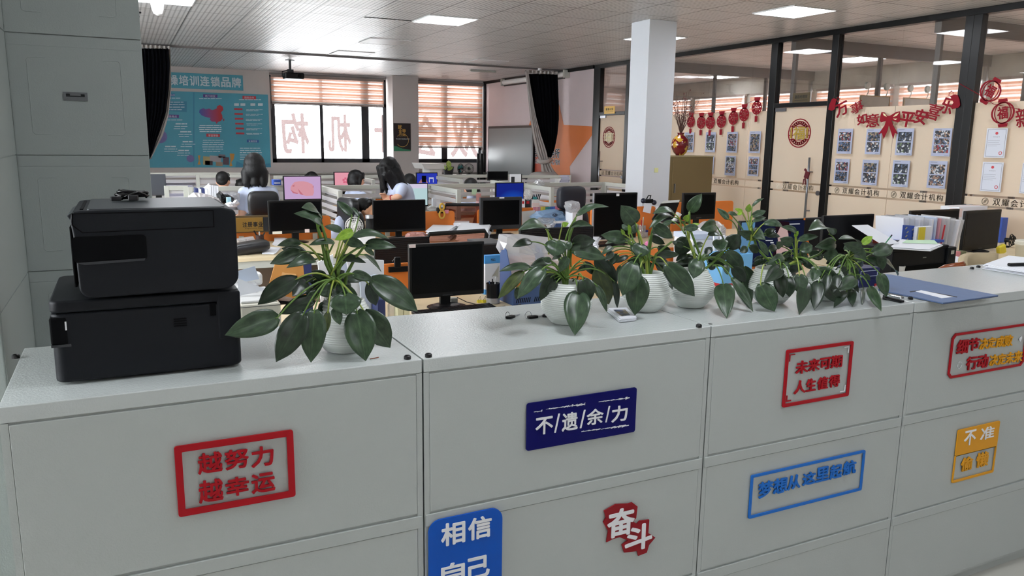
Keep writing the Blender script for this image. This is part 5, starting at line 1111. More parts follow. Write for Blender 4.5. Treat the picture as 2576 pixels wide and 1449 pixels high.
# woman leaning forward to the left, hair falling over her face
Yw = 8.05; top = onY(975, 400, Yw); sh = onY(1000, 470, Yw); hd = onY(975, 433, Yw); hand = onY(962, 494, Yw)
t = person('woman leaning forward over a desk, long black hair falling over her face', (sh.x+.1, Yw, 0),
    dict(pelvis=(sh.x+.16, Yw+.0, .72), waist=(sh.x+.10, Yw, .86), chest=(sh.x+.035, Yw, sh.z-.075), neck=(hd.x+.06, Yw, sh.z+.055), shL=(sh.x+.01, Yw+.15, sh.z-.01), shR=(sh.x+.0, Yw-.16, sh.z-.01), elL=(sh.x-.03, Yw+.2, sh.z-.25), elR=(onY(1004, 497, Yw-.2).x, Yw-.20, onY(1004, 493, Yw-.2).z), wrL=(hand.x+.03, Yw+.02, hand.z-.02), wrR=(hand.x+.06, Yw-.10, hand.z-.02),
         hpL=(sh.x+.16, Yw+.1, .68), hpR=(sh.x+.16, Yw-.1, .68), knL=(sh.x+.10, Yw+.1, .40), knR=(sh.x+.10, Yw-.1, .40), anL=(sh.x+.16, Yw+.1, .07), anR=(sh.x+.16, Yw-.1, .07), ftL=(sh.x+.02, Yw+.1, .03), ftR=(sh.x+.02, Yw-.1, .03)),
    ((hd.x+.01, Yw, top.z-.105), PI/2, -.55, 0), M_SHIRT, loose((-1, .16, -.03)))
b = MB(); e = Vector((onY(1004, 497, Yw-.2).x, Yw-.20, onY(1004, 493, Yw-.2).z)); w_ = Vector((hand.x+.06, Yw-.10, hand.z-.02)); p = e.lerp(w_, .82); n = (w_-e).normalized(); a = n.cross(Vector((0, 0, 1))).normalized(); c = n.cross(a)
b.tube([p+a*.034*math.cos(k*PI/8)+c*.034*math.sin(k*PI/8) for k in range(17)], .005, 6, cap=False); b.build('bracelet', M_REDP, t, smooth=True)
# seated people: only what shows above the partitions, but whole figures
def seated(label, u, v, Y, yaw, shirt, hair, tilt=0, roll=0, skin=None, slump=0, arms=0, hs=.122):
    top = onY(u, v, Y); c = Vector((top.x, Y, top.z-hs)); d = Vector((-math.sin(yaw), math.cos(yaw), 0)); x = Vector((math.cos(yaw), math.sin(yaw), 0)); z = Vector((0, 0, 1))
    nk = c-z*.13-d*(.02+slump*.5); ch = nk-z*.16-d*.02*(1+slump*3); wa = ch-z*.22+d*slump*.12; pe = Vector((wa.x, wa.y, max(.56, wa.z-.14)))+d*slump*.12
    J = dict(pelvis=pe, waist=wa, chest=ch, neck=nk)
    for s, q in (('L', -1), ('R', 1)):
        sh = nk+x*q*.17-z*.075; el = sh+x*q*.05-z*.25+d*.08; J['sh'+s], J['el'+s], J['wr'+s] = sh, el, el+d*.22-x*q*.05+z*.02
        hp = pe+x*q*.09-z*.02; kn = Vector((hp.x, hp.y, .50))+d*.40; J['hp'+s], J['kn'+s], J['an'+s], J['ft'+s] = hp, kn, Vector((kn.x, kn.y, .08))-d*.03, Vector((kn.x, kn.y, .04))+d*.10
    return person(label, (pe.x, pe.y, 0), J, (c, yaw, tilt, roll), shirt, hair, skin, vox=.013)
t = seated('seated woman in profile with black tied hair and a fringe, facing right', 897, 427, 10.0, -PI/2+.25, M_SHIRT, bob(-.02), tilt=-.12)
seated('man with cropped black hair dozing back in a black leather chair', 921, 497, 7.45, -PI/2-.35, M_SHIRT, short, tilt=.12, roll=0, skin=M_SKIN2, slump=.45, hs=.118)
seated('seated man in a grey shirt with a black cap of hair under the wall poster', 560, 430, 10.3, -.35, M_GREYT, short, tilt=-.1)
seated('seated person, only black hair showing above the piglet monitor', 783, 431, 10.4, 0, M_DARKT, bob(.02))
seated('seated person, black hair showing right of the leaning woman', 1029, 436, 10.2, 0, M_DARKT, bob(.02))
seated('person bent low behind a partition left of the bright blue monitor', 1183, 449, 9.6, .6, M_SHIRT, bob(.02), tilt=-.5)
seated('person in dark clothes hidden behind the standing woman', 607, 448, 11.1, 0, M_DARKT, short)
# ================================================================== WALL DECORATION, CEILING FIXTURES, GLASS WALL DECORATION
def poly_on_wall(mb, pts, Y=None, X=None, d=.001):
    if Y is not None:
        P = [onY(a, b, Y) for a, b in pts]; mb.prism([(p.x, p.z) for p in P], (0, Y, 0), (1, 0, 0), (0, 0, 1), (0, -d, 0))
    else:
        P = [onX(a, b, X) for a, b in pts]; mb.prism([(p.y, p.z) for p in P], (X, 0, 0), (0, 1, 0), (0, 0, 1), (-d, 0, 0))
def textY(mb, t, u0, v0, u1, v1, Y, bold=.02, d=.002, slope=0):
    k = slope*(u1-u0)/2; x0, x1, z0, z1 = RC(u0, v0-k if False else v0, u1, v1, Y); put_text(mb, t, (x0, Y, z0), (1, 0, 0), (0, 0, 1), x1-x0, z1-z0, d, bold)
def textX(mb, t, u0, v0, u1, v1, X, bold=.02, d=.002):
    um, vm = (u0+u1)/2, (v0+v1)/2; ya, yb = onX(u0, vm, X).y, onX(u1, vm, X).y; zt, zb = onX(um, v0, X).z, onX(um, v1, X).z
    put_text(mb, t, (X, ya, zb), (0, -1, 0), (0, 0, 1), ya-yb, zt-zb, d, bold)
M_TEALP = mat('teal_poster_print', '#4d9db4', rough=.45, var=.05, vscale=2); M_TEALD = mat('deep_teal_print', '#3d87a6', rough=.45); M_TW = mat('white_print', '#d9e4ea', rough=.5); M_TR = mat('red_print', '#c23a45', rough=.5); M_TP = mat('purple_print', '#5b3c86', rough=.5); M_TB = mat('blue_print', '#2a5aa0', rough=.5); M_TD = mat('dark_navy_print', '#1f2a48', rough=.5)
Y = YB-.004
# title board; its left end runs behind the curtain and cabinet
x0, x1, z0, z1 = RC(330, 184, 611, 228, Y); a = onY(611, 190, Y); c = onY(611, 228, Y); z1, z0 = a.z+.0, c.z
t = thing('title_board', 'long teal title board with big white characters above the wall poster', 'sign', ((x0+x1)/2, Y, z0)); x0 = -.2
MB().box(x0, x1, Y-.01, Y, z0, z1).build('board', M_TEALP, t)
g = MB(); ch = '操培训连锁品牌'; us = [432, 461, 489, 517, 546, 572, 600]
for i, q in enumerate(ch): 
    x = onY(424+i*26.4, 208, Y).x; x2 = onY(424+i*26.4+24, 208, Y).x; put_text(g, q, (x, Y-.0102, z0+.055), (1, 0, 0), (0, 0, 1), x2-x, .20, .002, .03)
put_text(g, '实', (onY(424-26.4, 208, Y).x, Y-.0102, z0+.055), (1, 0, 0), (0, 0, 1), .17, .20, .002, .03); g.build('lettering', M_TW, t)
# big poster
xa, xb = -.6, 2.865; za, zb = onY(684, 421, Y).z, onY(672, 238, Y).z
t = thing('wall_poster', 'large teal wall poster with a red and purple map on the back wall', 'poster', ((xa+xb)/2, Y, za))
MB().box(xa, xb, Y-.008, Y, za, zb).build('poster_sheet', M_TEALP, t)
Y2 = Y-.0085
def lines(mb, u0, u1, v0, v1, n, seed, h=1.6):
    r = random.Random(seed)
    for i in range(n):
        v = v0+(v1-v0)*i/max(1, n-1); u = u0+r.uniform(0, 3); e = u1-r.uniform(0, (u1-u0)*.35 if i == n-1 else (u1-u0)*.1)
        while u < e:
            w = min(e-u, r.uniform(6, 18)); poly_on_wall(mb, [(u, v), (u+w, v), (u+w, v+h), (u, v+h)], Y=Y2, d=.0008); u += w+1.4
g = MB()
lines(g, 415, 470, 246, 248, 1, 1); lines(g, 418, 466, 256, 275, 4, 2); lines(g, 418, 470, 301, 303, 1, 3)
for i, (u, v) in enumerate(((440, 313), (452, 333), (458, 358), (448, 380), (415, 370))): lines(g, u, u+36, v-3, v-3, 1, 10+i, 3); lines(g, u-4, u+34, v+4, v+10, 2, 20+i)
lines(g, 500, 560, 247, 249, 1, 4); lines(g, 500, 560, 315, 330, 4, 5, 2); lines(g, 508, 566, 352, 380, 6, 6, 1.5); lines(g, 600, 660, 250, 253, 1, 7); lines(g, 603, 660, 372, 400, 6, 8, 1.8)
for i in range(6): lines(g, 618, 662, 275+i*12, 278+i*12, 2, 30+i, 1.3)
for u in (589, 605, 630, 649): poly_on_wall(g, [(u, 260), (u+12, 260), (u+12, 266), (u, 266)], Y=Y2, d=.0008)
g.build('small_print', M_TW, t)
g = MB(); poly_on_wall(g, [(418, 253), (470, 255), (470, 282), (418, 279)], Y=Y2+.0004); poly_on_wall(g, [(486, 233), (489, 233), (489, 418), (486, 418)], Y=Y2+.0004); poly_on_wall(g, [(595, 405), (610, 412), (640, 414), (680, 411), (682, 420), (592, 421)], Y=Y2+.0004); g.build('deep_panels', M_TEALD, t)
g = MB()
for q in ([(511, 237), (547, 238), (547, 246), (511, 245)], [(413, 288), (450, 289), (450, 297), (413, 296)]): poly_on_wall(g, q, Y=Y2-.0004)
g.build('purple_tabs', M_TP, t)
g = MB()
for q in ([(610, 241), (644, 242), (644, 250), (610, 249)], [(519, 336), (553, 337), (553, 345), (519, 344)]): poly_on_wall(g, q, Y=Y2-.0004)
for i in range(6): poly_on_wall(g, [(589+i*.9, 272+i*12.2), (610+i*.9, 272.5+i*12.2), (610+i*.9, 277+i*12.2), (589+i*.9, 276.5+i*12.2)], Y=Y2-.0004)
g.build('red_tabs', M_TR, t)
g = MB(); poly_on_wall(g, [(621, 351), (651, 352), (651, 359), (621, 358)], Y=Y2-.0004); poly_on_wall(g, [(424, 242), (440, 242), (440, 236), (424, 236)], Y=Y2-.0004); g.build('blue_tabs', M_TB, t)
g = MB()
for tx, bx in (('线下校区', (516, 239, 542, 245)), ('国际合作', (615, 243, 639, 248)), ('学堂荣誉', (524, 338, 549, 344)), ('服务亮点', (418, 290, 445, 296)), ('发展愿景', (625, 353, 647, 358)), ('家品牌', (424, 237, 440, 241))): textY(g, tx, *bx, Y2-.0014, 0, .0004)
g.build('tab_lettering', M_TW, t)
mp = [(502, 276), (512, 272), (517, 275), (526, 273), (534, 277), (545, 273), (546, 267), (553, 264), (560, 268), (562, 276), (556, 283), (559, 290), (560, 298), (556, 304), (548, 307), (545, 312), (542, 306), (533, 306), (527, 300), (530, 297), (516, 294), (507, 290), (501, 283)]
def map_mat():
    m = mat('map_print', '#6a3f86', rough=.5); nt = m.node_tree; b = nt.nodes['Principled BSDF']; tc = nt.nodes.new('ShaderNodeTexCoord'); sp = nt.nodes.new('ShaderNodeSeparateXYZ'); nt.links.new(tc.outputs['Generated'], sp.inputs[0])
    r = nt.nodes.new('ShaderNodeValToRGB'); r.color_ramp.elements[0].color = rgb('#3f5aa8'); r.color_ramp.elements[1].color = rgb('#b5343f'); r.color_ramp.elements[1].position = .8; nt.links.new(sp.outputs[0], r.inputs[0]); nt.links.new(r.outputs[0], b.inputs['Base Color']); return m
g = MB(); poly_on_wall(g, mp, Y=Y2-.0006); poly_on_wall(g, [(561, 299), (564, 298), (564, 304), (562, 305)], Y=Y2-.0006); g.build('map', map_mat(), t)
g = MB()
for (u, v, r_) in ((479, 399, 9), (402, 343, 17)): q = onY(u, v, Y2); k = r_/pxm(q); g.prism([(q.x+k*math.cos(a*PI/12), q.z+k*math.sin(a*PI/12)) for a in range(24)], (0, Y2, 0), (1, 0, 0), (0, 0, 1), (0, -.0008, 0))
g.build('planet', mat('planet_print', '#6f6aa0', rough=.5, var=.2, vscale=6), t)
for q, mm in (([(511, 393), (528, 394), (528, 415), (511, 414)], 'certificate_beige'), ([(516, 404), (535, 405), (535, 416), (516, 415)], 'certificate_brown'), ([(527, 391), (556, 393), (556, 408), (527, 406)], 'certificate_pale'), ([(550, 388), (567, 389), (567, 398), (550, 397)], 'certificate_grey'), ([(561, 395), (576, 396), (576, 415), (561, 414)], 'certificate_plum'), ([(543, 407), (560, 408), (560, 418), (543, 417)], 'certificate_tan'), ([(578, 386), (590, 387), (588, 400), (582, 408), (585, 418), (577, 418), (580, 404)], 'trophy_gold'), ([(498, 391), (504, 391), (502, 404), (505, 414), (497, 414), (500, 404)], 'trophy_gold')):
    g = MB(); poly_on_wall(g, q, Y=Y2-.0004*(1+len(mm) % 3)); g.build('printed_certificate', mat(mm, {'certificate_beige': '#b5a878', 'certificate_brown': '#4a3a3a', 'certificate_pale': '#a7a2a6', 'certificate_grey': '#7c7880', 'certificate_plum': '#5a4450', 'certificate_tan': '#9a8670', 'trophy_gold': '#c69145'}[mm], rough=.5), t)
# dark poster on the back pillar
Yp = 17.018; x0, x1, z0, z1 = RC(990, 310, 1033, 379, Yp)
t = thing('pillar_poster', 'small black poster with gold calligraphy on the back pillar', 'poster', ((x0+x1)/2, Yp, z0)); MB().box(x0, x1, Yp-.008, Yp, z0, z1).build('poster_sheet', mat('black_print', '#1d1518', rough=.45), t)
g = MB(); poly_on_wall(g, [(991, 367), (1000, 369), (1012, 374), (1033, 377), (1033, 380), (991, 380)], Y=Yp-.0085); g.build('green_corner', mat('green_print', '#2f7a5c', rough=.5), t)
g = MB()
for chh, u0, v0, u1, v1 in (('就', 1001, 314, 1011, 325), ('业', 1003, 325, 1011, 334), ('力', 1004, 334, 1010, 343), ('导', 1012, 325, 1021, 334), ('向', 1013, 335, 1020, 343)): textY(g, chh, u0, v0, u1, v1, Yp-.0086, .02, .0006)
q = onY(1012, 353, Yp); k = 16/pxm(q); rp = [(q.x+k*math.cos(a*PI/20), q.z+k*math.sin(a*PI/20)) for a in range(24, 57)]
g.tube([(p[0], Yp-.009, p[1]) for p in rp], .004, 5); g.build('gold_lettering', mat('gold_print', '#c89a4a', rough=.4), t)
g = MB(); textY(g, '专业会计培训就业导向', 996, 348, 1030, 351, Yp-.0086, 0, .0006); textY(g, '双耀会计', 995, 374, 1006, 377, Yp-.0086, 0, .0006); g.build('small_print', M_TW, t)
# mural on the right wall
Xm = XG-.004
t = thing('wall_mural', 'orange star mural with dark lettering behind the tied-back curtain', 'mural', (Xm, 14.5, .9))
g = MB(); poly_on_wall(g, [(1374, 168), (1396, 232), (1408, 268), (1418, 314), (1493, 318), (1493, 335), (1433, 419), (1437, 470), (1330, 470), (1330, 420), (1330, 318), (1350, 250)], X=Xm); g.build('star', mat('orange_mural_print', '#d9793f', rough=.55, var=.05, vscale=1), t)
g = MB(); poly_on_wall(g, [(1330, 330), (1372, 335), (1378, 470), (1330, 470)], X=Xm-.0012); g.build('red_band', mat('brick_mural_print', '#b5503a', rough=.55), t)
def letters(e, mm, nm):
    g = MB(); textX(g, '双耀会计师事务所', 1322-e, 373-e, 1407+e, 396+e, Xm-.0024-(.001 if e == 0 else 0), .02+.035*(e > 0), .0008); textX(g, 'SHUANGYAO ACCOUNTING FIRM', 1322-e, 400-e, 1407+e, 412+e, Xm-.0024-(.001 if e == 0 else 0), .0+.05*(e > 0), .0008); g.build(nm, mm, t)
letters(1, M_TW, 'lettering_outline'); letters(0, M_INK, 'lettering')
# whiteboard (grey, glossy) leaning on the right wall
Xw = XG-.06; P = [onX(*q, Xw) for q in ((1228, 318), (1342, 316), (1342, 442))]
t = thing('interactive_whiteboard', 'large grey glossy board with a black frame before the right wall', 'board', (Xw, (P[0].y+P[1].y)/2, .5)); y0, y1 = P[1].y, P[0].y; z0, z1 = .86, P[0].z
MB().box(Xw, Xw+.05, y0, y1, z0, z1).build('frame', M_FRAME, t, bevel=.006); MB().box(Xw-.003, Xw, y0+.05, y1-.05, z0+.05, z1-.05).build('screen', mat('grey_glossy_board', '#7b8082', rough=.42, spec=.5), t)
for yy in (y0+.3, y1-.3): MB().box(Xw+.0, Xw+.05, yy-.04, yy+.04, 0, z0).build('leg', M_FRAME, t)
# projection screen tube on the right wall
t = thing('projection_screen', 'rolled-up white projection screen mounted high on the right wall', 'projector screen', (XG-.07, 15.2, 2.85)); pa, pb = onX(1266, 208, XG-.07), onX(1424, 186, XG-.07)
MB().cyl((XG-.07, pa.y, pa.z), (XG-.07, pb.y, pa.z), .052).build('casing', M_WPL, t, smooth=False)
for y_ in (pa.y, pb.y): MB().box(XG-.13, XG, y_-.03, y_+.03, pa.z-.07, pa.z+.08).build('end_bracket', M_LGREY, t, bevel=.01)
MB().box(XG-.08, XG-.06, pb.y+.05, pa.y-.05, pa.z-.085, pa.z-.06).build('bottom_bar', M_BLK, t)
# curtains ---------------------------------------------------------------------
M_CURT = mat('near_black_curtain', '#05060b', rough=.9, spec=.1, bump=.2, bscale=60); M_LIN = mat('grey_curtain_lining', '#b5b0ac', rough=.9, bump=.2, bscale=60)
def curtain(label, Y, rows, folds, lab2=None, lin=None):
    """rows: (v, uL, uR) outline of the dark face in the photo; pleats run down"""
    L = [(onY(a, v, Y), onY(c, v, Y)) for v, a, c in rows]; x = (L[0][0].x+L[0][1].x)/2
    t = thing('curtain', label, 'curtain', (x, Y, 0))
    def fn(u, v):
        f = v*(len(L)-1); i = min(int(f), len(L)-2); k = f-i
        a = L[i][0].lerp(L[i+1][0], k); b = L[i][1].lerp(L[i+1][1], k); p = a.lerp(b, u); w = (b-a).length
        return p+Vector((0, .018*math.sin(u*folds*2*PI)*min(1, w/.25)+.012*math.sin(u*folds*4.7*PI+1), 0))
    MB().grid(fn, 90, 26).build('cloth', M_CURT, t, smooth=True, solid=.004)
    return t, L
t, L = curtain('dark curtain gathered at the left beside the tall cabinet', 13.4, [(122, 338, 424), (160, 340, 427), (220, 342, 425), (280, 345, 418), (330, 350, 402), (370, 355, 388), (400, 356, 377)], 9)
def heading(t, Y, u0, u1, v0, v1, n):
    a, c = onY(u0, v0, Y), onY(u1, v1, Y)
    MB().grid(lambda u, v: (a.x+(c.x-a.x)*u, Y-.01+.035*math.sin(u*n*2*PI), c.z+(a.z-c.z)*v), n*8, 3).build('pleat_heading', M_LIN, t, smooth=True, solid=.004)
def lining(t, Y, rows, folds):
    L = [(onY(a, v, Y), onY(c, v, Y)) for v, a, c in rows]
    def fn(u, v):
        f = v*(len(L)-1); i = min(int(f), len(L)-2); k = f-i; a = L[i][0].lerp(L[i+1][0], k); b = L[i][1].lerp(L[i+1][1], k)
        return a.lerp(b, u)+Vector((0, .022*math.sin(u*folds*2*PI+v*2), 0))
    MB().grid(fn, 40, 30).build('lining', M_LIN, t, smooth=True, solid=.004)
heading(t, 13.4, 338, 428, 111, 124, 8); lining(t, 13.45, [(122, 423, 429), (220, 423, 431), (290, 414, 424), (340, 396, 410), (400, 372, 380)], 2)
Yc2 = 13.7
t, L = curtain('dark curtain tied back with a grey lining in front of the star mural', Yc2, [(186, 1326, 1402), (215, 1329, 1403), (260, 1334, 1405), (300, 1341, 1405), (340, 1350, 1401), (375, 1362, 1394), (398, 1371, 1384)], 8)
heading(t, Yc2, 1321, 1402, 176, 188, 8)
lining(t, Yc2-.06, [(180, 1322, 1328), (230, 1328, 1336), (290, 1334, 1347), (340, 1341, 1361), (380, 1349, 1375), (405, 1358, 1380), (415, 1362, 1386), (430, 1363, 1396), (443, 1366, 1408), (456, 1372, 1414)], 4)
q0, q1 = onY(1361, 408, Yc2-.1), onY(1385, 402, Yc2-.1)
b = MB(); b.tube([q0+Vector((0, .12, .02)), q0, q0.lerp(q1, .5)+Vector((0, -.03, -.01)), q1, q1+Vector((0, .12, .02))], .04, 10); b.build('tie_band', M_LIN, t, smooth=True)
# grey cloth-covered chair / sofa hump below the curtain
x0, x1, z0, z1 = RC(1345, 433, 1403, 478, 12.9)
t = thing('covered_armchair', 'armchair under a grey cloth below the tied-back curtain', 'armchair', ((x0+x1)/2, 12.9, 0))
b = MB(); cushion(b, ((x0+x1)/2, 13.0, .55), x1-x0, .7, 1.1); cushion(b, ((x0+x1)/2+.02, 13.1, z1-.25), (x1-x0)*.86, .3, .5); b.build('cloth_cover', M_LIN, t, smooth=True)
# projector on the ceiling, cctv, smoke detector, cable track bits ------------------
pj = onZ(729, 151, H); t = thing('ceiling_projector', 'black projector hanging from the ceiling on a pole before the left window', 'projector', (pj.x, pj.y, H))
x0, x1, z0, z1 = RC(719, 184, 757, 199, pj.y)
MB().cyl((pj.x, pj.y, z1+.03), (pj.x, pj.y, H), .022).build('pole', M_DGR, t); MB().cyl((pj.x, pj.y, H-.01), (pj.x, pj.y, H), .08).build('ceiling_plate', M_DGR, t)
b = MB(); b.box((x0+x1)/2-.17, (x0+x1)/2+.17, pj.y-.13, pj.y+.13, z0, z1); b.build('body', M_BLK, t, bevel=.02)
b = MB(); b.cyl(((x0+x1)/2+.08, pj.y-.14, (z0+z1)/2), ((x0+x1)/2+.08, pj.y-.12, (z0+z1)/2), .035); b.build('lens', M_SCR, t)
b = MB(); b.box(pj.x-.05, pj.x+.05, pj.y-.05, pj.y+.05, z1, z1+.06); b.build('bracket', M_DGR, t)
b = MB(); b.tube([(x0-.0, pj.y, z0+.02), (x0-.07, pj.y-.03, z0+.04), (x0-.06, pj.y, z1+.02), (x0+.05, pj.y, z1+.05)], .008, 6); b.build('cable', M_BLK, t, smooth=True)
def cctv(label, u, v, Y, s=1):
    p = onZ(u, v, H) if Y is None else onY(u, v, Y)
    t = thing('security_camera', label, 'camera', (p.x, p.y, H)); MB().lathe([(0, 0), (.06*s, 0), (.06*s, -.03*s), (.05*s, -.05*s), (0, -.05*s)], (0, 0, 0), 24).build('mount', M_WPL, t, local=True)
    b = MB(); b.ball((0, -.01*s, -.085*s), .05*s); b.build('housing', M_WPL, t, local=True, smooth=True); b = MB(); b.ball((0, -.045*s, -.09*s), .026*s); b.build('lens', M_BLK, t, local=True, smooth=True)
cctv('white dome camera on the ceiling above the tied-back curtain', 1357, 172, None, .9)
p = onZ(395, 3, H); t = thing('motion_detector', 'white ceiling motion detector at the top left', 'detector', (p.x, p.y, H)); s = 1.0
MB().lathe([(0, 0), (.062, 0), (.064, -.03), (.055, -.085), (.04, -.125), (.012, -.142), (0, -.143)], (0, 0, 0), 28).build('housing', M_WPL, t, local=True, smooth=False)
b = MB(); b.cbox((0, -.056, -.05), (.03, .01, .004)); b.build('slot', M_DGR, t, local=True)
p = onY(343, 32, 9.9); t = thing('wall_hook', 'small black bracket beside the tall cabinet near the ceiling', 'bracket', (p.x, 9.9, p.z)); b = MB(); b.box(-.08, .05, 0, .05, 0, .015); b.box(-.08, .03, 0, .05, -.045, -.03); b.build('bars', M_BLK, t, local=True, bevel=.004); MB().box(-.1, -.06, 0, .05, -.05, H-p.z).build('bracket_stem', M_BLK, t, local=True)
p = onZ(1215, 177, H); t = thing('ceiling_bar_lamp', 'slim grey bar lamp on the ceiling before the right window', 'ceiling light', (p.x, p.y, H)); MB().box(-.28, .28, -.03, .03, -.035, 0).build('casing', M_LGREY, t, local=True, bevel=.008); MB().box(-.27, -.1, -.025, .025, -.04, -.033).build('diffuser', M_WPL, t, local=True)
# ---- decorations on the glass wall ------------------------------------------------
M_DRED = mat('festive_red_paper', '#860b1f', rough=.6, spec=.2); M_GLD = mat('festive_gold_paper', '#b59a3e', rough=.4, metal=.2); XD = XG-.004; M_GLDP = mat('pale_gold_paper', '#e8dcb0', rough=.5)
def ell2(q, a, b, n=28): return [(q[0]+a*math.cos(2*PI*k/n), q[1]+b*math.sin(2*PI*k/n)) for k in range(n)]
def garland_lantern(label, u, v, s=1):
    q = onX(u, v, XD); cy, cz = q.y, q.z; k = .118*s
    t = thing('paper_lantern', label, 'paper lantern', (XD, cy, cz), 0, 'red paper lanterns in a garland'); F = ((XD, 0, 0), (0, 1, 0), (0, 0, 1), (-.004, 0, 0))
    b = MB(); b.ring(ell2((cy, cz), k, k*.95), ell2((cy, cz), k*.82, k*.78), *F)
    b.prism([(cy-k*.5, cz+k*1.0), (cy+k*.5, cz+k*1.0), (cy+k*.62, cz+k*1.45), (cy-k*.62, cz+k*1.45)], *F); b.prism([(cy-k*.45, cz+k*.8), (cy+k*.45, cz+k*.8), (cy+k*.4, cz+k*1.02), (cy-k*.4, cz+k*1.02)], *F)
    for a in range(8): an = a*PI/4+.2; b.prism(ell2((cy+k*.62*math.cos(an), cz+k*.58*math.sin(an)), k*.24, k*.22, 8), (XD-.001, 0, 0), (0, 1, 0), (0, 0, 1), (-.004, 0, 0))
    b.build('lantern_body', M_DRED, t)
    b = MB(); put_text(b, '福', (XD-.002, cy+k*.42, cz-k*.42), (0, -1, 0), (0, 0, 1), k*.84, k*.84, .004, .02); b.build('character', M_DRED, t)
    b = MB(); b.prism([(cy-k*.28, cz-k*1.15), (cy+k*.28, cz-k*1.15), (cy+k*.24, cz-k*2.0), (cy+k*.08, cz-k*1.9), (cy, cz-k*2.02), (cy-k*.1, cz-k*1.9), (cy-k*.24, cz-k*2.0)], *F); b.prism([(cy-.004, cz-k*.9), (cy+.004, cz-k*.9), (cy+.004, cz-k*1.2), (cy-.004, cz-k*1.2)], *F); b.build('tassel', M_DRED, t)
    return q
LN = ((1738, 306, .78), (1764, 308, .82), (1787, 308, .84), (1815, 305, .84), (1845, 297, .84), (1872, 288, .82), (1904, 271, .82))
words_ = ('leftmost', 'second from the left', 'third from the left', 'middle', 'third from the right', 'second from the right', 'rightmost and highest')
qs = [garland_lantern('red paper lantern on the glass, %s of the hanging seven' % words_[i], *l) for i, l in enumerate(LN)]
b = MB(); b.tube([(XD, 9.9, 2.06)]+[(XD, q.y, q.z+.13) for q in qs]+[(XD, 8.25, 2.25)], .003, 5); tag(b.build('garland_string', M_DRED), 'thin string carrying the seven red paper lanterns', 'string')
def fu_disc(label, u, v, ru, rv, gold):
    q = onX(u, v, XG+.01); cy, cz = q.y, q.z; b1 = rv/pxm(q); a1 = onX(u-ru, v, XG+.01).y-cy; X0 = XG+.008; F = ((X0, 0, 0), (0, 1, 0), (0, 0, 1), (-.003, 0, 0))
    t = thing('fortune_disc', label, 'paper-cut', (X0, cy, cz-b1), 0, 'round red and gold paper-cuts on the doors')
    b = MB(); b.ring(ell2((cy, cz), a1, b1, 40), ell2((cy, cz), a1*.92, b1*.93, 40), *F)
    for k in (-.78, -.62, .62, .78):
        h = math.sqrt(1-k*k)*.9; b.prism([(cy+k*a1-.004, cz-h*b1*.55), (cy+k*a1+.004, cz-h*b1*.55), (cy+k*a1+.004, cz+h*b1*.55), (cy+k*a1-.004, cz+h*b1*.55)], *F)
    for k in (-.42, -.15, .15, .42):
        for s in (-1, 1): b.prism([(cy+s*a1*.56, cz+k*b1-.004), (cy+s*a1*.90*math.sqrt(1-k*k), cz+k*b1-.004), (cy+s*a1*.90*math.sqrt(1-k*k), cz+k*b1+.004), (cy+s*a1*.56, cz+k*b1+.004)], *F)
    for s in (-1, 1): b.prism([(cy-a1*.8, cz+s*b1*.48-.004), (cy+a1*.8, cz+s*b1*.48-.004), (cy+a1*.8, cz+s*b1*.48+.004), (cy-a1*.8, cz+s*b1*.48+.004)], *F)
    r = random.Random(4)
    for s in (-1, 1):
        for k in range(7): an = PI/2*s+(k-3)*.27; b.ring(ell2((cy+a1*.70*math.cos(an), cz+b1*.72*math.sin(an)), a1*.17, b1*.13, 10), ell2((cy+a1*.70*math.cos(an), cz+b1*.72*math.sin(an)), a1*.08, b1*.06, 10), *F)
    b.build('lattice', M_DRED, t)
    b = MB(); put_text(b, '福', (X0-.005, cy+a1*.52, cz-b1*.44), (0, -1, 0), (0, 0, 1), a1*1.04, b1*.92, .003, .02); 
    for s in (-1, 1): b.prism([(cy+s*a1*.70-.012, cz-b1*.34), (cy+s*a1*.70+.012, cz-b1*.34), (cy+s*a1*.70+.012, cz+b1*.38), (cy+s*a1*.70-.012, cz+b1*.38)], (X0-.002, 0, 0), (0, 1, 0), (0, 0, 1), (-.003, 0, 0))
    b.build('character', gold, t)
fu_disc('large round red paper-cut with a gold character on the near glass door', 2011, 335, 28, 36, M_GLD); fu_disc('smaller round red paper-cut on the far glass door behind the pillar', 1532, 345, 15, 26, M_GLDP)
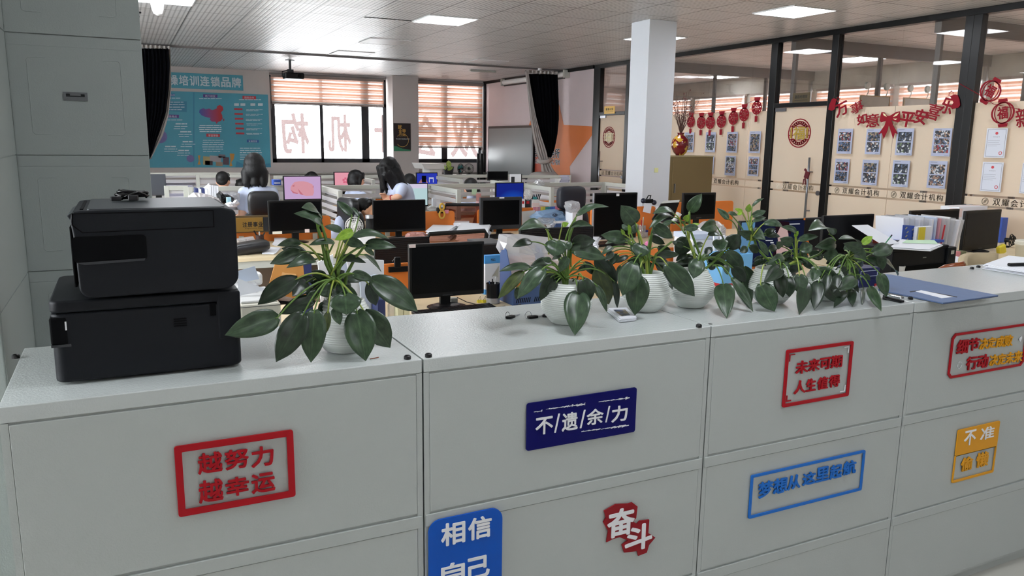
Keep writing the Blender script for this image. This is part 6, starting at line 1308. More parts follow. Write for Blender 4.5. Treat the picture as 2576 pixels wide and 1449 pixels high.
# hanging banner of separate red characters with a bow
def cut_char(ch, u0, v0, u1, v1, tilt, lab):
    q = onX((u0+u1)/2, (v0+v1)/2, XD-.02); um, vm = (u0+u1)/2, (v0+v1)/2; w = onX(u0, vm, XD-.02).y-onX(u1, vm, XD-.02).y; h = onX(um, v0, XD-.02).z-onX(um, v1, XD-.02).z
    o = Vector((XD-.02, q.y, q.z)); ux = Matrix.Rotation(tilt, 3, 'X') @ Vector((0, -1, 0)); uy = Matrix.Rotation(tilt, 3, 'X') @ Vector((0, 0, 1)); b = MB()
    put_text(b, ch, o-ux*w/2-uy*h/2, ux, uy, w, h, .006, .012 if ch in '意喜事新' else .03); tag(b.build('paper_character', M_DRED), lab, 'banner letter', 'red characters of the glass wall banner')
cv = lambda u, v: (2060+u/4.83, 20+v/4.83)
for ch, bx, tl, lab in (('万', (200, 1150, 355, 1312), -.35, 'red cut-out banner character next to the door post, left end'), ('事', (385, 1140, 540, 1275), -.4, 'red cut-out banner character tilted, second from the door post'), ('如', (465, 1285, 590, 1415), -.2, 'red cut-out banner character third from the door post'), ('意', (575, 1285, 735, 1449), -.1, 'red cut-out banner character just left of the bow'), ('平', (985, 1262, 1165, 1449), .12, 'red cut-out banner character just right of the bow'), ('安', (1165, 1230, 1320, 1412), .2, 'red cut-out banner character second right of the bow'), ('喜', (1315, 1165, 1480, 1360), .25, 'red cut-out banner character third right of the bow'), ('乐', (1485, 1085, 1640, 1290), .3, 'red cut-out banner character beside the right firecracker')):
    a, c = cv(bx[0], bx[1]), cv(bx[2], bx[3]); cut_char(ch, *a, *c, tl, lab)
def outline(lab, name, cat, pts, cvf, X, mm=None, hole=()):
    P = [onX(*cvf(*p), X) for p in pts]; t = thing(name, lab, cat, (X, sum(p.y for p in P)/len(P), min(p.z for p in P)))
    b = MB(); b.prism([(p.y, p.z) for p in P], (X, 0, 0), (0, 1, 0), (0, 0, 1), (-.006, 0, 0)); b.build('paper_body', mm or M_DRED, t); return t
t = outline('red paper bow in the middle of the banner on the glass', 'paper_bow', 'bow', [(765, 1265), (800, 1270), (830, 1310), (865, 1310), (900, 1290), (940, 1265), (985, 1255), (990, 1300), (985, 1380), (960, 1392), (900, 1370), (885, 1362), (900, 1420), (960, 1530), (925, 1520), (905, 1590), (860, 1440), (850, 1430), (835, 1490), (790, 1590), (770, 1520), (725, 1535), (800, 1430), (820, 1370), (760, 1390), (742, 1370), (748, 1320)], cv, XD-.022)
b = MB()
for P in ([(775, 1280), (800, 1285), (825, 1322), (790, 1310)], [(975, 1270), (930, 1290), (900, 1325), (945, 1310)], [(900, 1345), (950, 1345), (930, 1362)]):
    b.prism([(onX(*cv(*p), XD-.03).y, onX(*cv(*p), XD-.03).z) for p in P], (XD-.0285, 0, 0), (0, 1, 0), (0, 0, 1), (-.001, 0, 0))
b.build('pale_cutouts', M_GLDP, t)
def firecracker(lab, pts, spark):
    t = outline(lab, 'paper_firecracker', 'paper-cut', pts, cv, XD-.024); b = MB(); c = onX(*cv(*spark), XD-.024); r = .035
    b.ring([(c.y+r*(1 if k % 2 else .62)*math.cos(k*PI/6), c.z+r*(1 if k % 2 else .62)*math.sin(k*PI/6)) for k in range(12)], [(c.y+r*.8*(1 if k % 2 else .62)*math.cos(k*PI/6), c.z+r*.8*(1 if k % 2 else .62)*math.sin(k*PI/6)) for k in range(12)], (XD-.024, 0, 0), (0, 1, 0), (0, 0, 1), (-.004, 0, 0)); b.build('spark', M_DRED, t)
firecracker('red paper firecracker at the left end of the banner beside the door', [(185, 1095), (215, 1110), (205, 1160), (195, 1230), (160, 1250), (118, 1235), (130, 1175), (160, 1110)], (235, 1110)); firecracker('red paper firecracker at the right end of the banner', [(1600, 1075), (1660, 1048), (1690, 1060), (1710, 1110), (1720, 1180), (1700, 1210), (1620, 1230), (1605, 1200), (1640, 1150)], (1608, 1045))
def big_lantern(lab, u, v, r, tl, ch='福'):
    q = onX(u, v, XD-.02); k = r/pxm(q)*1.35; X0 = XD-.02; R2 = lambda a, b: (q.y+a*math.cos(tl)-b*math.sin(tl), q.z+a*math.sin(tl)+b*math.cos(tl)); F = ((X0, 0, 0), (0, 1, 0), (0, 0, 1), (-.005, 0, 0))
    t = thing('paper_lantern', lab, 'paper lantern', (X0, q.y, q.z), 0, 'round red paper lanterns on the right pane'); b = MB()
    E = lambda a, c: [R2(a*math.cos(j*PI/16), c*math.sin(j*PI/16)) for j in range(32)]
    b.ring(E(k, k*.92), E(k*.86, k*.80), *F); b.ring(E(k*.74, k*.9), E(k*.66, k*.84), *F)
    for s in (1, -1): b.prism([R2(-k*.42, s*k*.9), R2(k*.42, s*k*.9), R2(k*.36, s*k*1.18), R2(-k*.36, s*k*1.18)], *F)
    b.build('lantern_body', M_DRED, t)
    ux = Vector((0, -math.cos(tl), -math.sin(tl))); uy = Vector((0, -math.sin(tl), math.cos(tl))); b = MB(); put_text(b, ch, Vector((X0-.002, q.y, q.z))-ux*k*.46-uy*k*.52, ux, uy, k*.92, k*1.04, .005, .03); b.build('character', M_DRED, t)
big_lantern('upper round red paper lantern tilted on the pane right of the double post', 2492, 229, 21, .5); big_lantern('lower round red paper lantern on the pane right of the double post', 2523, 284, 22, -.12)
cut_char('新', 2556, 270, 2592, 320, -.2, 'red cut-out character cut by the right edge of the picture')
b = MB(); b.tube([(XD-.02, 5.5, 2.3), onX(2460, 236, XD-.02), onX(2500, 262, XD-.02), onX(2530, 268, XD-.02), onX(2590, 280, XD-.02)], .003, 5); tag(b.build('garland_string', M_DRED), 'thin string of the lanterns on the right pane', 'string')
# photo sheets on the glass --------------------------------------------------
M_SHEET = mat('pale_blue_photo_sheet', '#aab0c8', rough=.45)
def photo_mat(key, seed, base):
    if key in MATS: return MATS[key]
    m = mat(key, base, rough=.4); nt = m.node_tree; b = nt.nodes['Principled BSDF']; tc = nt.nodes.new('ShaderNodeTexCoord'); v = nt.nodes.new('ShaderNodeTexVoronoi'); v.inputs['Scale'].default_value = 60; mp_ = nt.nodes.new('ShaderNodeMapping'); mp_.inputs['Location'].default_value = (seed*1.7, seed*.9, seed); nt.links.new(tc.outputs['Object'], mp_.inputs[0]); nt.links.new(mp_.outputs[0], v.inputs['Vector'])
    sp = nt.nodes.new('ShaderNodeSeparateColor'); nt.links.new(v.outputs['Color'], sp.inputs[0]); r = nt.nodes.new('ShaderNodeValToRGB'); r.color_ramp.interpolation = 'CONSTANT'
    cols = ['#23262e', '#4a4f58', '#c9ccd0', '#2d3138', base, '#9a7d6a', '#5a6a86']; e = r.color_ramp.elements; e[0].color = rgb(cols[0]); e[1].position = 1/7; e[1].color = rgb(cols[1])
    for i in range(2, 7): q = e.new(i/7); q.color = rgb(cols[(i+seed) % 7])
    nt.links.new(sp.outputs[0], r.inputs[0]); nt.links.new(r.outputs[0], b.inputs['Base Color']); return m
def sheet(lab, pts, kind, seed):
    """pts TL TR BR BL"""
    P = [onX(*p, XD) for p in pts]; y0, y1 = (P[1].y+P[2].y)/2, (P[0].y+P[3].y)/2; z0, z1 = (P[2].z+P[3].z)/2, (P[0].z+P[1].z)/2; w, h = y1-y0, z1-z0
    t = thing('photo_sheet' if kind != 'c' else 'certificate', lab, 'poster', (XD, (y0+y1)/2, z0), 0, 'photo sheets stuck on the glass wall' if kind != 'c' else 'certificates stuck on the right pane')
    MB().box(XD-.003, XD, y0, y1, z0, z1).build('paper', M_SHEET if kind != 'c' else mat('dull_white_sheet', '#cfd3de', rough=.5), t)
    if kind == 'c':
        b = MB(); b.ring([(y0+w*.06, z0+h*.04), (y1-w*.06, z0+h*.04), (y1-w*.06, z1-h*.04), (y0+w*.06, z1-h*.04)], [(y0+w*.075, z0+h*.05), (y1-w*.075, z0+h*.05), (y1-w*.075, z1-h*.05), (y0+w*.075, z1-h*.05)], (XD-.003, 0, 0), (0, 1, 0), (0, 0, 1), (-.0006, 0, 0))
        for k, (a, c) in enumerate(((.42, .75), (.48, .7), (.54, .8), (.60, .6))): b.box(XD-.0037, XD-.003, y1-w*.12-w*.76*c, y1-w*.12, z1-h*(a+.008), z1-h*a)
        put_text(b, '专利证书', (XD-.0031, y0+w*.66, z1-h*.31), (0, -1, 0), (0, 0, 1), w*.32, h*.035, .0005, .0); b.build('small_print', mat('grey_print', '#7a7d86', rough=.6), t)
        b = MB(); b.prism(ell2(((y0+y1)/2, z1-h*.17), w*.07, h*.05, 14), (XD-.003, 0, 0), (0, 1, 0), (0, 0, 1), (-.0006, 0, 0)); b.ring(ell2((y0+w*.22, z0+h*.16), w*.085, h*.06, 16), ell2((y0+w*.22, z0+h*.16), w*.055, h*.04, 16), (XD-.003, 0, 0), (0, 1, 0), (0, 0, 1), (-.0006, 0, 0)); b.build('red_seals', M_TR, t)
        return
    cells = {2: [(.13, .48), (.52, .90)], 1: [(.12, .92)], 3: [(.10, .38), (.41, .66), (.69, .92)], 4: [(.08, .33), (.36, .58), (.60, .88)]}[kind]
    for i, (a, c) in enumerate(cells): MB().box(XD-.0036, XD-.003, y0+w*.1, y1-w*.1, z1-h*c, z1-h*a).build('photograph', photo_mat('photo_print_%s' % 'abcdefgh'[(seed+i) % 8], (seed+i) % 8, ('#8a2f38', '#5b6f8e', '#9a8a6a', '#46586e', '#a8424a', '#6a7a5a', '#b8bcc4', '#7a5a52')[(seed+i) % 8]), t)
    b = MB(); b.box(XD-.0035, XD-.003, y1-w*.45, y1-w*.1, z1-h*.055, z1-h*.04); b.box(XD-.0035, XD-.003, y0+w*.06, y0+w*.3, z0+h*.03, z0+h*.045); b.build('caption_line', mat('grey_print', '#7a7d86', rough=.6), t)
cd = lambda u, v: (1900+u/3.81, 260+v/3.81); ce = lambda u, v: (1660+u/3.813, 60+v/3.813)
A4 = [('upper row first from the near door', [(800, 243), (940, 243), (918, 483), (778, 483)], 2), ('upper row second, under the bow', [(1075, 243), (1218, 246), (1195, 490), (1046, 488)], 2), ('upper row third from the near door', [(1365, 240), (1528, 240), (1497, 500), (1335, 497)], 2), ('upper row nearest the double post', [(1715, 238), (1895, 240), (1860, 508), (1682, 505)], 4), ('lower row first from the near door', [(770, 530), (910, 533), (885, 768), (750, 763)], 2), ('lower row second from the near door', [(1035, 540), (1188, 543), (1160, 788), (1008, 778)], 2), ('lower row third from the near door', [(1325, 545), (1487, 548), (1460, 805), (1298, 795)], 2), ('lower row nearest the double post', [(1670, 550), (1850, 555), (1812, 820), (1640, 808)], 2)]
for i, (w_, pts, k) in enumerate(A4): sheet('photo sheet right of the near door, %s' % w_, [cd(*p) for p in pts], k, i*2)
B4 = [('upper row beside the vase', [(243, 1040), (333, 1042), (318, 1232), (228, 1230)], 2), ('upper row under the middle lantern', [(447, 1038), (540, 1038), (525, 1233), (430, 1230)], 2), ('upper row, second from the near door', [(650, 1035), (750, 1036), (736, 1237), (636, 1233)], 3), ('upper row next to the near door', [(865, 1030), (973, 1032), (957, 1240), (850, 1237)], 1), ('lower row, second from the near door', [(633, 1265), (734, 1268), (715, 1455), (620, 1452)], 4), ('lower row next to the near door', [(853, 1272), (957, 1275), (938, 1460), (840, 1458)], 3), ('lower row half hidden by the brown board', [(440, 1262), (525, 1264), (510, 1440), (425, 1440)], 2)]
for i, (w_, pts, k) in enumerate(B4): sheet('photo sheet left of the near door, %s' % w_, [ce(*p) for p in pts], k, i*3+1)
for i, (w_, pts) in enumerate((('upper one', [(2225, 237), (2425, 240), (2387, 523), (2192, 520)]), ('lower one', [(2187, 560), (2385, 568), (2347, 852), (2150, 838)]), ('cut by the right edge of the picture', [(2560, 570), (2700, 575), (2670, 870), (2535, 862)]))): sheet('white certificate right of the double post, %s' % w_, [cd(*p) for p in pts], 'c', i)
# door plates, door tassel, framed boards inside
def plate(lab, u0, v0, u1, v1, X, mm, txt):
    ya, yb = onX(u0, (v0+v1)/2, X).y, onX(u1, (v0+v1)/2, X).y; z0, z1 = onX((u0+u1)/2, v1, X).z, onX((u0+u1)/2, v0, X).z
    t = thing('door_plate', lab, 'sign', (X, (ya+yb)/2, z0), 0, 'door plates'); MB().box(X-.008, X, yb, ya, z0, z1).build('plate', mm, t, bevel=.002)
    b = MB(); put_text(b, txt, (X-.0082, ya-(ya-yb)*.14, z0+(z1-z0)*.42), (0, -1, 0), (0, 0, 1), (ya-yb)*.72, (z1-z0)*.34, .001, .01); b.box(X-.0095, X-.008, yb+(ya-yb)*.12, ya-(ya-yb)*.12, z0+(z1-z0)*.22, z0+(z1-z0)*.26); b.build('lettering', M_INK, t)
plate('dark gold door plate standing on the transom of the near glass door', 1995, 233, 2038, 258, XG-.004, mat('dark_brass_plate', '#4f4225', rough=.5), '副总经理室'); plate('bright yellow door plate over the far glass door', 1521, 267, 1547, 286, XG-.024, mat('bright_gold_plate', '#f0c050', rough=.4), '董事长室')
q = onX(2030, 440, XG-.07); t = thing('red_tassel', 'dark red cloth ornament hanging on the near door handle', 'ornament', (XG-.07, q.y, q.z))
b = MB(); b.cbox((0, 0, .0), (.02, .07, .09), 0, .3); b.cbox((0, .03, .06), (.015, .04, .03), 0, .6); b.cbox((0, .02, -.08), (.012, .02, .09), 0, -.2); b.cbox((0, .05, -.09), (.012, .015, .08), 0, .1); b.build('cloth', mat('maroon_cloth', '#5a0f1c', rough=.8), t, local=True, bevel=.006)
# two boards with hooks hanging on the inner glass partition
for i, (u0, v0, u1, v1, lab) in enumerate(((2163, 239, 2237, 268, 'left of two grey boards hanging inside the glass office by hooks'), (2272, 245, 2338, 268, 'right of two grey boards hanging inside the glass office by hooks'))):
    Yh = 7.90; a, c = onY(u0, v0, Yh), onY(u1, v0, Yh); zb = a.z-.35; t = thing('hanging_board', lab, 'board', ((a.x+c.x)/2, Yh, zb), 0, 'grey boards inside the glass office')
    MB().box(a.x, c.x, Yh-.015, Yh, zb, a.z).build('panel', M_BAND, t); b = MB(); b.ring([(a.x, zb), (c.x, zb), (c.x, a.z), (a.x, a.z)], [(a.x+.01, zb+.01), (c.x-.01, zb+.01), (c.x-.01, a.z-.01), (a.x+.01, a.z-.01)], (0, Yh-.015, 0), (1, 0, 0), (0, 0, 1), (0, -.006, 0)); b.build('frame', mat('brass_edge', '#9a7a3c', rough=.4), t)
    for f in (.2, .85):
        x = a.x+(c.x-a.x)*f; b = MB(); b.lathe([(0, 0), (.05, 0), (.045, .03), (.01, .04), (0, .04)], (x, Yh-.005, a.z+.13), 18, Matrix.Rotation(PI/2, 4, 'X')); b.tube([(x, Yh-.03, a.z+.1), (x+.01, Yh-.03, a.z+.05), (x-.005, Yh-.02, a.z)], .006, 6); b.build('suction_hook', M_LGREY, t)
# tan cabinet with the red vase
Yv = 8.6; x0, x1, z0, z1 = RC(1690, 394, 1791, 510, Yv)
t = thing('tan_cupboard', 'tan brown cupboard right of the white pillar carrying the red vase', 'cabinet', ((x0+x1)/2, Yv, 0)); MB().box(x0-.05, x1, Yv, Yv+.4, 0, z1).build('body', M_TAN, t, bevel=.004); MB().box(x0-.055, x1+.004, Yv-.004, Yv+.404, z1-.004, z1+.012).build('top_edge', mat('tan_edge', '#a89a78', rough=.6), t); MB().box(x0, x1-.01, Yv-.012, Yv, .1, z1-.015).build('door', M_TAN, t, bevel=.002); MB().box(x0+.03, x0+.045, Yv-.03, Yv-.012, 1.0, 1.12).build('handle', M_STEEL, t)
q = onY(1712, 394, Yv+.15); R_ = 22/pxm(q)
t = thing('red_vase', 'glossy red vase with gold relief on the tan cupboard beside the pillar', 'vase', (q.x, Yv+.17, z1+.012))
def vase_mat():
    m = mat('red_lacquer_vase', '#6a0814', rough=.15, coat=.4); nt = m.node_tree; b = nt.nodes['Principled BSDF']; tc = nt.nodes.new('ShaderNodeTexCoord'); n = nt.nodes.new('ShaderNodeTexNoise'); n.inputs['Scale'].default_value = 9; n.inputs['Detail'].default_value = 6; nt.links.new(tc.outputs['Object'], n.inputs['Vector']); r = nt.nodes.new('ShaderNodeValToRGB'); r.color_ramp.interpolation = 'CONSTANT'; r.color_ramp.elements[0].color = rgb('#6a0814'); r.color_ramp.elements[1].position = .54; r.color_ramp.elements[1].color = rgb('#c59a3a'); nt.links.new(n.outputs['Fac'], r.inputs[0]); nt.links.new(r.outputs[0], b.inputs['Base Color']); return m
hv = onY(1712, 334, Yv+.15).z-z1-.012
MB().lathe([(0, 0), (R_*.42, 0), (R_*.5, .012), (R_*.75, hv*.14), (R_*.97, hv*.36), (R_, hv*.5), (R_*.88, hv*.70), (R_*.5, hv*.86), (R_*.34, hv*.90), (R_*.36, hv*.96), (R_*.46, hv), (R_*.38, hv-.004), (R_*.28, hv*.9), (0, hv*.86)], (0, 0, 0), 36).build('vessel', vase_mat(), t, local=True, smooth=True)
b = MB(); bb = MB(); r = random.Random(8)
for k in range(46):
    a = r.uniform(0, 2*PI); s = r.uniform(.15, .85); L = r.uniform(.30, .62); p = Vector((0, 0, hv-.03)); d = Vector((math.cos(a)*s*.55, math.sin(a)*s*.4, 1)).normalized(); pts = [p]
    for j in range(5): d = (d+Vector((r.uniform(-.16, .16), r.uniform(-.16, .16), -.02))).normalized(); p = p+d*L/5; pts.append(p)
    b.tube(pts, .0035, 4, .0012)
    for j in (3, 4, 5):
        if r.random() < .5: bb.ball(pts[j]+Vector((r.uniform(-.02, .02), r.uniform(-.02, .02), 0)), r.uniform(.004, .010), u=6, v=4)
tw = b.build('dry_twigs', mat('dry_brown_twig', '#5a4038', rough=.9), t, local=True); o = bb.build('red_berries', mat('dull_red_berry', '#5e2228', rough=.7), t, local=True); o['kind'] = 'stuff'; tw['kind'] = 'stuff'
q = onY(1651, 428, pY0-.002); tag(MB().box(q.x-.027, q.x+.027, pY0-.004, pY0-.001, q.z-.027, q.z+.027).build('sticky_note', mat('yellow_sticky_note', '#d9dca0', rough=.7)), 'pale yellow sticky note on the front of the white pillar', 'note')
# ================================================================== CLUTTER
def bx(name, label, cat, rect, Y, dep, m, zb=None, group=None, bev=.003, part='body', rz=0):
    x0, x1, z0, z1 = RC(*rect, Y); z0 = zb if zb is not None else z0
    t = thing(name, label, cat, ((x0+x1)/2, Y+dep/2, z0), rz, group); w = (x1-x0)/2
    MB().box(-w, w, -dep/2, dep/2, 0, z1-z0).build(part, m, t, local=True, bevel=bev); return t, w, z1-z0
def lb(t, m, name, x0, x1, y0, y1, z0, z1, bev=0): return MB().box(x0, x1, y0, y1, z0, z1).build(name, m, t, local=True, bevel=bev)
def stack(label, quad, z, h, n, seed, m=None, name='paper_stack', cat='papers', jit=.012, group='paper stacks'):
    P = [onZ(a, b, z) for a, b in quad]; c = sum(P, Vector())/len(P); r = random.Random(seed); t = thing(name, label, cat, c, 0, group)
    b = MB()
    for i in range(n):
        zz = h*i/n; M = Matrix.Translation((r.uniform(-jit, jit), r.uniform(-jit, jit), 0)) @ Matrix.Rotation(r.uniform(-.05, .05), 4, 'Z')
        b.prism([((M @ (p-c)).x, (M @ (p-c)).y) for p in P], (0, 0, zz+.0003), (1, 0, 0), (0, 1, 0), (0, 0, h/n*.86))
    b.build('sheets', m or M_PAP, t, local=True); return t, P, c
def sheet3(name, label, cat, pts, m, th=.0015, group=None):
    """flat sheet through given world points"""
    n = (pts[1]-pts[0]).cross(pts[2]-pts[0]).normalized(); b = MB(); a = [b.bm.verts.new(p) for p in pts]; c = [b.bm.verts.new(p+n*th) for p in pts]
    b.bm.faces.new(a); b.bm.faces.new(c[::-1])
    for i in range(len(pts)): b.bm.faces.new((a[i], c[i], c[(i+1) % len(pts)], a[(i+1) % len(pts)]))
    return tag(b.build(name, m), label, cat, group)
def bag(name, label, cat, pts, Y, dep, m, seed, z=None):
    """crumpled bag from its outline in the photo"""
    P = [onY(a, b, Y) for a, b in pts]; c = sum(P, Vector())/len(P); r = random.Random(seed); n = len(P); t = thing(name, label, cat, (c.x, Y+dep/2, min(p.z for p in P)))
    b = MB(); R_ = []
    for k, (s, y) in enumerate(((.25, -.02), (.7, -.0), (.95, .25), (1, .5), (.95, .75), (.7, 1), (.25, 1.02))):
        ring = []
        for i in range(n*3):
            p = P[(i//3) % n].lerp(P[(i//3+1) % n], (i % 3)/3); q = c+(p-c)*s*(1+r.uniform(-.05, .05)*(s < 1)); ring.append(b.bm.verts.new((q.x, Y+dep*y+r.uniform(-.012, .012), q.z)))
        R_.append(ring)
    for a, d in zip(R_, R_[1:]):
        for i in range(len(a)): b.bm.faces.new((a[i], a[(i+1) % len(a)], d[(i+1) % len(a)], d[i]))
    b.bm.faces.new(R_[0]); b.bm.faces.new(R_[-1]); b.build('film', m, t); return t, c
def round_thing(name, label, cat, c, prof, m, part='body', seg=24, group=None, smooth=True):
    t = thing(name, label, cat, c, 0, group); MB().lathe(prof, (0, 0, 0), seg).build(part, m, t, local=True, smooth=smooth); return t
DZ = .7508
# -- near row --------------------------------------------------------------------
t, w, h = bx('label_printer', 'white desktop device on the desk between the black printers and the largest plant', 'printer', (602, 764, 708, 812), 3.45, .36, M_CREAM, DZ, bev=.012)
lb(t, M_WPL, 'lid', -w+.01, w-.01, -.16, .17, h, h+.012, .005); lb(t, M_BAG, 'paper_window', -w+.02, w-.06, .02, .17, h+.012, h+.05, .01); lb(t, M_DGR, 'seam', -w-.001, w+.001, -.181, -.178, h-.012, h-.010); lb(t, M_WPL, 'rear_cover', -w+.0, w-.03, .1, .18, h+.03, h+.085, .012)
for i, (q, lab) in enumerate((([(598, 682), (641, 669), (652, 702), (600, 712)], 'bluish sheet of paper leaning on the white device'), ([(598, 700), (655, 722), (676, 727), (600, 745)], 'white sheet of paper lying over the white device'))):
    sheet3('loose_sheet', lab, 'paper', [onY(a, b, 3.62-.02*i) for a, b in q], (M_PAPB, M_PAP)[i], group='loose sheets of paper')
P = [onY(*q, 3.9) for q in ((692, 662), (762, 668), (762, 748), (664, 728))]; P[2].y = P[3].y = 3.82
t = thing('kraft_envelope', 'brown kraft envelope leaning left of the largest plant', 'envelope', (P[3]+P[2])/2)
b = MB(); b.face(P); b.build('paper', M_KRAFT, t, solid=.01); b = MB(); b.face([P[0].lerp(P[1], .25)+Vector((0, -.012, -.03)), P[0].lerp(P[1], .7)+Vector((0, -.012, -.03)), P[3].lerp(P[2], .8)+Vector((0, -.012, .05)), P[3].lerp(P[2], .3)+Vector((0, -.012, .05))]); b.build('flap', mat('light_kraft', '#d9a365', rough=.8), t, solid=.003)
bx('document_box', 'navy folder standing behind the kraft envelope', 'folder', (763, 660, 785, 740), 4.0, .2, M_NAVYP, DZ)
for i, (q, m_) in enumerate(((((800, 660), (838, 640), (842, 770), (810, 790)), M_PAP), (((840, 668), (900, 642), (905, 780), (850, 790)), M_PAPB), (((872, 650), (966, 655), (966, 780), (890, 790)), M_PAP), (((905, 700), (948, 690), (950, 786), (912, 790)), M_PAPB))):
    P = [onY(a, b, 3.95-.04*i) for a, b in q]; sheet3('paper_folder', ('leftmost white folder', 'bluish folder', 'widest white folder', 'front bluish folder')[i]+' standing upright behind the largest plant', 'folder', P, m_, .012, 'white folders behind the largest plant')
bx('document_box', 'small navy box on the desk right of the largest pot', 'box', (950, 753, 970, 795), 3.72, .12, M_NAVYP, DZ)
c = onZ(989, 808, DZ); round_thing('plastic_bottle', 'clear plastic bottle standing on the desk beside the keyboard', 'bottle', c, [(0, 0), (.026, 0), (.027, .006), (.027, .085), (.018, .105), (.012, .112), (.012, .125), (0, .125)], M_CLEAR)
for i, (a, c) in enumerate(((1000, 1015), (1016, 1031))): bx('note_block', ('left', 'right')[i]+' pale yellow note block left of the nearest monitor', 'note block', (a, 771, c, 794), 3.66, .06, mat('pale_yellow_notes', '#dcd9b6', rough=.8), DZ, 'pale yellow note blocks')
c = onZ(1240, 762, DZ); hh = onY(1240, 712, c.y).z-DZ; t = thing('pen_cup', 'black wire mesh pen cup right of the nearest monitor', 'pen cup', c); R_ = 17/pxm(c)
MB().lathe([(0, 0), (R_, 0), (R_, hh*.3), (R_*.98, hh*.31), (R_*.98, hh*.95), (R_*1.03, hh*.96), (R_*1.03, hh), (R_*.95, hh), (R_*.93, .01), (0, .01)], (0, 0, 0), 24).build('mesh_body', M_BLK, t, local=True); MB().lathe([(R_*1.005, hh*.02), (R_*1.005, hh*.28)], (0, 0, 0), 24).build('silver_band', M_SILV, t, local=True)
for k in range(3): MB().cyl((.01*(k-1), .005*k, .02), (.02*(k-1), .01, hh+.012+.01*k), .0035).build('pen', (M_BLUP, M_BLK, M_WPL)[k], t, local=True)
t, w, h = bx('paper_ream', 'blue and white wrapped ream of copy paper behind the pen cup', 'paper ream', (1220, 643, 1262, 706), 4.2, .05, mat('white_wrapper', '#dfe3ea', rough=.4), DZ)
lb(t, mat('bright_blue_wrapper', '#3f8fd0', rough=.4), 'blue_band', -w-.001, w+.001, -.0262, .02, h*.80, h+.001); lb(t, MATS['bright_blue_wrapper'], 'blue_band', -w-.001, w+.001, -.0262, .02, 0, h*.13); b = MB(); put_text(b, 'A4 70 5', (-w*.35, -.0265, h*.19), (1, 0, 0), (0, 0, 1), w*1.25, h*.09, .0005, .02); put_text(b, 'M&G', (-w*.3, -.0265, h*.86), (1, 0, 0), (0, 0, 1), w*.5, h*.07, .0005, .02); b.build('lettering', M_INK, t, local=True)
b = MB(); b.prism([(-w*.2, h*.45), (w*.7, h*.74), (w*.5, h*.42), (w*.25, h*.48)], (0, -.0265, 0), (1, 0, 0), (0, 0, 1), (0, -.0004, 0)); b.build('paper_plane_mark', M_LGREY, t, local=True)
# blue file rack
xa, xb = onY(1262, 700, 4.0).x, onY(1378, 750, 3.86).x; zt = onY(1266, 625, 4.0).z
t = thing('file_rack', 'blue perforated plastic file rack behind the second white pot', 'file rack', ((xa+xb)/2, 4.0, DZ)); yb_ = 4.02; yf = 3.84
for i in (0, 3):
    x = xa+(xb-xa)*i/3; b = MB(); b.prism([(yf, DZ), (yb_, DZ), (yb_, zt+.02), (yf+.10, zt), (yf+.02, DZ+.14), (yf, DZ+.12)], (x-.002, 0, 0), (0, 1, 0), (0, 0, 1), (.004, 0, 0)); b.build('side_panel', M_BLUP, t)
MB().box(xa, xb, yf-.002, yf+.002, DZ, DZ+.10).build('front_panel', M_BLUP, t); b = MB()
for s in range(2):
    for k in range(8): x = xa+.012+s*(xb-xa)*.5+k*.0115; b.prism([(x, DZ+.015), (x+.005, DZ+.015), (x+.012, DZ+.042), (x+.007, DZ+.042)], (0, yf-.003, 0), (1, 0, 0), (0, 0, 1), (0, .0008, 0))
b.build('vent_slots', M_SCR, t); MB().box(xa, xb, yf, yb_, DZ, DZ+.004).build('bottom_panel', M_BLUP, t)
bag('plastic_bag', 'white translucent plastic bag on top of the blue file rack', 'bag', [(1277, 594), (1330, 594), (1400, 602), (1452, 612), (1448, 650), (1430, 700), (1360, 712), (1300, 706), (1282, 650)], 3.9, .22, M_BAG, 2)
t, w, h = bx('storage_box', 'black box with a grey lid right of the nearest monitor top', 'box', (1217, 617, 1277, 660), 4.5, .26, M_BLK, DZ); lb(t, M_DGR, 'lid', -w-.004, w+.004, -.134, .134, h, h+.014, .004)
for i in range(2):
    c = onZ(1206+i*11, 761, DZ); t = thing('binder_clip', ('left', 'right')[i]+' yellow binder clip beside the pen cup', 'clip', c, .4*i, 'yellow binder clips'); MB().prism([(-.012, 0), (.012, 0), (.003, .016), (-.003, .016)], (-.013, 0, 0), (0, 1, 0), (0, 0, 1), (.026, 0, 0)).build('clip_body', M_YELP, t, local=True)
    MB().tube([(-.008, -.002, .014), (0, -.014, .04), (.008, -.002, .014)], .0012, 5).build('wire_lever', M_BLK, t, local=True)
x0, x1, z0, z1 = RC(977, 646, 1027, 684, 4.37); t = thing('bulldog_clip', 'large black bulldog clip on the near orange divider', 'clip', ((x0+x1)/2, 4.37, z0))
MB().box(x0, x1, 4.36, 4.378, z0, z0+(z1-z0)*.36).build('jaw', M_BLK, t, bevel=.003); MB().box(x0+(x1-x0)*.28, x0+(x1-x0)*.6, 4.355, 4.372, z0+(z1-z0)*.3, z1).build('lever', M_BLK, t, bevel=.005); MB().tube([(x0+.03, 4.35, z1-.035), (x0+.015, 4.345, z1-.02), (x0+.035, 4.345, z1+.0)], .0016, 5).build('wire_loop', M_CHROME, t)
bx('power_adapter', 'small grey adapter behind the foot of the nearest monitor', 'adapter', (1134, 750, 1152, 774), 4.02, .04, M_LGREY, DZ)
